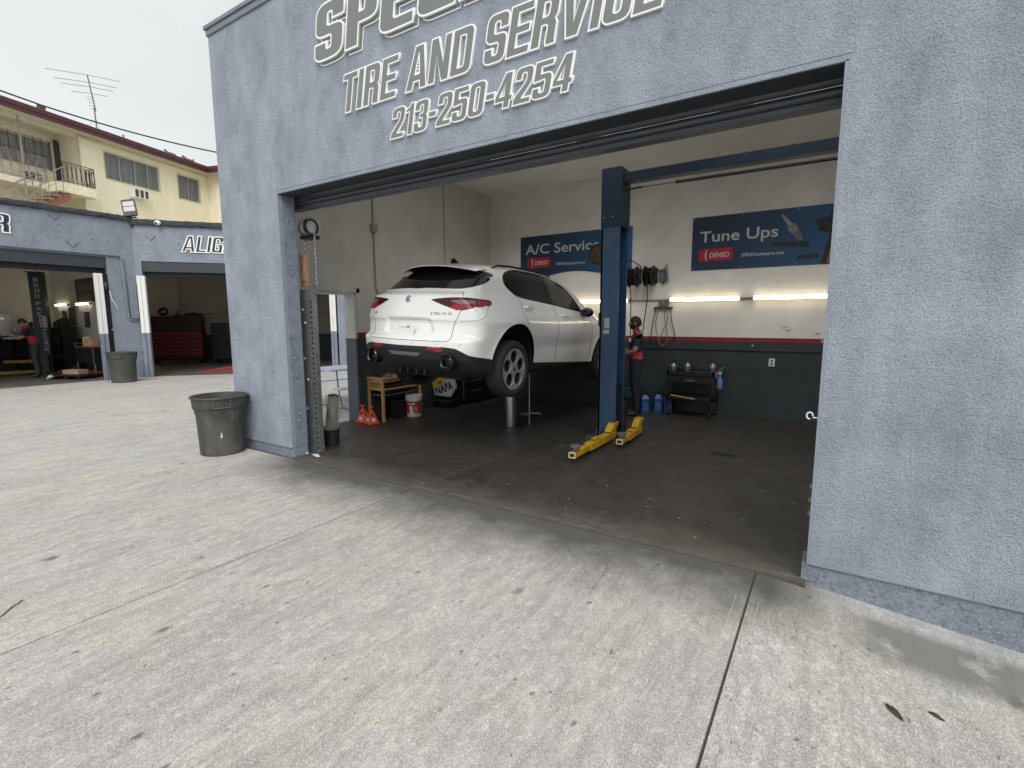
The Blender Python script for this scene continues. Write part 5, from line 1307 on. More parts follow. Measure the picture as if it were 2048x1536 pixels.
# manifold gauges
t = thing('gauge_set', 'twin dial gauge set with long looped hoses hanging on the back wall', 'gauge set', (-2.58, 5.64, 1.88))
m = MB(); m.box(-.10, .10, -.05, -.015, -.045, .0); m.tube([(-.14, -.035, -.02), (.14, -.035, -.02)], .018, 8); m.tube([(0, -.02, .1), (0, -.001, .12)], .006, 6); m.build('manifold', pm('dull brass fittings', (.10, .095, .09), .45, .6, var=.2), t, smooth=True, ang=30)
for s in (-1, 1):
    T = Matrix.Translation((s*.048, -.03, .05)) @ Matrix.Rotation(R(90), 4, 'X'); g = MB().lathe([(.040, -.01), (.042, .025), (.036, .028)], 24, T).build('dial', M_blackmetal, t, smooth=True, ang=30)
    MB().lathe([(0, .024), (.037, .024)], 24, T).build('dial_face', pm('dial white', (.20, .20, .19), .4, var=.5, vs=60), g)
    MB().ball((s*.15, -.035, -.02), .024, 10).build('valve_knob', pm('valve knob', (.12, .1, .1), .4, var=0), t, smooth=True)
for k, (pts, c) in enumerate((([(-.13, -.04, -.04), (-.17, -.05, -.25), (-.21, -.04, -.55), (-.2, -.03, -.62)], (.015, .015, .017)), ([(-.08, -.05, -.05), (-.12, -.06, -.3), (-.06, -.06, -.6), (.02, -.06, -.70), (.10, -.06, -.58), (.04, -.06, -.2), (.03, -.05, -.05)], (.20, .18, .13)), ([(.06, -.05, -.05), (.09, -.055, -.25), (-.02, -.055, -.5), (-.06, -.05, -.66)], (.25, .20, .04)), ([(.13, -.04, -.04), (.16, -.05, -.25), (.22, -.04, -.5), (.2, -.03, -.62)], (.014, .014, .016)))):
    P = [tuple(p) for p in pts]
    def crv(P, n=6):
        Q = [P[0]]+P+[P[-1]]; out = []
        for i in range(1, len(Q)-2):
            a, b, c_, d = map(np.array, (Q[i-1], Q[i], Q[i+1], Q[i+2]))
            for u in np.arange(n)/n: out.append(tuple(.5*((2*b)+(-a+c_)*u+(2*a-5*b+4*c_-d)*u*u+(-a+3*b-3*c_+d)*u**3)))
        return out+[P[-1]]
    MB().tube(crv(P), .008, 6).build('gauge_hose', pm(f'hose colour {k}', c, .5, var=.1), t, smooth=True)
# steel service cart
t = thing('tool_cart', 'dark two shelf steel cart with cans on top by the back wall', 'cart', (-1.95, 5.32, .002))
for x in (-.37, .37):
    for y in (-.2, .2): MB().box(x-.018, x+.018, y-.018, y+.018, .10, .80).build('leg', M_blackmetal, t)
for z, n in ((.70, 'top_tray'), (.28, 'bottom_tray')):
    m = MB(); m.box(-.388, .388, -.218, .218, z, z+.012); m.box(-.388, .388, -.218, -.208, z, z+.08); m.box(-.388, .388, .208, .218, z, z+.08); m.box(-.388, -.378, -.208, .208, z, z+.08); m.box(.378, .388, -.208, .208, z, z+.08); m.build(n, M_blackmetal, t, bevel=.003)
MB().box(-.36, .36, -.215, .2, .58, .695).build('drawer', M_blackmetal, t, bevel=.003)
MB().box(-.08, .08, -.232, -.216, .62, .635).build('drawer_pull', M_galv, t)
MB().tube([(.39, -.19, .72), (.47, -.19, .84), (.47, .19, .84), (.39, .19, .72)], .012, 8).build('handle', M_galv, t, smooth=True)
for x in (-.34, .34):
    for y in (-.18, .18): MB().lathe([(0, -.014), (.05, -.014), (.05, .014), (0, .014)], 16, Matrix.Translation((x, y, .05)) @ Matrix.Rotation(R(90), 4, 'Y')).build('caster', M_black, t)
m = MB(); m.bar((-.30, -.235, .33), (.10, -.235, .285), .02); o = m.build('wood_stick', M_pine, None); o.location = (-1.95, 5.32, .035); tag(o, 'thin wooden stick lying across the lower tray of the dark cart', 'stick')
def can(label, x, y, z, r, h, mat, nozzle=False, cat='can'):
    t = thing('spray_can', label, cat, (x, y, z), 0)
    MB().lathe([(0, 0), (r, 0), (r, h*.78), (r*.85, h*.84), (r*.4, h*.88), (r*.4, h), (0, h)], 20).build('can_body', mat, t, smooth=True, ang=30)
    MB().lathe([(r*1.002, h*.15), (r*1.004, h*.16), (r*1.004, h*.6), (r*1.002, h*.61)], 20).build('can_label', pm('can label', (.10, .10, .11), .4, var=.6, vs=30), t, smooth=True)
    if nozzle: MB().box(-r*1.2, r*.5, -.012, .012, h*1.001, h*1.12).build('nozzle', M_blackmetal, t)
    return t
M_can = pm('can metal', (.45, .45, .45), .3, .8, var=.2, vs=15)
can('silver trigger can at the left end of the dark cart', -2.25, 5.18, .716, .05, .20, M_can, True); can('plain silver can standing beside the trigger can on the cart', -2.03, 5.25, .716, .05, .21, M_can)
can('silver can with a wide dark cap on the right end of the cart', -1.62, 5.22, .716, .048, .22, M_can, True)
m = MB(); m.prism(rounded(.26, .16, .01), 0, .05); o = m.build('tool_tray', M_galv, bevel=.004); o.location = (-1.84, 5.26, .716); tag(o, 'shallow steel tool tray lying in the middle of the cart top', 'tray')
t = thing('spray_bottle', 'pale blue spray bottle hanging on the right end of the cart', 'bottle', (-1.515, 5.30, .50)); MB().lathe([(0, 0), (.045, 0), (.05, .02), (.05, .15), (.02, .2), (.018, .24), (0, .24)], 18).build('bottle_body', pm('blue plastic', (.12, .25, .42), .3, var=.2), t, smooth=True); m = MB(); m.box(-.07, .03, -.015, .015, .24, .28); m.box(-.05, -.04, -.008, .008, .17, .24); m.build('trigger', M_whitep, t)
# blue jugs on the floor
M_jug = pm('blue jug plastic', (.012, .07, .26), .3, var=.15, vs=6)
def jug(label, x, y, rz):
    t = thing('blue_jug', label, 'jug', (x, y, .002), rz, 'blue jugs on the floor')
    m = MB(); m.prism(rounded(.15, .20, .035, 4), 0, .26); m.add(*[[(-.07, -.09, .26), (.07, -.09, .26), (.07, .09, .26), (-.07, .09, .26), (-.03, -.06, .33), (.03, -.06, .33), (.03, .02, .33), (-.03, .02, .33)], [(0, 1, 5, 4), (1, 2, 6, 5), (2, 3, 7, 6), (3, 0, 4, 7), (4, 5, 6, 7)]]); m.build('jug_body', M_jug, t, bevel=.006)
    MB().cyl((0, -.03, .33), (0, -.03, .36), .022, n=14).build('cap', M_black, t, smooth=True); MB().tube([(0, .085, .25), (0, .10, .30), (0, .06, .34), (0, .0, .34)], .012, 8).build('handle', M_jug, t, smooth=True)
    MB().box(-.05, .05, -.103, -.1005, .06, .2).build('label', pm('jug label', (.05, .12, .28), .4, var=.5, vs=20), t)
jug('blue jug standing alone nearest the worker', -2.72, 5.12, R(30)); jug('blue jug in the middle of the floor row by the cart', -2.53, 5.28, R(24)); jug('blue jug against the left leg of the cart', -2.36, 5.30, R(20))
m = MB(); m.box(-.2, .2, -.13, .13, 0, .14); m.box(-.21, .21, -.14, .14, .1405, .16); o = m.build('storage_case', pm('teal case', (.02, .06, .06), .5, var=.3), bevel=.008); o.location = (-3.05, 5.25, .25); tag(o, 'dark teal case on the black tote behind the blue post', 'case')
m = MB(); m.box(-.25, .25, -.17, .17, 0, .235); m.box(-.26, .26, -.18, .18, .2355, .248); o = m.build('storage_tote', M_blackmetal, bevel=.01); o.location = (-3.05, 5.25, .002); tag(o, 'black tote on the floor behind the blue post under a teal case', 'tote')
# dropped bits on the shop floor
M_rag = pm('dirty rag', (.04, .038, .036), .9, var=.4, vs=20)
m = MB(); m.tube([(-.16, 0, .01), (-.05, .02, .012), (.06, -.01, .011), (.17, .03, .01)], [.006, .012, .01, .005], 6); m.tube([(-.02, .01, .012), (.08, .08, .01)], .007, 6); o = m.build('rubber_strip', M_rag, smooth=True); o.location = (-1.02, 2.86, .004); tag(o, 'thin black rubber strip dropped on the open shop floor', 'rubber strip')
m = MB(); m.tube([(-.03, 0, .005), (0, .02, .006), (.04, .03, .005)], .004, 5); o = m.build('hose_clip', M_steel, smooth=True); o.location = (-.42, 1.68, .003); tag(o, 'small metal clip on the shop floor near the right jamb', 'clip')
m = MB(); m.prism([(0, 0), (.16, -.05), (.20, -.02), (.06, .05)], .004, .006); o = m.build('paper_scrap', M_whitep); o.location = (-5.33, .20, .0); tag(o, 'white paper scrap on the floor at the left door rail', 'paper')
m = MB(); m.prism([(0, 0), (.05, .01), (.04, .04), (-.01, .03)], .0, .02); o = m.build('paper_scrap', M_whitep, bevel=.004); o.location = (-5.42, .16, .003); tag(o, 'crumpled white paper against the foot of the door rail', 'paper')
def leaf(label, x, y, rz, s=1.):
    m = MB(); n = 7; vs = []; z = (gz(x) if x > -.31 else 0)+.003
    for i in range(n):
        u = i/(n-1); wd = .018*s*math.sin(math.pi*min(1, u*.9+.06)); vs += [(-.06*s+.12*s*u, -wd, .004*math.sin(5*u)+.002), (-.06*s+.12*s*u, 0, .008*math.sin(3*u)+.003), (-.06*s+.12*s*u, wd, .005*math.sin(4*u)+.004)]
    m.add(vs, [(3*i+k, 3*i+3+k, 3*i+4+k, 3*i+1+k) for i in range(n-1) for k in (0, 1)]); o = m.build('fallen_leaf', pm('dry leaf', (.055, .038, .022), .8, var=.4, vs=30), smooth=True); o.location = (x, y, z); o.rotation_euler = (0, R(SL*0), rz); tag(o, label, 'leaf', 'dry leaves on the concrete')
leaf('dark dry leaf on the stained patch of concrete at the lower right', .50, -.86, R(-25), .5); leaf('longer dry leaf left of the stained patch at the lower right', .345, -.95, R(-52), .8)
def stain(pts, name='oil_stain'):
    pass

# ================================================================ corner shop at the left (two bays, the second one turned)
cs = thing('corner_shop', 'low blue grey corner shop with two open bays and a dark parapet cap', 'building', (0, 0, 0))
WX = -17.0
D2 = Vector((.6428, .7660, 0)); N2 = Vector((.7660, -.6428, 0))    # run and outward normal of the turned front
Q0 = Vector((-17.0, 2.95, 0))
F2 = wall_T(Q0, D2, N2)               # x along the front, y up, height outwards
def bx2(m, s0, s1, z0, z1, d0, d1): mm = MB().box(s0, s1, z0, z1, d0, d1); m.add([F2 @ Vector(v) for v in mm.v], mm.f); return m
P0 = 2.28                             # near edge of the pillar
m = MB(); m.box(WX-.25, WX, -9, 2.95, 3.40, 4.48); m.box(WX-.25, WX, P0, 2.95, 0, 3.40); m.box(WX-.25, WX, -9, -5.2, 0, 3.40)
m.build('front_wall', M_trowel, cs)
m = MB(); bx2(m, 0, 9, 3.36, 4.42, -.25, 0); bx2(m, 5.45, 9, 0, 3.36, -.25, 0); bx2(m, 0, .16, 0, 3.36, -.25, 0)
m.build('turned_wall', M_trowel, cs)
M_cap = pm('rolled roofing', (.035, .040, .048), .75, var=.4, vs=7, bump=.8, bs=9)
def ropecap(pts, r, name='parapet_cap'):
    out = []; rr = random.Random(5)
    for a, b in zip(pts, pts[1:]):
        a = Vector(a); b = Vector(b); n = max(2, int((b-a).length/.12))
        for i in range(n): out.append(a+(b-a)*i/n+Vector((rr.uniform(-.006, .006), 0, rr.uniform(-.008, .008))))
    out.append(Vector(pts[-1])); return MB().tube(out, [r+rr.uniform(-.006, .006) for _ in out], 10).build(name, M_cap, cs, smooth=True)
def flatcap(m, T, s0, s1, z0, z1):
    n = int((s1-s0)/.10); rr = random.Random(int(s1*100)); vs = []
    prof = [(.02, z0), (.075, z0+.01), (.085, (z0+z1)/2), (.06, z1-.012), (-.1, z1), (-.3, z1)]
    for i in range(n+1):
        s = s0+(s1-s0)*i/n
        for d, z in prof: vs.append(T @ Vector((s, z+rr.uniform(-.009, .009), d+rr.uniform(-.009, .009))))
    k = len(prof); return m.add(vs, [(i*k+j, (i+1)*k+j, (i+1)*k+j+1, i*k+j+1) for i in range(n) for j in range(k-1)])
T1 = wall_T((WX, 0, 0), (0, 1, 0), (1, 0, 0))
m = MB(); flatcap(m, T1, -9, 2.93, 4.45, 4.60); m.build('parapet_cap', M_cap, cs, smooth=True)
m = MB(); m.box(WX-.3, WX+.07, 2.93, 2.97, 4.30, 4.60); m.build('parapet_end', M_cap, cs)
m = MB(); flatcap(m, F2, .02, 9, 4.37, 4.54); m.build('parapet_cap', M_cap, cs, smooth=True)
# rolled door boxes and bottom bars
m = MB(); m.box(WX-.24, WX-.02, -5.2, P0-.002, 3.10, 3.398); m.build('door_header', M_darkpaint, cs)
m = MB(); m.box(WX-.30, WX-.16, -5.2, P0+.06, 2.96, 3.098); m.build('door_bar', pm('dark door bar', (.02, .022, .026), .5, .3, var=.2), cs)
m = MB(); bx2(m, .162, 5.448, 3.07, 3.358, -.24, -.02); m.build('door_header', M_darkpaint, cs)
m = MB(); bx2(m, .162, 5.6, 2.94, 3.068, -.32, -.16); m.build('door_bar', MATS['dark door bar'], cs)
# bay posts: white above, blue grey below
def bay_post(m_up, m_lo): pass
def gp(T, s0, s1, d0, d1, name='bay_post'):
    def bx(z0, z1):
        mm = MB(); w = (s1-s0)
        for (a, b) in ((s0, s0+w*.42), (s0+w*.55, s1)):
            q = MB().box(a, b, z0, z1, d0, d1); mm.add([T @ Vector(v) for v in q.v], q.f)
        q = MB().box(s0+.01, s1-.01, z0, z1, d0+.01, d1-.03); mm.add([T @ Vector(v) for v in q.v], q.f); return mm
    a = bx(1.30, 2.94).build(name, M_white, cs, bevel=.003)
    b = bx(.0, 1.298).build('post_guard', M_paint, cs, bevel=.003)
gp(T1, 1.95, 2.13, -.02, .08); gp(F2, .04, .24, -.02, .10); gp(F2, 5.22, 5.40, -.02, .06)
# dark guide rails beside the posts, latch pins
m = MB(); m.box(WX-.2, WX-.02, 2.17, 2.274, 0, 2.95); bx2(m, .17, .20, 0, 2.95, -.2, -.02); m.build('guide_rail', M_blackmetal, cs)
m = MB()
for y, z in ((2.10, 1.40), (2.24, 1.41), (2.86, 1.42)): m.ball((WX+.06, y, z), .022, 8)
m.build('latch_pin', pm('brass', (.5, .4, .2), .35, .8, var=.1), cs, smooth=True)
m = MB(); m.ball((WX+.02, 2.20, 2.62), .10, 12, (.6, .6, 1.1)); m.build('door_motor', pm('rusty motor', (.07, .05, .045), .6, .4, var=.4), cs, smooth=True)
# conduit down the pillar, cut cable
m = MB(); m.tube([(WX+.03, -9, 3.47), (WX+.03, 2.58, 3.46), (WX+.03, 2.63, 3.42), (WX+.03, 2.66, 1.75), (WX+.03, 2.70, 1.68), (WX+.03, 2.86, 1.68)], .032, 8); m.build('conduit', M_paint, cs, smooth=True)
m = MB(); m.box(WX, WX+.09, 2.72, 2.90, 1.72, 2.75); m.build('electrical_box', M_paint, cs, bevel=.006)
MB().tube([(WX+.05, 2.27, 2.48), (WX+.06, 2.30, 2.25), (WX+.07, 2.37, 2.10), (WX+.05, 2.43, 1.98)], .011, 6).build('cut_cable', M_whitep, cs, smooth=True)
# diamond anchor plates
def anchor(T, s, z, w=.13, up=False):
    m = MB(); 
    m.prism([(-w, .0), (-w+.02, .02), (0, -w+.03), (w-.02, .02), (w, 0), (0, -w)], .002, .022, T @ Matrix.Translation((s, z, 0)))
    m.build('anchor_plate', M_paint, cs, bevel=.003)
for s, z in ((1.26, 4.36), (1.58, 3.72)): anchor(T1, s, z)
for s, z in ((.45, 4.08),): anchor(F2, s, z)
m = MB(); m.prism([(-.13, .0), (0, .10), (.13, 0), (.11, 0), (0, .08), (-.11, 0)], .002, .022, T1 @ Matrix.Translation((1.30, 4.37, 0))); m.build('anchor_plate', M_paint, cs)
m = MB(); rr = random.Random(1)
for i in range(14): T = T1 if i % 2 else F2; m.lathe([(0, .012), (.02, .01), (.024, 0)], 8, T @ Matrix.Translation((rr.uniform(-1, 2.6) if i % 2 else rr.uniform(.1, 2.2), rr.uniform(3.55, 4.3), 0)))
m.build('bolt_heads', M_paint, cs, smooth=True)
# wall lettering
M_lface = pm('letter face black', (.022, .025, .03), .5, var=.1)
sg = thing('wall_sign', 'black raised letters ending in R with a white outline over the left bay', 'sign', (0, 0, 0), 0)
block_letters('REPAIR', -1.75, .45, 3.78, .44, .10, .030, sg, T1, depth=.03, face=M_lface)
sg = thing('wall_sign', 'black raised ALIGNMENT letters with a white outline over the turned bay', 'sign', (0, 0, 0), 0)
block_letters('ALIGNMENT', 1.21, 4.05, 3.66, .46, .20, .028, sg, F2, depth=.03, face=M_lface)
# floodlight and camera on the parapet
t = thing('floodlight', 'black rectangular floodlight tilted up on the corner shop parapet', 'light', tuple(F2 @ Vector((.02, 4.56, .0))), math.atan2(D2.y, D2.x))
Tf = Matrix.Translation((0, -.05, .26)) @ Matrix.Rotation(R(-18), 4, 'X') @ Matrix.Rotation(R(-12), 4, 'Y')
m = MB(); m.prism(rounded(.34, .50, .05, 5), -.03, .03, Tf @ wall_T((0, 0, 0), (1, 0, 0), (0, -1, 0))); m.build('lamp_housing', M_blackmetal, t, bevel=.005)
for i, (z0, z1) in enumerate(((-.12, .02), (.04, .18))):
    m = MB(); m.prism(rounded(.27, z1-z0, .012, 3, 0, (z0+z1)/2), .031, .034, Tf @ wall_T((0, 0, 0), (1, 0, 0), (0, -1, 0))); m.build('lamp_lens', pm('lamp lens', (.42, .42, .40), .3, var=.15, vs=60), t)
m = MB(); m.box(-.14, .14, -.06, .06, .0, .02); m.bar((-.10, -.02, .02), (-.10, -.04, .14), .02); m.bar((.10, -.02, .02), (.10, -.04, .14), .02); m.build('bracket', M_blackmetal, t)
t = thing('security_camera', 'small white dome camera on the corner shop parapet edge', 'camera', tuple(F2 @ Vector((.70, 4.43, .14))), math.atan2(D2.y, D2.x))
MB().ball((0, 0, 0), .085, 16, (1, .8, .8)).build('camera_shell', M_white, t, smooth=True); MB().ball((-.02, -.045, -.012), .035, 12).build('camera_lens', M_blackmetal, t, smooth=True)
MB().box(-.04, .04, .04, .16, -.03, .03).build('camera_mount', M_white, t)
# --- rooms behind the bays
m = MB(); m.box(-24.0, WX-.25, 2.87, 3.05, 0, 4.2); m.build('partition_wall', M_room, cs)
m = MB(); m.box(-24.0, -23.8, -9, 2.87, 0, 4.2); m.build('back_wall', M_room, cs)
m = MB(); m.box(-24.0, WX, -9.2, -9, 0, 4.2); m.build('end_wall', M_room, cs)
m = MB(); bx2(m, -2.2, 9, 0, 4.2, -6.9, -6.7); m.build('back_wall', M_room_dim, cs)
m = MB(); bx2(m, 8.8, 9, 0, 4.2, -6.7, -.25); m.build('end_wall', M_room_dim, cs)
m = MB(); m.add([(-24, -9.2, 4.2), (WX-.02, -9.2, 4.2), (WX-.02, 2.95, 4.2), tuple(F2 @ Vector((9, 4.2, -.02))), tuple(F2 @ Vector((9, 4.2, -6.9))), tuple(F2 @ Vector((-2.2, 4.2, -6.9))), (-24, 2.95, 4.2)], [(0, 1, 2, 3, 4, 5, 6)])
m.build('roof', M_ceil, cs)
fm = MB(); fm.box(-23.8, WX-.12, -9, 2.87, -.02, .006); q = [F2 @ Vector(v) for v in ((.02, 0, -.12), (9, 0, -.12), (9, 0, -6.7), (-2.2, 0, -6.7), (-1.6, 0, -1.5))]
fm.add([(v.x, v.y, .0065) for v in q], [(0, 1, 2, 3, 4)])
f2 = fm.build('floor', M_floor2); tag(f2, kind='structure')
m = MB(); m.tube([tuple(F2 @ Vector((-.9, z, -6.66))) for z in (4.1, 1.9)], .02, 6); m.tube([tuple(F2 @ Vector((s, 1.95, -6.66))) for s in (-2, 6)], .02, 6); m.build('conduit', M_cond, cs, smooth=True)
# lights in the corner shop
def tl2(label, T, w, es): tube_light(label, 0, w, 0, 0, es, T)
T_ = Matrix.Translation((-23.35, 2.868, 2.21)); tl2('lit fluorescent tube in the left bay, nearer the back corner', T_, 1.15, 3)
T_ = Matrix.Translation((-21.38, 2.868, 2.21)); tl2('lit fluorescent tube in the left bay under the dark banner', T_, 1.15, 9)
T_ = wall_T(F2 @ Vector((1.30, 4.0, -4.2)), D2, N2) @ Matrix.Rotation(R(-90), 4, 'X') @ Matrix.Rotation(R(60), 4, 'Z'); T_.translation = F2 @ Vector((1.60, 3.42, -3.0)); 
t = thing('ceiling_light', 'lit ceiling light hanging inside the turned bay', 'light', tuple(F2 @ Vector((1.75, 3.36, -3.2))), math.atan2(D2.y, D2.x)+R(20))
MB().box(-.3, .3, -.08, .08, .0, .05).build('light_body', M_whitep, t); MB().box(-.28, .28, -.06, .06, -.02, -.001).build('light_panel', pm('lit panel', (.9, .9, .9), .5, var=0, emit=(1, .96, .88), es=9), t); MB().tube([(0, 0, .05), (0, 0, .82)], .01, 6).build('hanger', M_galv, t)
# dark banner and small posters
t = thing('wall_banner', 'dark rectangular banner with pale lettering over the left bay lights', 'banner', (-21.45, 2.868, 2.27))
MB().box(0, 1.60, -.012, -.002, 0, .76).build('banner_sheet', pm('dark banner print', (.05, .045, .042), .5, var=.5, vs=3), t)
text_obj('print', 'GARAGE', wall_T((.22, -.013, .40), (1, 0, 0), (0, -1, 0)), .2, pm('pale print', (.22, .21, .19), .5, var=.3, vs=9), t, off=.02, ext=.0006, width=1.2)
m = MB(); rr = random.Random(2)
for i in range(8): m.box(.25+.15*i, .32+.15*i+rr.uniform(0, .06), -.0145, -.0125, .10+rr.uniform(0, .08), .20+rr.uniform(0, .08))
m.build('print_block', pm('brown print', (.12, .09, .07), .5, var=.4), t)
t = thing('wall_poster', 'small brown framed poster on the partition under the left bay lights', 'poster', (-22.25, 2.868, 1.50)); MB().box(0, .55, -.03, -.002, 0, .62).build('poster_frame', pm('brown frame', (.09, .05, .035), .5, var=.3), t); MB().box(.04, .51, -.033, -.0305, .04, .58).build('poster_print', pm('poster print', (.14, .07, .05), .5, var=.7, vs=9), t)
t = thing('shop_monitor', 'dark monitor on a bench at the back of the left bay', 'monitor', (-23.45, .95, 1.22), R(-60)); MB().box(-.42, .42, -.03, .03, .0, .55).build('screen', M_blackmetal, t, bevel=.008); MB().box(-.38, .38, -.033, -.031, .04, .51).build('screen_glass', pm('screen glass', (.02, .02, .022), .1, var=0), t); MB().box(-.12, .12, -.1, .1, -.02, .0).build('stand', M_blackmetal, t)
t = thing('work_bench', 'long dark bench along the back wall of the left bay', 'bench', (-23.5, 1.2, .006)); MB().box(-.28, .28, -2.4, 1.5, 1.14, 1.19).build('bench_top', M_blackmetal, t)
for y in (-2.3, -.9, .5, 1.4):
    for x in (-.25, .25): MB().box(x-.03, x+.03, y-.03, y+.03, 0, 1.139).build('leg', M_blackmetal, t)
MB().box(-.26, .26, -2.2, 1.3, .4, .43).build('shelf', M_blackmetal, t)
for k, (dy, w, hh, lb) in enumerate(((-1.7, .3, .26, 'squat black box on the bench, far left'), (-.9, .22, .34, 'upright black box on the bench beside the worker'), (1.05, .3, .42, 'tall dark machine on the bench by the partition'))):
    t = thing('bench_box', lb, 'box', (-23.5, 1.2+dy, 1.198)); MB().box(-.15, .15, -w/2, w/2, 0, hh).build('case', M_blackmetal, t, bevel=.01); MB().box(.151, .158, -w/2+.03, w/2-.03, .04, hh-.05).build('front_panel', M_galv, t)
# lift post with vertical lettering
t = thing('lift_post', 'dark green lift post with vertical white lettering in the left bay', 'vehicle lift', (-20.80, 1.72, .006), R(62))
M_lp = pm('dark green steel', (.014, .024, .024), .45, .2, var=.2)
m = MB(); m.box(-.17, .17, -.01, .02, 0, 3.14); m.box(-.17, -.145, .02, .3, 0, 3.14); m.box(.145, .17, .02, .3, 0, 3.14); m.build('post', M_lp, t, bevel=.004)
m = MB(); m.box(-.25, .25, -.06, .36, -.004, .03); m.build('base_plate', M_blackmetal, t); m = MB(); m.box(-.24, .18, -.03, .32, 3.141, 3.16); m.build('post_cap', M_blackmetal, t); MB().tube([(0, .14, 3.16), (0, .14, 4.18)], .012, 6).build('power_conduit', M_galv, t)
z = 2.86
for ch in 'BEND': text_obj('print', ch, wall_T((-.055, -.012, z), (1, 0, 0), (0, -1, 0)), .115, pm('dim white print', (.34, .35, .34), .5, var=.2), t, off=.03, ext=.001, width=.12); z -= .165
z -= .06
for ch in 'PAK': text_obj('print', ch, wall_T((-.055, -.012, z), (1, 0, 0), (0, -1, 0)), .105, MATS['dim white print'], t, off=.03, ext=.001, width=.12); z -= .16
MB().box(-.02, .155, -.016, -.011, 1.45, 1.80).build('red_white_label', pm('label ground', (.36, .35, .34), .5, var=.2), t)
m = MB()
for i in range(3): m.box(.0, .06, -.019, -.0165, 1.48+.11*i, 1.55+.11*i)
m.build('label_mark', pm('label red', (.34, .03, .035), .5, var=.1), t)
z = 1.33
for ch in 'PREMIUM': text_obj('print', ch, wall_T((.03, -.012, z), (1, 0, 0), (0, -1, 0)), .075, MATS['dim white print'], t, off=.03, ext=.001, width=.09); z -= .10
m = MB(); m.bar((.0, -.1, .10), (-1.1, -.55, .10), .1, .09); m.build('swing_arm', pm('dull yellow', (.26, .17, .02), .5, var=.3, vs=6), t, bevel=.004); m = MB(); m.bar((.05, -.1, .40), (-1.0, .2, .40), .1, .09); m.build('swing_arm', MATS['dull yellow'], t, bevel=.004)
MB().box(-.12, .12, -.16, -.012, .08, .6).build('carriage', M_lp, t)
# raised white car at the left edge: front corner with tyre
t = thing('raised_car', 'white car raised on the lift at the left edge of the photo', 'car', (-22.5, 1.0, .95), R(25))
m = MB(); vs = []; fs = []; n = 12
prof = [(-.85, .25), (-.92, .5), (-.93, .75), (-.86, .95), (-.60, 1.02), (-.2, 1.05), (.2, 1.05), (.6, 1.02), (.86, .95), (.93, .75), (.92, .5), (.85, .25)]
for i, (y, k, dz) in enumerate(((.0, .80, -.12), (-.12, .93, -.03), (-.4, 1, 0), (-1.2, 1, .02), (-2.6, 1, .05), (-4.2, .95, 0), (-4.4, .8, -.1))):
    vs += [(x*k, y, zz+(dz if zz > .6 else 0)) for x, zz in prof]
for i in range(6):
    for j in range(n): fs.append((i*n+j, i*n+(j+1) % n, (i+1)*n+(j+1) % n, (i+1)*n+j))
fs += [tuple(range(n))[::-1], tuple(6*n+j for j in range(n))]
m.add(vs, fs); o = m.build('body', MATS['white car paint'], t, smooth=True); 
m = MB(); m.add([(-.78, -1.3, 1.04), (.78, -1.3, 1.04), (.78, -3.6, 1.06), (-.78, -3.6, 1.06), (-.60, -1.9, 1.45), (.60, -1.9, 1.45), (.60, -3.2, 1.45), (-.60, -3.2, 1.45)], [(0, 1, 5, 4), (1, 2, 6, 5), (2, 3, 7, 6), (3, 0, 4, 7), (4, 5, 6, 7)]); m.build('cabin', MATS['tinted glass'], t, bevel=.05)
for x in (-.82, .82):
    for y in (-.85, -3.5):
        T = Matrix.Translation((x, y, .30)) @ Matrix.Rotation(R(90), 4, 'Y'); w_ = MB().lathe([(.2, .1), (.32, .11), (.34, .05), (.34, -.05), (.32, -.11), (.2, -.1)], 32, T).build('wheel', M_black, t, smooth=True, ang=40); MB().lathe([(0, .08*(1 if x > 0 else -1)), (.2, .09*(1 if x > 0 else -1))], 24, T).build('rim', M_galv, w_)
m = MB(); m.box(-.5, .5, -2.6, -1.6, -.02, .24); m.box(-.08, .08, -2.2, -2.0, -.944, -.02); m.build('lift_column', M_blackmetal, t)
# tall coil/tyre rack, cart and boxes in the left bay
t = thing('hose_rack', 'dark rack hung with coiled green hoses by the partition', 'rack', (-21.7, 2.45, .006), R(0))
for x in (-.65, .65): MB().box(x-.025, x+.025, -.2, .2, 0, 1.45).build('upright', M_blackmetal, t)
for z in (.25, .85, 1.42): MB().box(-.67, .67, -.22, .22, z, z+.03).build('shelf', M_blackmetal, t)
rr = random.Random(9); M_gh = pm('dark green hose', (.02, .035, .03), .5, var=.4, vs=9)
for k in range(6):
    x = -.55+.22*k; m = MB(); rad = rr.uniform(.16, .24)
    for q in range(3): m.tube([(x+.02*q+.05*math.sin(a), -.25-.012*q, 1.2-rad+rad*1.1*math.cos(a)) for a in np.linspace(0, 2*math.pi, 18)[:-1]], .014, 5, closed=True)
    m.build('hose_coil', M_gh, t, smooth=True)
for k in range(5): MB().ball((-.5+.24*k, -.05, .43), .13, 10, (1, .8, 1)).build('stored_part', pm(f'stored part {k % 3}', ((.05, .05, .055), (.12, .03, .03), (.09, .09, .09))[k % 3], .5, .3, var=.5), t, smooth=True)
for k in range(3): MB().box(-.4+.3*k, -.2+.3*k, -.1, .15, 1.452, 1.62+.06*k).build('stored_box', M_blackmetal, t, bevel=.01)
t = thing('tool_cart', 'red edged black tool cart beside the white bay post', 'cart', (-18.55, 2.28, .006), R(10))
for x in (-.42, .42):
    for y in (-.24, .24): MB().box(x-.015, x+.015, y-.015, y+.015, .05, .88).build('leg', M_galv, t)
M_redc = pm('red cart enamel', (.26, .02, .028), .4, var=.2, vs=9)
for z, nm in ((.86, 'top_tray'), (.12, 'bottom_tray')): MB().box(-.45, .45, -.27, .27, z, z+.04).build(nm, M_redc, t, bevel=.006)
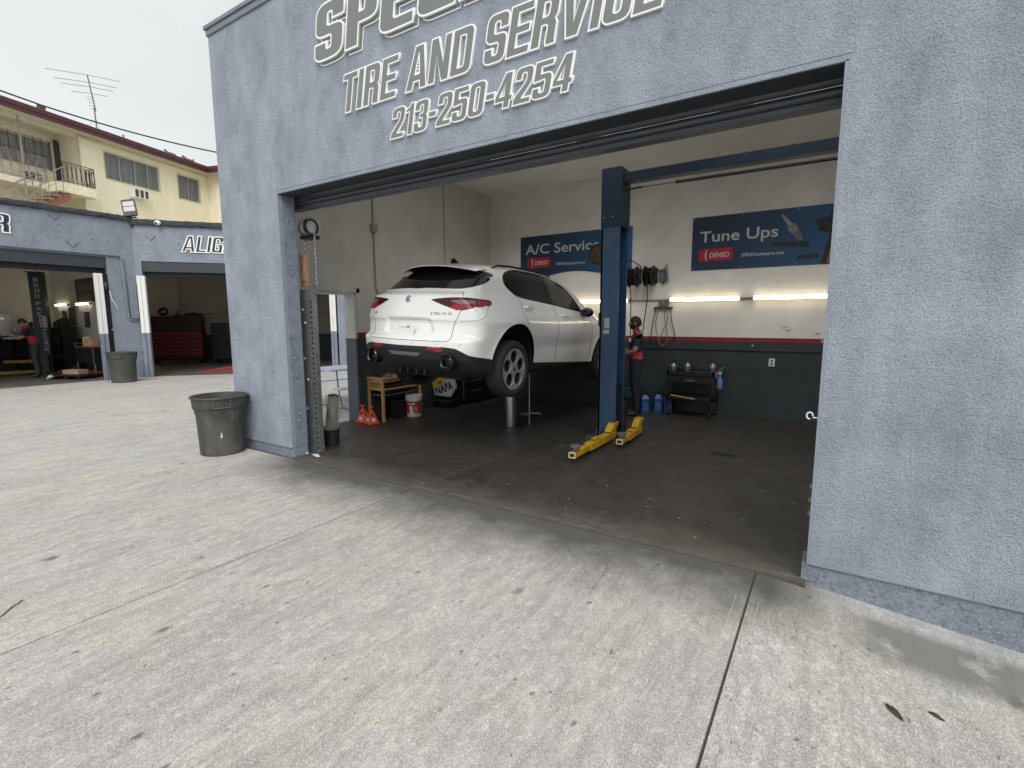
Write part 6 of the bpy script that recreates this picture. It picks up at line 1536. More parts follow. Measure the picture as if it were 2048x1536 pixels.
MB().box(-.44, .44, -.25, .25, .40, .855).build('drawer_box', M_blackmetal, t, bevel=.006); MB().box(-.43, .0, -.262, -.251, .45, .83).build('drawer', M_blackmetal, t)
MB().tube([(-.46, -.2, .88), (-.58, -.2, .98), (-.58, .2, .98), (-.46, .2, .88)], .014, 8).build('handle', M_galv, t, smooth=True)
M_card = pm('cardboard', (.36, .25, .14), .8, var=.12, vs=6)
def carton(label, loc, rz, s, mat=None, tape=True):
    t = thing('carton', label, 'box', loc, rz)
    MB().box(-s[0]/2, s[0]/2, -s[1]/2, s[1]/2, 0, s[2]).build('carton_body', mat or M_card, t, bevel=.003)
    MB().box(-s[0]/2-.001, s[0]/2+.001, -.025, .025, s[2]+.0005, s[2]+.002).build('tape', pm('tape', (.42, .36, .26), .4, var=.1), t); return t
carton('brown carton on the red edged tool cart', (-18.55, 2.24, .906), R(15), (.30, .22, .22)); carton('narrow white and brown carton at the left end of the red edged cart', (-18.82, 2.2, .906), R(-8), (.14, .16, .27), pm('pale carton', (.48, .45, .38), .7, var=.2, vs=9))
carton('flat brown carton on the dark pallet in front of the cart', (-18.25, 1.70, .146), R(24), (.52, .3, .12)); 
t = thing('pallet', 'low black pallet on the floor with a flat carton on it', 'pallet', (-18.25, 1.66, .006), R(24)); MB().box(-.5, .5, -.26, .26, .09, .138).build('deck', M_black, t, bevel=.01)
for x in (-.4, 0, .4): MB().box(x-.05, x+.05, -.24, .24, 0, .0895).build('bearer', M_black, t)
m = MB(); rr = random.Random(31)
for i in range(6): m.obox((rr.uniform(-.06, .06), rr.uniform(-.05, .05), .03+.02*i*.5), (.10, .08, .02), rr.uniform(0, 3), rr.uniform(-.4, .4), rr.uniform(-.4, .4))
o = m.build('crumpled_bag', M_whitep, bevel=.006); o.location = (-18.48, 1.22, .03); tag(o, 'small crumpled white bag on the floor before the black pallet', 'bag')
t = thing('red_jack', 'small red jack on the left bay floor behind the pallet', 'jack', (-20.1, 2.0, .006)); MB().box(-.12, .12, -.2, .2, .05, .12).build('jack_body', M_redc, t, bevel=.02); MB().bar((0, .15, .12), (0, .5, .5), .03).build('jack_handle', M_redc, t)
for x in (-.11, .11): MB().lathe([(0, -.02), (.05, -.02), (.05, .02), (0, .02)], 14, Matrix.Translation((x, -.12, .05)) @ Matrix.Rotation(R(90), 4, 'Y')).build('wheel', M_black, t)
# red tool chest and neighbours in the turned bay
def L2p(s, z, d): return tuple(F2 @ Vector((s, z, d)))
t = thing('tool_chest', 'wide dark red tool chest with many drawers inside the turned bay', 'tool chest', L2p(-.45, .007, -5.1), math.atan2(D2.y, D2.x))
M_chest = pm('dark red enamel', (.15, .012, .018), .35, var=.15, vs=5)
MB().box(-1.0, .75, -.30, .30, .22, 1.22).build('chest_body', M_chest, t, bevel=.01); MB().box(-1.0, .75, -.28, .28, 1.2205, 1.78).build('hutch', pm('dark hutch', (.045, .018, .022), .45, var=.3), t, bevel=.01); MB().box(-1.02, .77, -.30, .30, 1.781, 1.82).build('hutch_lid', M_chest, t, bevel=.006)
for i in range(6):
    MB().box(-.97, .30, -.318, -.301, .26+.155*i, .40+.155*i).build('drawer', M_chest, t, bevel=.004); MB().box(-.95, .28, -.332, -.3185, .382+.155*i, .396+.155*i).build('drawer_pull', pm('drawer trim', (.42, .24, .24), .4, .2, var=.1), t)
    MB().box(.34, .72, -.318, -.301, .26+.155*i, .40+.155*i).build('drawer', M_chest, t, bevel=.004); MB().box(.36, .70, -.332, -.3185, .382+.155*i, .396+.155*i).build('drawer_pull', MATS['drawer trim'], t)
for x in (-.9, .65):
    for y in (-.2, .2): MB().lathe([(0, -.03), (.10, -.03), (.10, .03), (0, .03)], 16, Matrix.Translation((x, y, .10)) @ Matrix.Rotation(R(90), 4, 'Y')).build('caster', M_black, t); MB().box(x-.05, x+.05, y-.05, y+.05, .19, .2195).build('caster_plate', M_black, t)
rr = random.Random(15)
for k, (x, lb) in enumerate(((-.55, 'round dark pulley standing on the red tool chest'), (-.05, 'small dark clamp on the middle of the red tool chest'), (.45, 'low dark tool case on the right of the red tool chest'))):
    m = MB(); p = Vector(L2p(-.45+x, 1.83, -5.1))
    if k == 0: m.lathe([(.08, -.04), (.17, -.04), (.17, .04), (.08, .04), (.08, -.04)], 20, Matrix.Translation((0, 0, .17)) @ Matrix.Rotation(R(60), 4, 'X'))
    elif k == 1: m.box(-.12, .12, -.06, .06, 0, .06); m.tube([(-.05, 0, .06), (-.05, 0, .2), (.06, 0, .2), (.06, 0, .12)], .02, 6)
    else: m.box(-.3, .3, -.12, .12, 0, .1); m.box(-.1, .1, -.03, .03, .1, .14)
    o = m.build('shop_tool', M_blackmetal, bevel=.004); o.location = p; o.rotation_euler = (0, 0, math.atan2(D2.y, D2.x)); tag(o, lb, 'tool')
for k, (s, w, hh, lb) in enumerate(((1.05, .8, 1.55, 'black cabinet right of the red tool chest in the turned bay'), (2.3, 1.3, 1.05, 'long black bench cabinet at the right of the turned bay'))):
    t = thing('tool_cabinet', lb, 'cabinet', L2p(s, .007, -5.0), math.atan2(D2.y, D2.x), 'black cabinets behind the car')
    MB().box(-w/2, w/2, -.3, .3, .15, hh).build('cabinet_body', M_blackmetal, t, bevel=.01)
    for i in range(4): MB().box(-w/2+.03, w/2-.03, -.318, -.301, .2+(hh-.25)*i/4, .17+(hh-.25)*(i+1)/4).build('drawer', M_blackmetal, t, bevel=.004)
    for x in (-w/2+.1, w/2-.1):
        for y in (-.2, .2): MB().box(x-.04, x+.04, y-.04, y+.04, 0, .149).build('foot', M_black, t)
t = thing('shop_monitor', 'dark monitor standing on the long black bench cabinet', 'monitor', L2p(2.2, 1.058, -5.0), math.atan2(D2.y, D2.x)); MB().box(-.3, .3, -.02, .02, .08, .45).build('screen', M_blackmetal, t, bevel=.006); MB().box(-.12, .12, -.08, .08, 0, .02).build('stand', M_blackmetal, t); MB().box(-.03, .03, .021, .04, .02, .2).build('neck', M_blackmetal, t)
# more equipment crowding the two bays
rr = random.Random(77)
for k, (x, y, w, d, hh, lb) in enumerate(((-22.3, .35, .7, .5, 1.25, 'tall black equipment box behind the worker in the left bay'), (-22.6, -.6, .8, .6, .9, 'wide black equipment box at the far left of the left bay'), (-22.4, 1.95, .5, .5, 1.0, 'black equipment box between the lift post and the hose rack'))):
    t = thing('equipment_box', lb, 'equipment', (x, y, .007), rr.uniform(-.2, .2)); MB().box(-w/2, w/2, -d/2, d/2, .08, hh).build('case', M_blackmetal, t, bevel=.015)
    MB().box(w/2+.001, w/2+.012, -d/2+.05, d/2-.05, hh*.55, hh-.06).build('front_panel', pm('equipment panel', (.07, .075, .08), .5, .3, var=.4, vs=12), t); MB().box(w/2+.0125, w/2+.02, -d/4, d/4, hh*.3, hh*.42).build('vent', M_galv, t)
    for sx in (-w/2+.08, w/2-.08):
        for sy in (-d/2+.08, d/2-.08): MB().lathe([(0, -.02), (.04, -.02), (.04, .02), (0, .02)], 12, Matrix.Translation((sx, sy, .04)) @ Matrix.Rotation(R(90), 4, 'Y')).build('caster', M_black, t)
for k, (x, z, w, hh, c, lb) in enumerate(((-22.9, 1.55, .35, .45, (.05, .05, .05), 'small dark poster left of the brown one in the left bay'), (-20.9, 1.45, .4, .5, (.10, .10, .09), 'grey poster under the dark banner in the left bay'))):
    t = thing('wall_poster', lb, 'poster', (x, 2.868, z)); MB().box(0, w, -.02, -.002, 0, hh).build('poster_frame', M_blackmetal, t); MB().box(.03, w-.03, -.023, -.0205, .03, hh-.03).build('poster_print', pm(f'poster print {k}', c, .5, var=.8, vs=8), t)
# red alignment ramp on the floor
t = thing('alignment_ramp', 'low red drive on ramp on the floor of the turned bay', 'ramp', L2p(2.2, .007, -1.3), math.atan2(D2.y, D2.x))
m = MB(); m.prism([(-1.2, 0), (1.6, 0), (1.6, .16), (-.2, .16)], -.28, .28, wall_T((0, 0, 0), (1, 0, 0), (0, -1, 0))); m.build('ramp_body', M_redc, t, bevel=.006); MB().box(-.2, 1.6, .4, .46, 0, .22).build('ramp_rail', M_redc, t)
m = MB(); m.prism([(-.2, .161), (1.58, .161), (1.58, .175), (-.2, .175)], -.2, .2, wall_T((0, 0, 0), (1, 0, 0), (0, -1, 0))); m.build('tread_plate', M_blackmetal, t)

# ================================================================ yellow apartment building behind (local x runs along its front, y goes in)
M_yel_w = stucco('pale yellow stucco', (.88, .82, .62), .35, 26, .06)
M_eave = pm('pale eave paint', (.60, .55, .42), .7, var=.08)
M_fas = pm('maroon fascia', (.075, .022, .028), .55, var=.2, vs=5)
M_roof = pm('grey roof', (.12, .115, .11), .9, var=.2)
M_alu = pm('aluminium frame', (.42, .42, .41), .45, .6, var=.1)
M_curt = pm('curtain', (.42, .46, .46), .85, var=.35, vs=5, stretch=(6, 1, .15))
M_curt2 = pm('grey curtain', (.52, .52, .54), .8, var=.4, vs=5, stretch=(5, 1, .2))
M_pane = pm('window pane', (.03, .034, .036), .06, var=0)
M_pane.node_tree.nodes['Principled BSDF'].inputs['Alpha'].default_value = .16
M_iron = pm('brown ironwork', (.07, .05, .045), .6, .3, var=.2)
M_ironw = pm('faded ironwork', (.34, .29, .25), .6, .2, var=.2)
ap = thing('apartment_building', 'pale yellow apartment building with a maroon roof edge above the corner shop', 'building', (-28.819, 6.686, 0), R(107))
def aw(m, x0, x1, z0, z1, holes, y0=0., y1=.25):
    """wall with rectangular holes"""
    xs = sorted({x0, x1, *[h[0] for h in holes], *[h[1] for h in holes]}); zs = sorted({z0, z1, *[h[2] for h in holes], *[h[3] for h in holes]})
    for a, b in zip(xs, xs[1:]):
        for c, d in zip(zs, zs[1:]):
            if any(h[0] <= (a+b)/2 <= h[1] and h[2] <= (c+d)/2 <= h[3] for h in holes): continue
            m.box(a, b, y0, y1, c, d)
    return m
W1 = (-.05, 2.60, 8.23, 9.42); W2 = (3.67, 5.0, 8.18, 9.42); CRN = 5.57
AC1 = (.98, 1.72, 7.60, 8.02)
m = MB(); aw(m, -1.12, CRN, 0, 9.95, [W1, W2, AC1]); m.build('front_wall', M_yel_w, ap)
m = MB(); m.box(CRN, CRN+.25, -7, .25, 0, 9.95); m.build('end_wall', M_yel_w, ap); m = MB(); m.box(-1.12, -.87, .25, 1.2, 0, 9.95); m.build('end_wall', M_yel_w, ap)
DR = (-1.08, -.42, 7.45, 9.72)
RW = (-3.6, -1.42, 8.26, 9.42); AC2 = (-2.72, -2.0, 7.55, 7.96)
m = MB(); aw(m, -14, -.88, 0, 9.95, [RW, AC2, (-6.6, -4.4, 8.26, 9.42), (-4.5, -1.5, 5.2, 6.7)], 1.2, 1.45); m.build('recessed_wall', M_yel_w, ap)
m = MB(); m.box(-14, CRN, .9, 9, 9.95, 10.0); m.box(CRN, CRN+6, -7, 9, 9.95, 10.0); m.build('roof_deck', M_roof, ap)
m = MB(); m.box(-14, CRN, -.62, .9, 9.80, 9.86); m.box(-14, CRN+6, -.62, 9, 10.09, 10.13); m.box(CRN-.52, CRN+6, -7, -.62, 10.09, 10.13); m.box(CRN-.52, CRN, -7, -.62, 9.80, 9.86); m.box(-1.115, CRN, -.02, .28, 9.70, 9.799); m.box(-14, -1.12, -.05, .2, 9.62, 9.80)
m.build('eave_soffit', M_eave, ap)
m = MB(); m.box(-14, CRN-.521, -.66, -.621, 9.76, 10.05); m.box(CRN-.56, CRN-.521, -7, -.661, 9.76, 10.05); m.box(-14, CRN-.56, -.69, -.661, 9.93, 10.10); m.box(CRN-.59, CRN-.561, -7, -.691, 9.93, 10.10)
m.build('roof_fascia', M_fas, ap)
def window(x0, x1, z0, z1, y, n, curt, parts=None, bars=False):
    m = MB(); f = .035
    m.box(x0, x1, y, y+.06, z0, z0+f); m.box(x0, x1, y, y+.06, z1-f, z1)
    xs = [x0+(x1-x0)*k/n for k in range(n+1)] if not parts else [x0+(x1-x0)*k for k in parts]
    for x in xs: m.box(max(x0, x-f/2), min(x1, x+f/2+.01), y+.001, y+.061, z0+f, z1-f)
    w = m.build('window', M_alu, ap)
    for a, b in zip(xs, xs[1:]):
        MB().box(a+f*.6, b-f*.6, y+.03, y+.036, z0+f, z1-f).build('pane', M_pane, w)
    k = int((x1-x0)/.05); pts = []; m = MB(); rr = random.Random(int(x0*10+100))
    vs = []
    for i in range(k+1):
        xx = x0+(x1-x0)*i/k; yy = y+.16+.035*math.sin(i*1.3)+rr.uniform(-.012, .012); vs += [(xx, yy, z0-.02), (xx, yy, z1+.02)]
    m.add(vs, [(2*i, 2*i+2, 2*i+3, 2*i+1) for i in range(k)]); m.build('curtain', curt, w, smooth=True)
    return w
window(*W1, .08, 4, M_curt, parts=(0, .27, .55, .79, 1)); window(*W2, .08, 2, M_curt, parts=(0, .50, 1))
window(*RW, 1.26, 2, M_curt2, parts=(0, .52, 1)); window(-6.6, -4.4, 8.26, 9.42, 1.26, 2, M_curt2); window(-4.5, -1.5, 5.2, 6.7, 1.26, 3, M_curt2)
def sillrim(x0, x1, z0, z1, y=-.012):
    m = MB(); m.box(x0-.05, x1+.05, y, y+.011, z0-.06, z0); m.box(x0-.05, x1+.05, y, y+.011, z1, z1+.05); m.box(x0-.05, x0, y, y+.011, z0, z1); m.box(x1, x1+.05, y, y+.011, z0, z1); m.build('window_sill', M_eave, ap)
sillrim(*W1); sillrim(*W2)
def aircon(x0, x1, z0, z1, y, dp=.34):
    m = MB(); m.box(x0, x1, y-dp, y+.3, z0, z0+.03); m.box(x0, x1, y-dp, y+.3, z1-.03, z1); m.box(x0, x0+.03, y-dp, y+.3, z0+.03, z1-.03); m.box(x1-.03, x1, y-dp, y+.3, z0+.03, z1-.03)
    for k in (1, 2): xx = x0+(x1-x0)*k/3; m.box(xx-.03, xx+.03, y-dp, y-dp+.02, z0+.03, z1-.03)
    a = m.build('air_conditioner', M_white, ap, bevel=.004); m = MB()
    m.box(x0+.031, x1-.031, y-dp+.03, y-dp+.04, z0+.031, z1-.031); m.build('condenser_grille', pm('condenser grey', (.09, .09, .095), .6, .3, var=.2, vs=20), a)
aircon(*AC1, 0.); aircon(*AC2, 1.2, .2)
MB().box(DR[0]-.3, DR[1]-.2, 1.14, 1.195, 7.45, 9.6).build('entry_door', pm('dark security door', (.045, .042, .05), .5, var=.25, vs=4), ap)
m = MB(); m.box(-1.45, -1.39, 1.12, 1.19, 7.45, 9.65); m.box(-.62, -.56, 1.12, 1.19, 7.45, 9.65); m.box(-1.39, -.62, 1.12, 1.19, 9.6, 9.65); m.build('door_frame', M_eave, ap)
# landing, walkway and stairs
m = MB(); m.box(-2.42, -.90, -.56, 1.19, 7.06, 7.46); m.build('landing', M_yel_w, ap, bevel=.01)
m = MB(); m.box(-14, -2.361, .15, 1.19, 7.16, 7.40); m.build('walkway', M_yel_w, ap)
def railing(a, b, z, h, n, mat, name='railing', scroll=True):
    a = Vector(a); b = Vector(b); m = MB(); ln = (b-a).length
    for zz in (z+.08, z+h): m.bar((*a, zz), (*b, zz), .025)
    for i in range(n+1):
        p = a+(b-a)*i/n; m.bar((*p, z), (*p, z+h), .022 if i in (0, n) else .016)
    r = m.build(name, mat, ap)
    if scroll:
        m = MB()
        for i in range(n):
            p = a+(b-a)*(i+.5)/n; d = (b-a).normalized(); w = ln/n*.42; pts = []
            for k in range(13):
                t = 2*math.pi*k/12*.98; off = w*math.sin(t); zz = z+h*.54+h*.38*math.cos(t)
                pts.append((p.x+d.x*off, p.y+d.y*off, zz))
            m.tube(pts, .009, 4)
        s = m.build('railing_scroll', mat, r); tag(s, kind='stuff')
    return r
railing((-.94, -.50), (-.94, -.03), 7.46, .85, 3, M_iron); railing((-2.2, -.52), (-.96, -.52), 7.46, .85, 7, M_iron)
railing((-6.5, .18), (-2.4, .18), 7.40, 1.0, 14, M_ironw)
# stairs falling to the left from the landing, pink stringer
m = MB(); 
MB().prism([(-.02, .0), (.25, .0), (2.4, -1.6), (2.1, -1.75), (-.02, -.28)], -.06, .0, wall_T((-1.98, -.42, 7.1), (-1, 0, 0), (0, 1, 0))).build('stair_stringer', pm('faded red stringer', (.36, .13, .10), .6, var=.25), ap)
for i in range(8): MB().box(-2.55-.26*i, -2.27-.26*i, -.74, .12, 6.98-.19*i, 7.03-.19*i).build('stair_tread', M_ironw, ap)
m = MB()
for y in (-.76, .14):
    m.bar((-2.3, y, 8.05), (-4.6, y, 6.40), .03); m.bar((-2.3, y, 7.55), (-4.6, y, 5.90), .02)
    for i in range(9): m.bar((-2.4-.27*i, y, 7.0-.19*i), (-2.4-.27*i, y, 7.95-.19*i), .02)
m.build('stair_rail', M_ironw, ap)
for x in (-3.3, -5.2): MB().tube([(x, -.05, 4.5), (x, -.05, 9.75)], .03, 8).build('porch_post', M_ironw, ap, smooth=True)
# window grille on the recessed window
m = MB()
for i in range(18): x = -6.5+.29*i; m.bar((x, 1.10, 8.2), (x, 1.10, 9.45), .016)
for z in (8.22, 8.8, 9.43): m.bar((-6.6, 1.10, z), (-1.45, 1.10, z), .016)
m.build('window_grille', M_iron, ap)
m = MB(); m.tube([(-1.2, -.06, 9.72), (-.2, -.25, 9.66)], .03, 8); m.tube([(-1.14, -.04, 4.5), (-1.14, -.04, 9.7)], .035, 8); m.build('downpipe', pm('downpipe', (.50, .42, .32), .6, var=.15), ap, smooth=True)
# roof vents
for x, big in ((1.42, 0), (3.85, 1), (4.62, 0), (4.95, 1), (5.3, 0)):
    m = MB(); 
    if big: m.cyl((x, .6, 10.13), (x, .6, 10.50), .09, n=12); m.box(x-.24, x+.24, .45, .75, 10.50, 10.57); m.bar((x-.1, .6, 10.57), (x-.3, .6, 10.66), .07)
    else: m.cyl((x, .6, 10.13), (x, .6, 10.68), .04, n=10)
    m.build('roof_vent', pm('grey vent', (.16, .15, .15), .6, .4, var=.2), ap, smooth=True, ang=30)
m = MB(); m.box(-2.75, -2.55, -.5, -.3, 10.16, 10.34); m.build('cable_bracket', M_iron, ap)
# television aerial
an = thing('television_antenna', 'tall roof antenna with long thin crossbars on the yellow building', 'antenna', tuple(ap.matrix_basis @ Vector((0, 0, 0))), R(107))
an.location = Matrix.Translation((-28.819, 6.686, 0)) @ Matrix.Rotation(R(107), 4, 'Z') @ Vector((.50, 1.0, 10.16)); 
M_ant = pm('aerial metal', (.20, .20, .20), .5, .6, var=.2)
MB().tube([(0, 0, 0), (-.04, 0, 1.45)], .028, 8).build('mast', M_ant, an, smooth=True)
boom = [(.02, .0, 1.30), (-.45, -.35, 2.66)]
MB().tube(boom, .024, 8).build('boom', M_ant, an, smooth=True)
for k, (u, hw) in enumerate(((1.0, 1.62), (.80, 1.38), (.68, 1.15), (.50, .80), (.40, .18), (.32, .17), (.24, .16), (.16, .15), (.08, .15))):
    p = Vector(boom[0]).lerp(Vector(boom[1]), u); MB().tube([(p.x-hw, p.y+.12, p.z-.27*hw), (p.x, p.y, p.z), (p.x+hw, p.y+.12, p.z+.25*hw)], .011 if hw > .3 else .009, 5).build('crossbar', M_ant, an)
m = MB(); m.tube([(-.02, 0, 1.0), (-.6, .1, .05)], .006, 4); m.tube([(-.02, 0, 1.0), (.5, .3, .02)], .006, 4); m.build('guy_wire', M_ant, an)
# overhead cable from the roof bracket down to the garage wall
A_ = Matrix.Translation((-28.819, 6.686, 0)) @ Matrix.Rotation(R(107), 4, 'Z')
ca, cb, cc = A_ @ Vector((-12, -.3, 10.45)), A_ @ Vector((-2.65, -.40, 10.36)), Vector((-24.8, 13.2, 9.85))
pts = [ca.lerp(cb, t) for t in np.linspace(0, 1, 6)[:-1]]
for t in np.linspace(0, 1, 20): p = cb.lerp(cc, t); p.z -= .55*4*t*(1-t)*.5; pts.append(p)
o = MB().tube(pts, .032, 8).build('overhead_cable', M_black, smooth=True); tag(o, 'thick black overhead cable running past the roof edge to the garage', 'cable')

# ================================================================ people
def person(label, loc, rz, arms, lean=0., head_turn=0., head_nod=0., mats=None, hair_len=.0, height=1.72, beard=True, patches=(), red=None, gloves=False):
    t = thing('person', label, 'person', loc, rz); k = height/1.72
    V = []; E = []; RD = []; LB = []
    def node(p, r, lab, par=None):
        p = Vector(p)
        if p.z > .95: p.x += lean*(p.z-.95)
        V.append(tuple(p*k)); RD.append((r if isinstance(r, tuple) else (r, r))); LB.append(lab)
        if par is not None: E.append((par, len(V)-1))
        return len(V)-1
    pel = node((0, 0, .95), (.155, .125), 'trouser')
    w = node((0, 0, 1.06), (.145, .115), 'shirt', pel); ch = node((.01, 0, 1.24), (.165, .125), 'shirt', w); up = node((.0, 0, 1.37), (.15, .105), 'shirt', ch)
    nk = node((.005, 0, 1.455), (.06, .06), 'skin', up); nk2 = node((.025, 0, 1.52), (.056, .058), 'skin', nk)
    for s in (-1, 1):
        h = node((0, s*.09, .88), (.105, .10), 'trouser', pel); kn = node((.025, s*.10, .50), (.066, .068), 'trouser', h); cf = node((-.01, s*.105, .33), (.062, .062), 'trouser', kn); an = node((-.02, s*.105, .10), (.050, .052), 'trouser', cf)
        hl = node((-.0, s*.107, .045), (.048, .042), 'shoe', an); node((.16, s*.125, .032), (.045, .032), 'shoe', hl)
    hands = []
    for s, (el, wr, hd) in zip((-1, 1), arms):
        sh = node((.0, s*.175, 1.385), (.075, .07), 'shirt', up); ma = node(Vector((0, s*.205, 1.34)).lerp(Vector(el), .5), (.058, .058), 'shirt', sh); e = node(el, (.046, .046), 'arm', ma)
        fo = node(Vector(el).lerp(Vector(wr), .4), (.043, .042), 'arm', e); wi = node(wr, (.029, .029), 'arm', fo); hn = node(hd, (.040, .022), 'hand', wi); hands.append((Vector(wr), Vector(hd)))
    me = bpy.data.meshes.new('person'); me.from_pydata(V, E, []); me.update()
    o = bpy.data.objects.new('person', me); COL.objects.link(o)
    md = o.modifiers.new('skin', 'SKIN'); md.use_smooth_shade = True; md.branch_smoothing = .3
    for i, v in enumerate(me.skin_vertices[0].data): v.radius = (RD[i][0]*k, RD[i][1]*k); v.use_root = (i == 0)
    sb = o.modifiers.new('sub', 'SUBSURF'); sb.levels = 2; sb.render_levels = 2
    dg = bpy.context.evaluated_depsgraph_get(); dg.update()
    m2 = bpy.data.meshes.new_from_object(o.evaluated_get(dg)); bpy.data.objects.remove(o)
    bm = bmesh.new(); bm.from_mesh(m2)
    order = ['skin', 'shirt', 'trouser', 'shoe', 'glove', 'red', 'hairdark']
    nodes = [Vector(v) for v in V]
    for f in bm.faces:
        c = f.calc_center_median(); best = None; bd = 9
        for (a, b) in E:
            p, q = nodes[a], nodes[b]; d = q-p; u = max(0, min(1, (c-p).dot(d)/max(1e-9, d.length_squared))); r = (c-(p+d*u)).length-(RD[a][0]*(1-u)+RD[b][0]*u)*k
            if r < bd: bd = r; best = LB[b] if u > .35 else LB[a]
        lab = {'arm': 'skin', 'hand': 'glove' if gloves else 'skin'}.get(best, best)
        if lab == 'shirt' and red and red(c/k, f.normal): lab = 'red'
        f.material_index = order.index(lab); f.smooth = True
    def addto(mb, lab, smooth=True):
        base = [bm.verts.new(Vector(v)) for v in mb.v]
        for f in mb.f:
            try: nf = bm.faces.new([base[i] for i in f]); nf.material_index = order.index(lab); nf.smooth = smooth
            except ValueError: pass
    # head: skull, jaw, nose, ears, eyes and mouth, turned on the neck
    hx = .035+lean*.62; HT = Matrix.Translation(Vector((hx, 0, 1.555))*k) @ Matrix.Rotation(head_turn, 4, 'Z') @ Matrix.Rotation(head_nod, 4, 'Y') @ Matrix.Scale(k, 4)
    hb = MB(); n = 20; mm = 16; vs = []
    for i in range(mm+1):
        ph = math.pi*i/mm; z = .118*math.cos(ph)
        for j in range(n):
            a = 2*math.pi*j/n; rr_ = math.sin(ph); x = .098*rr_*math.cos(a); y = .077*rr_*math.sin(a)
            if z < -.02:      # jaw narrows to the chin and comes forward
                q = min(1, (-z-.02)/.098); y *= 1-.30*q; x = x*(1-.25*q)+.022*q
            if x < 0: x *= 1.05
            vs.append(HT @ Vector((x, y, z+.03)))
    fs = [(i*n+j, (i+1)*n+j, (i+1)*n+(j+1) % n, i*n+(j+1) % n) for i in range(mm) for j in range(n)]
    hb.add(vs, fs); addto(hb, 'skin')
    q = MB(); q.add([HT @ Vector(p) for p in [(.090, -.010, .045), (.090, .010, .045), (.122, .0, .006), (.095, -.018, -.004), (.095, .018, -.004), (.098, 0, -.012)]], [(0, 1, 2), (0, 2, 3), (1, 4, 2), (3, 2, 5), (2, 4, 5)]); addto(q, 'skin')
    for s in (-1, 1):
        q = MB().ball((0, 0, 0), .03, 10, (.55, .25, 1)); q.v = [tuple(HT @ (Vector(v)+Vector((-.005, s*.080, .02)))) for v in q.v]; addto(q, 'skin')
        q = MB().ball((0, 0, 0), .012, 8, (.5, 1.2, .55)); q.v = [tuple(HT @ (Vector(v)+Vector((.086, s*.031, .036)))) for v in q.v]; addto(q, 'hairdark')
        q = MB().box(-.004, .006, -.02, .02, -.004, .004); q.v = [tuple(HT @ (Vector(v)+Vector((.088, s*.032, .056)))) for v in q.v]; addto(q, 'hairdark')
    q = MB().ball((0, 0, 0), .022, 8, (.35, 1, .25)); q.v = [tuple(HT @ (Vector(v)+Vector((.090, 0, -.035)))) for v in q.v]; addto(q, 'skin')
    # hands: palm is part of the skin mesh, fingers and thumb grow from it
    for s, (wr, hd) in zip((-1, 1), hands):
        d = (hd-wr).normalized(); side = d.cross(Vector((0, 0, 1)));
        side = side.normalized() if side.length > .1 else Vector((0, 1, 0)); dn = d.cross(side).normalized()
        lx = Vector((lean*(hd.z-.95) if hd.z > .95 else 0, 0, 0))
        for i, (o_, ln) in enumerate(((-.03, .062), (-.010, .075), (.010, .07), (.029, .055))):
            b = hd+lx+d*.025+side*o_; c1 = b+d*ln*.5+dn*.006; c2 = c1+d*ln*.35+dn*.022; c3 = c2+d*ln*.1+dn*.026
            addto(MB().tube([p*k for p in (b-d*.02, b, c1, c2, c3)], [.009*k, .0095*k, .009*k, .0078*k, .005*k], 6), 'glove' if gloves else 'skin')
        b = hd+lx-d*.02+side*(-.035*s); c1 = b+side*(-.028*s)+d*.03; c2 = c1+d*.032+dn*.012
        addto(MB().tube([p*k for p in (hd+lx-d*.03, b, c1, c2)], [.012*k, .012*k, .010*k, .006*k], 6), 'glove' if gloves else 'skin')
    m2.materials.clear()
    for nme in order: m2.materials.append(mats[nme])
    bm.to_mesh(m2); bm.free()
    m2.polygons.foreach_set('use_smooth', [True]*len(m2.polygons)); bo = bpy.data.objects.new('body', m2); link(bo, t)
    # hair cap and beard
    hb = MB(); vs = []; n = 20; mm = 8
    for i in range(mm+1):
        ph = .60*math.pi*i/mm
        for j in range(n):
            a = 2*math.pi*j/n; front = max(0, math.cos(a)); ph2 = ph*(1-.40*front**1.5); x = .101*math.sin(ph2)*math.cos(a); y = .080*math.sin(ph2)*math.sin(a); z = .124*math.cos(ph2)
            if x < 0: x *= 1.05
            vs.append(HT @ Vector((x-.002, y, z+.03+hair_len)))
    hb.add(vs, [(i*n+j, (i+1)*n+j, (i+1)*n+(j+1) % n, i*n+(j+1) % n) for i in range(mm) for j in range(n)]); hb.build('hair', mats['hairdark'], t, smooth=True)
    if beard:
        hb = MB(); vs = []
        for i in range(7):
            z = -.015-.0125*i
            for j in range(13):
                a = R(-105+210*j/12); q = min(1, max(0, (-z-.02)/.098)); rz_ = math.sqrt(max(.02, 1-(z/.118)**2)); x = .101*rz_*math.cos(a); y = .080*rz_*math.sin(a); y *= 1-.30*q; x = x*(1-.25*q)+.024*q; 
                vs.append(HT @ Vector((x+.003, y, z+.026)))
        hb.add(vs, [(i*13+j, (i+1)*13+j, (i+1)*13+j+1, i*13+j+1) for i in range(6) for j in range(12) if not (i < 2 and 4 <= j <= 7)]); hb.build('beard', mats['hairdark'], t, smooth=True)
    # collar, belt, chest patches
    MB().lathe([(.066, 0), (.074, .02), (.068, .05)], 18, Matrix.Translation(Vector((.008+lean*.5, 0, 1.425))*k)).build('collar', mats['red'], t, smooth=True)
    for (x, y, z, w, h) in patches:
        q = MB(); q.prism(rounded(w, h, .008, 3), -.012, .004, wall_T(Vector((x+lean*(z-.95), y, z))*k, (0, 1, .0), (1, y*1.5, .15))); q.build('shirt_patch', M_print, t)
    return t
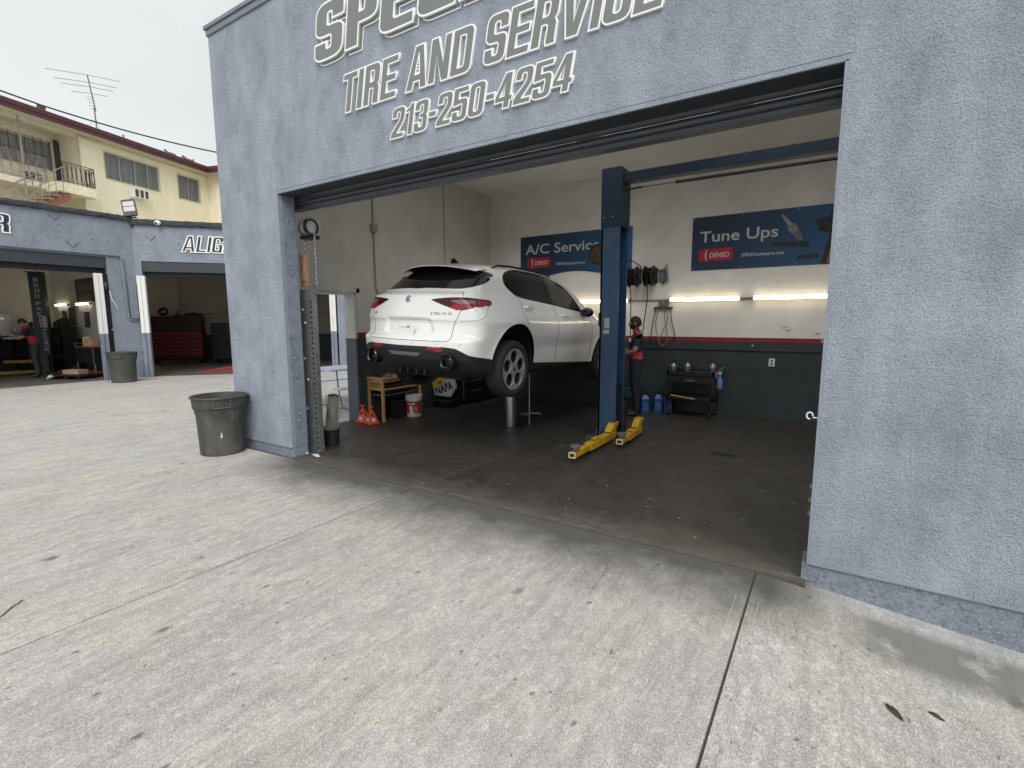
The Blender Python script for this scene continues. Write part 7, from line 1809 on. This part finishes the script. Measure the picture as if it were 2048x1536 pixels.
skin_m = pm('skin brown', (.30, .165, .11), .5, var=.08, vs=20); skin_m2 = pm('skin fair', (.42, .24, .175), .5, var=.08, vs=20)
navy = pm('navy work shirt', (.014, .017, .026), .8, var=.2, vs=14); redc = pm('red shirt panel', (.42, .028, .045), .75, var=.12, vs=12); trs = pm('dark work trousers', (.013, .015, .021), .85, var=.3, vs=9); trs2 = pm('charcoal trousers', (.04, .043, .05), .85, var=.3, vs=9); shoe = pm('black shoe', (.01, .01, .01), .5, var=.1); hairm = pm('black hair', (.012, .010, .009), .7, var=.3, vs=60); glove = pm('white glove', (.50, .49, .47), .8, var=.1)
ms1 = dict(skin=skin_m, shirt=navy, trouser=trs, shoe=shoe, glove=glove, red=redc, hairdark=hairm)
ms2 = dict(ms1, skin=skin_m2, trouser=trs2, hairdark=pm('brown hair', (.035, .022, .016), .7, var=.3, vs=60))
person('bearded worker in a navy and red shirt standing behind the blue lift post', (-2.78, 4.80, .003), R(205), [((.06, -.28, 1.13), (.22, -.10, 1.10), (.27, .0, 1.11)), ((.06, .28, 1.13), (.22, .12, 1.06), (.28, .02, 1.05))], mats=ms1, height=1.72, head_turn=R(-12),
       patches=((.125, -.085, 1.30, .085, .055), (.125, .085, 1.30, .075, .06)), red=lambda c, n: abs(n.y) > .6 and .97 < c.z < 1.11 or (n.z > .6 and c.z > 1.40))
person('worker in a red and navy shirt and white gloves reaching under the raised car', (-19.72, 1.27, .007), R(240), [((.16, -.25, 1.17), (.40, -.14, 1.20), (.49, -.10, 1.23)), ((.16, .25, 1.15), (.40, .14, 1.14), (.49, .10, 1.15))], lean=.28, head_nod=R(22), mats=ms2, height=1.74, beard=False, gloves=True,
       patches=((.12, .10, 1.31, .09, .06),), red=lambda c, n: c.z < 1.22 or (n.z > .6 and c.z > 1.37))

# small look-alike fixings too small to pick apart
for o in bpy.data.objects:
    if o.parent and o.name.split('.')[0] in ('bolt_heads', 'anchor_bolt', 'print_block', 'sticker', 'sticker_print', 'plate_smudge', 'eyelet', 'reel_wire', 'label_mark'): o['kind'] = 'stuff'
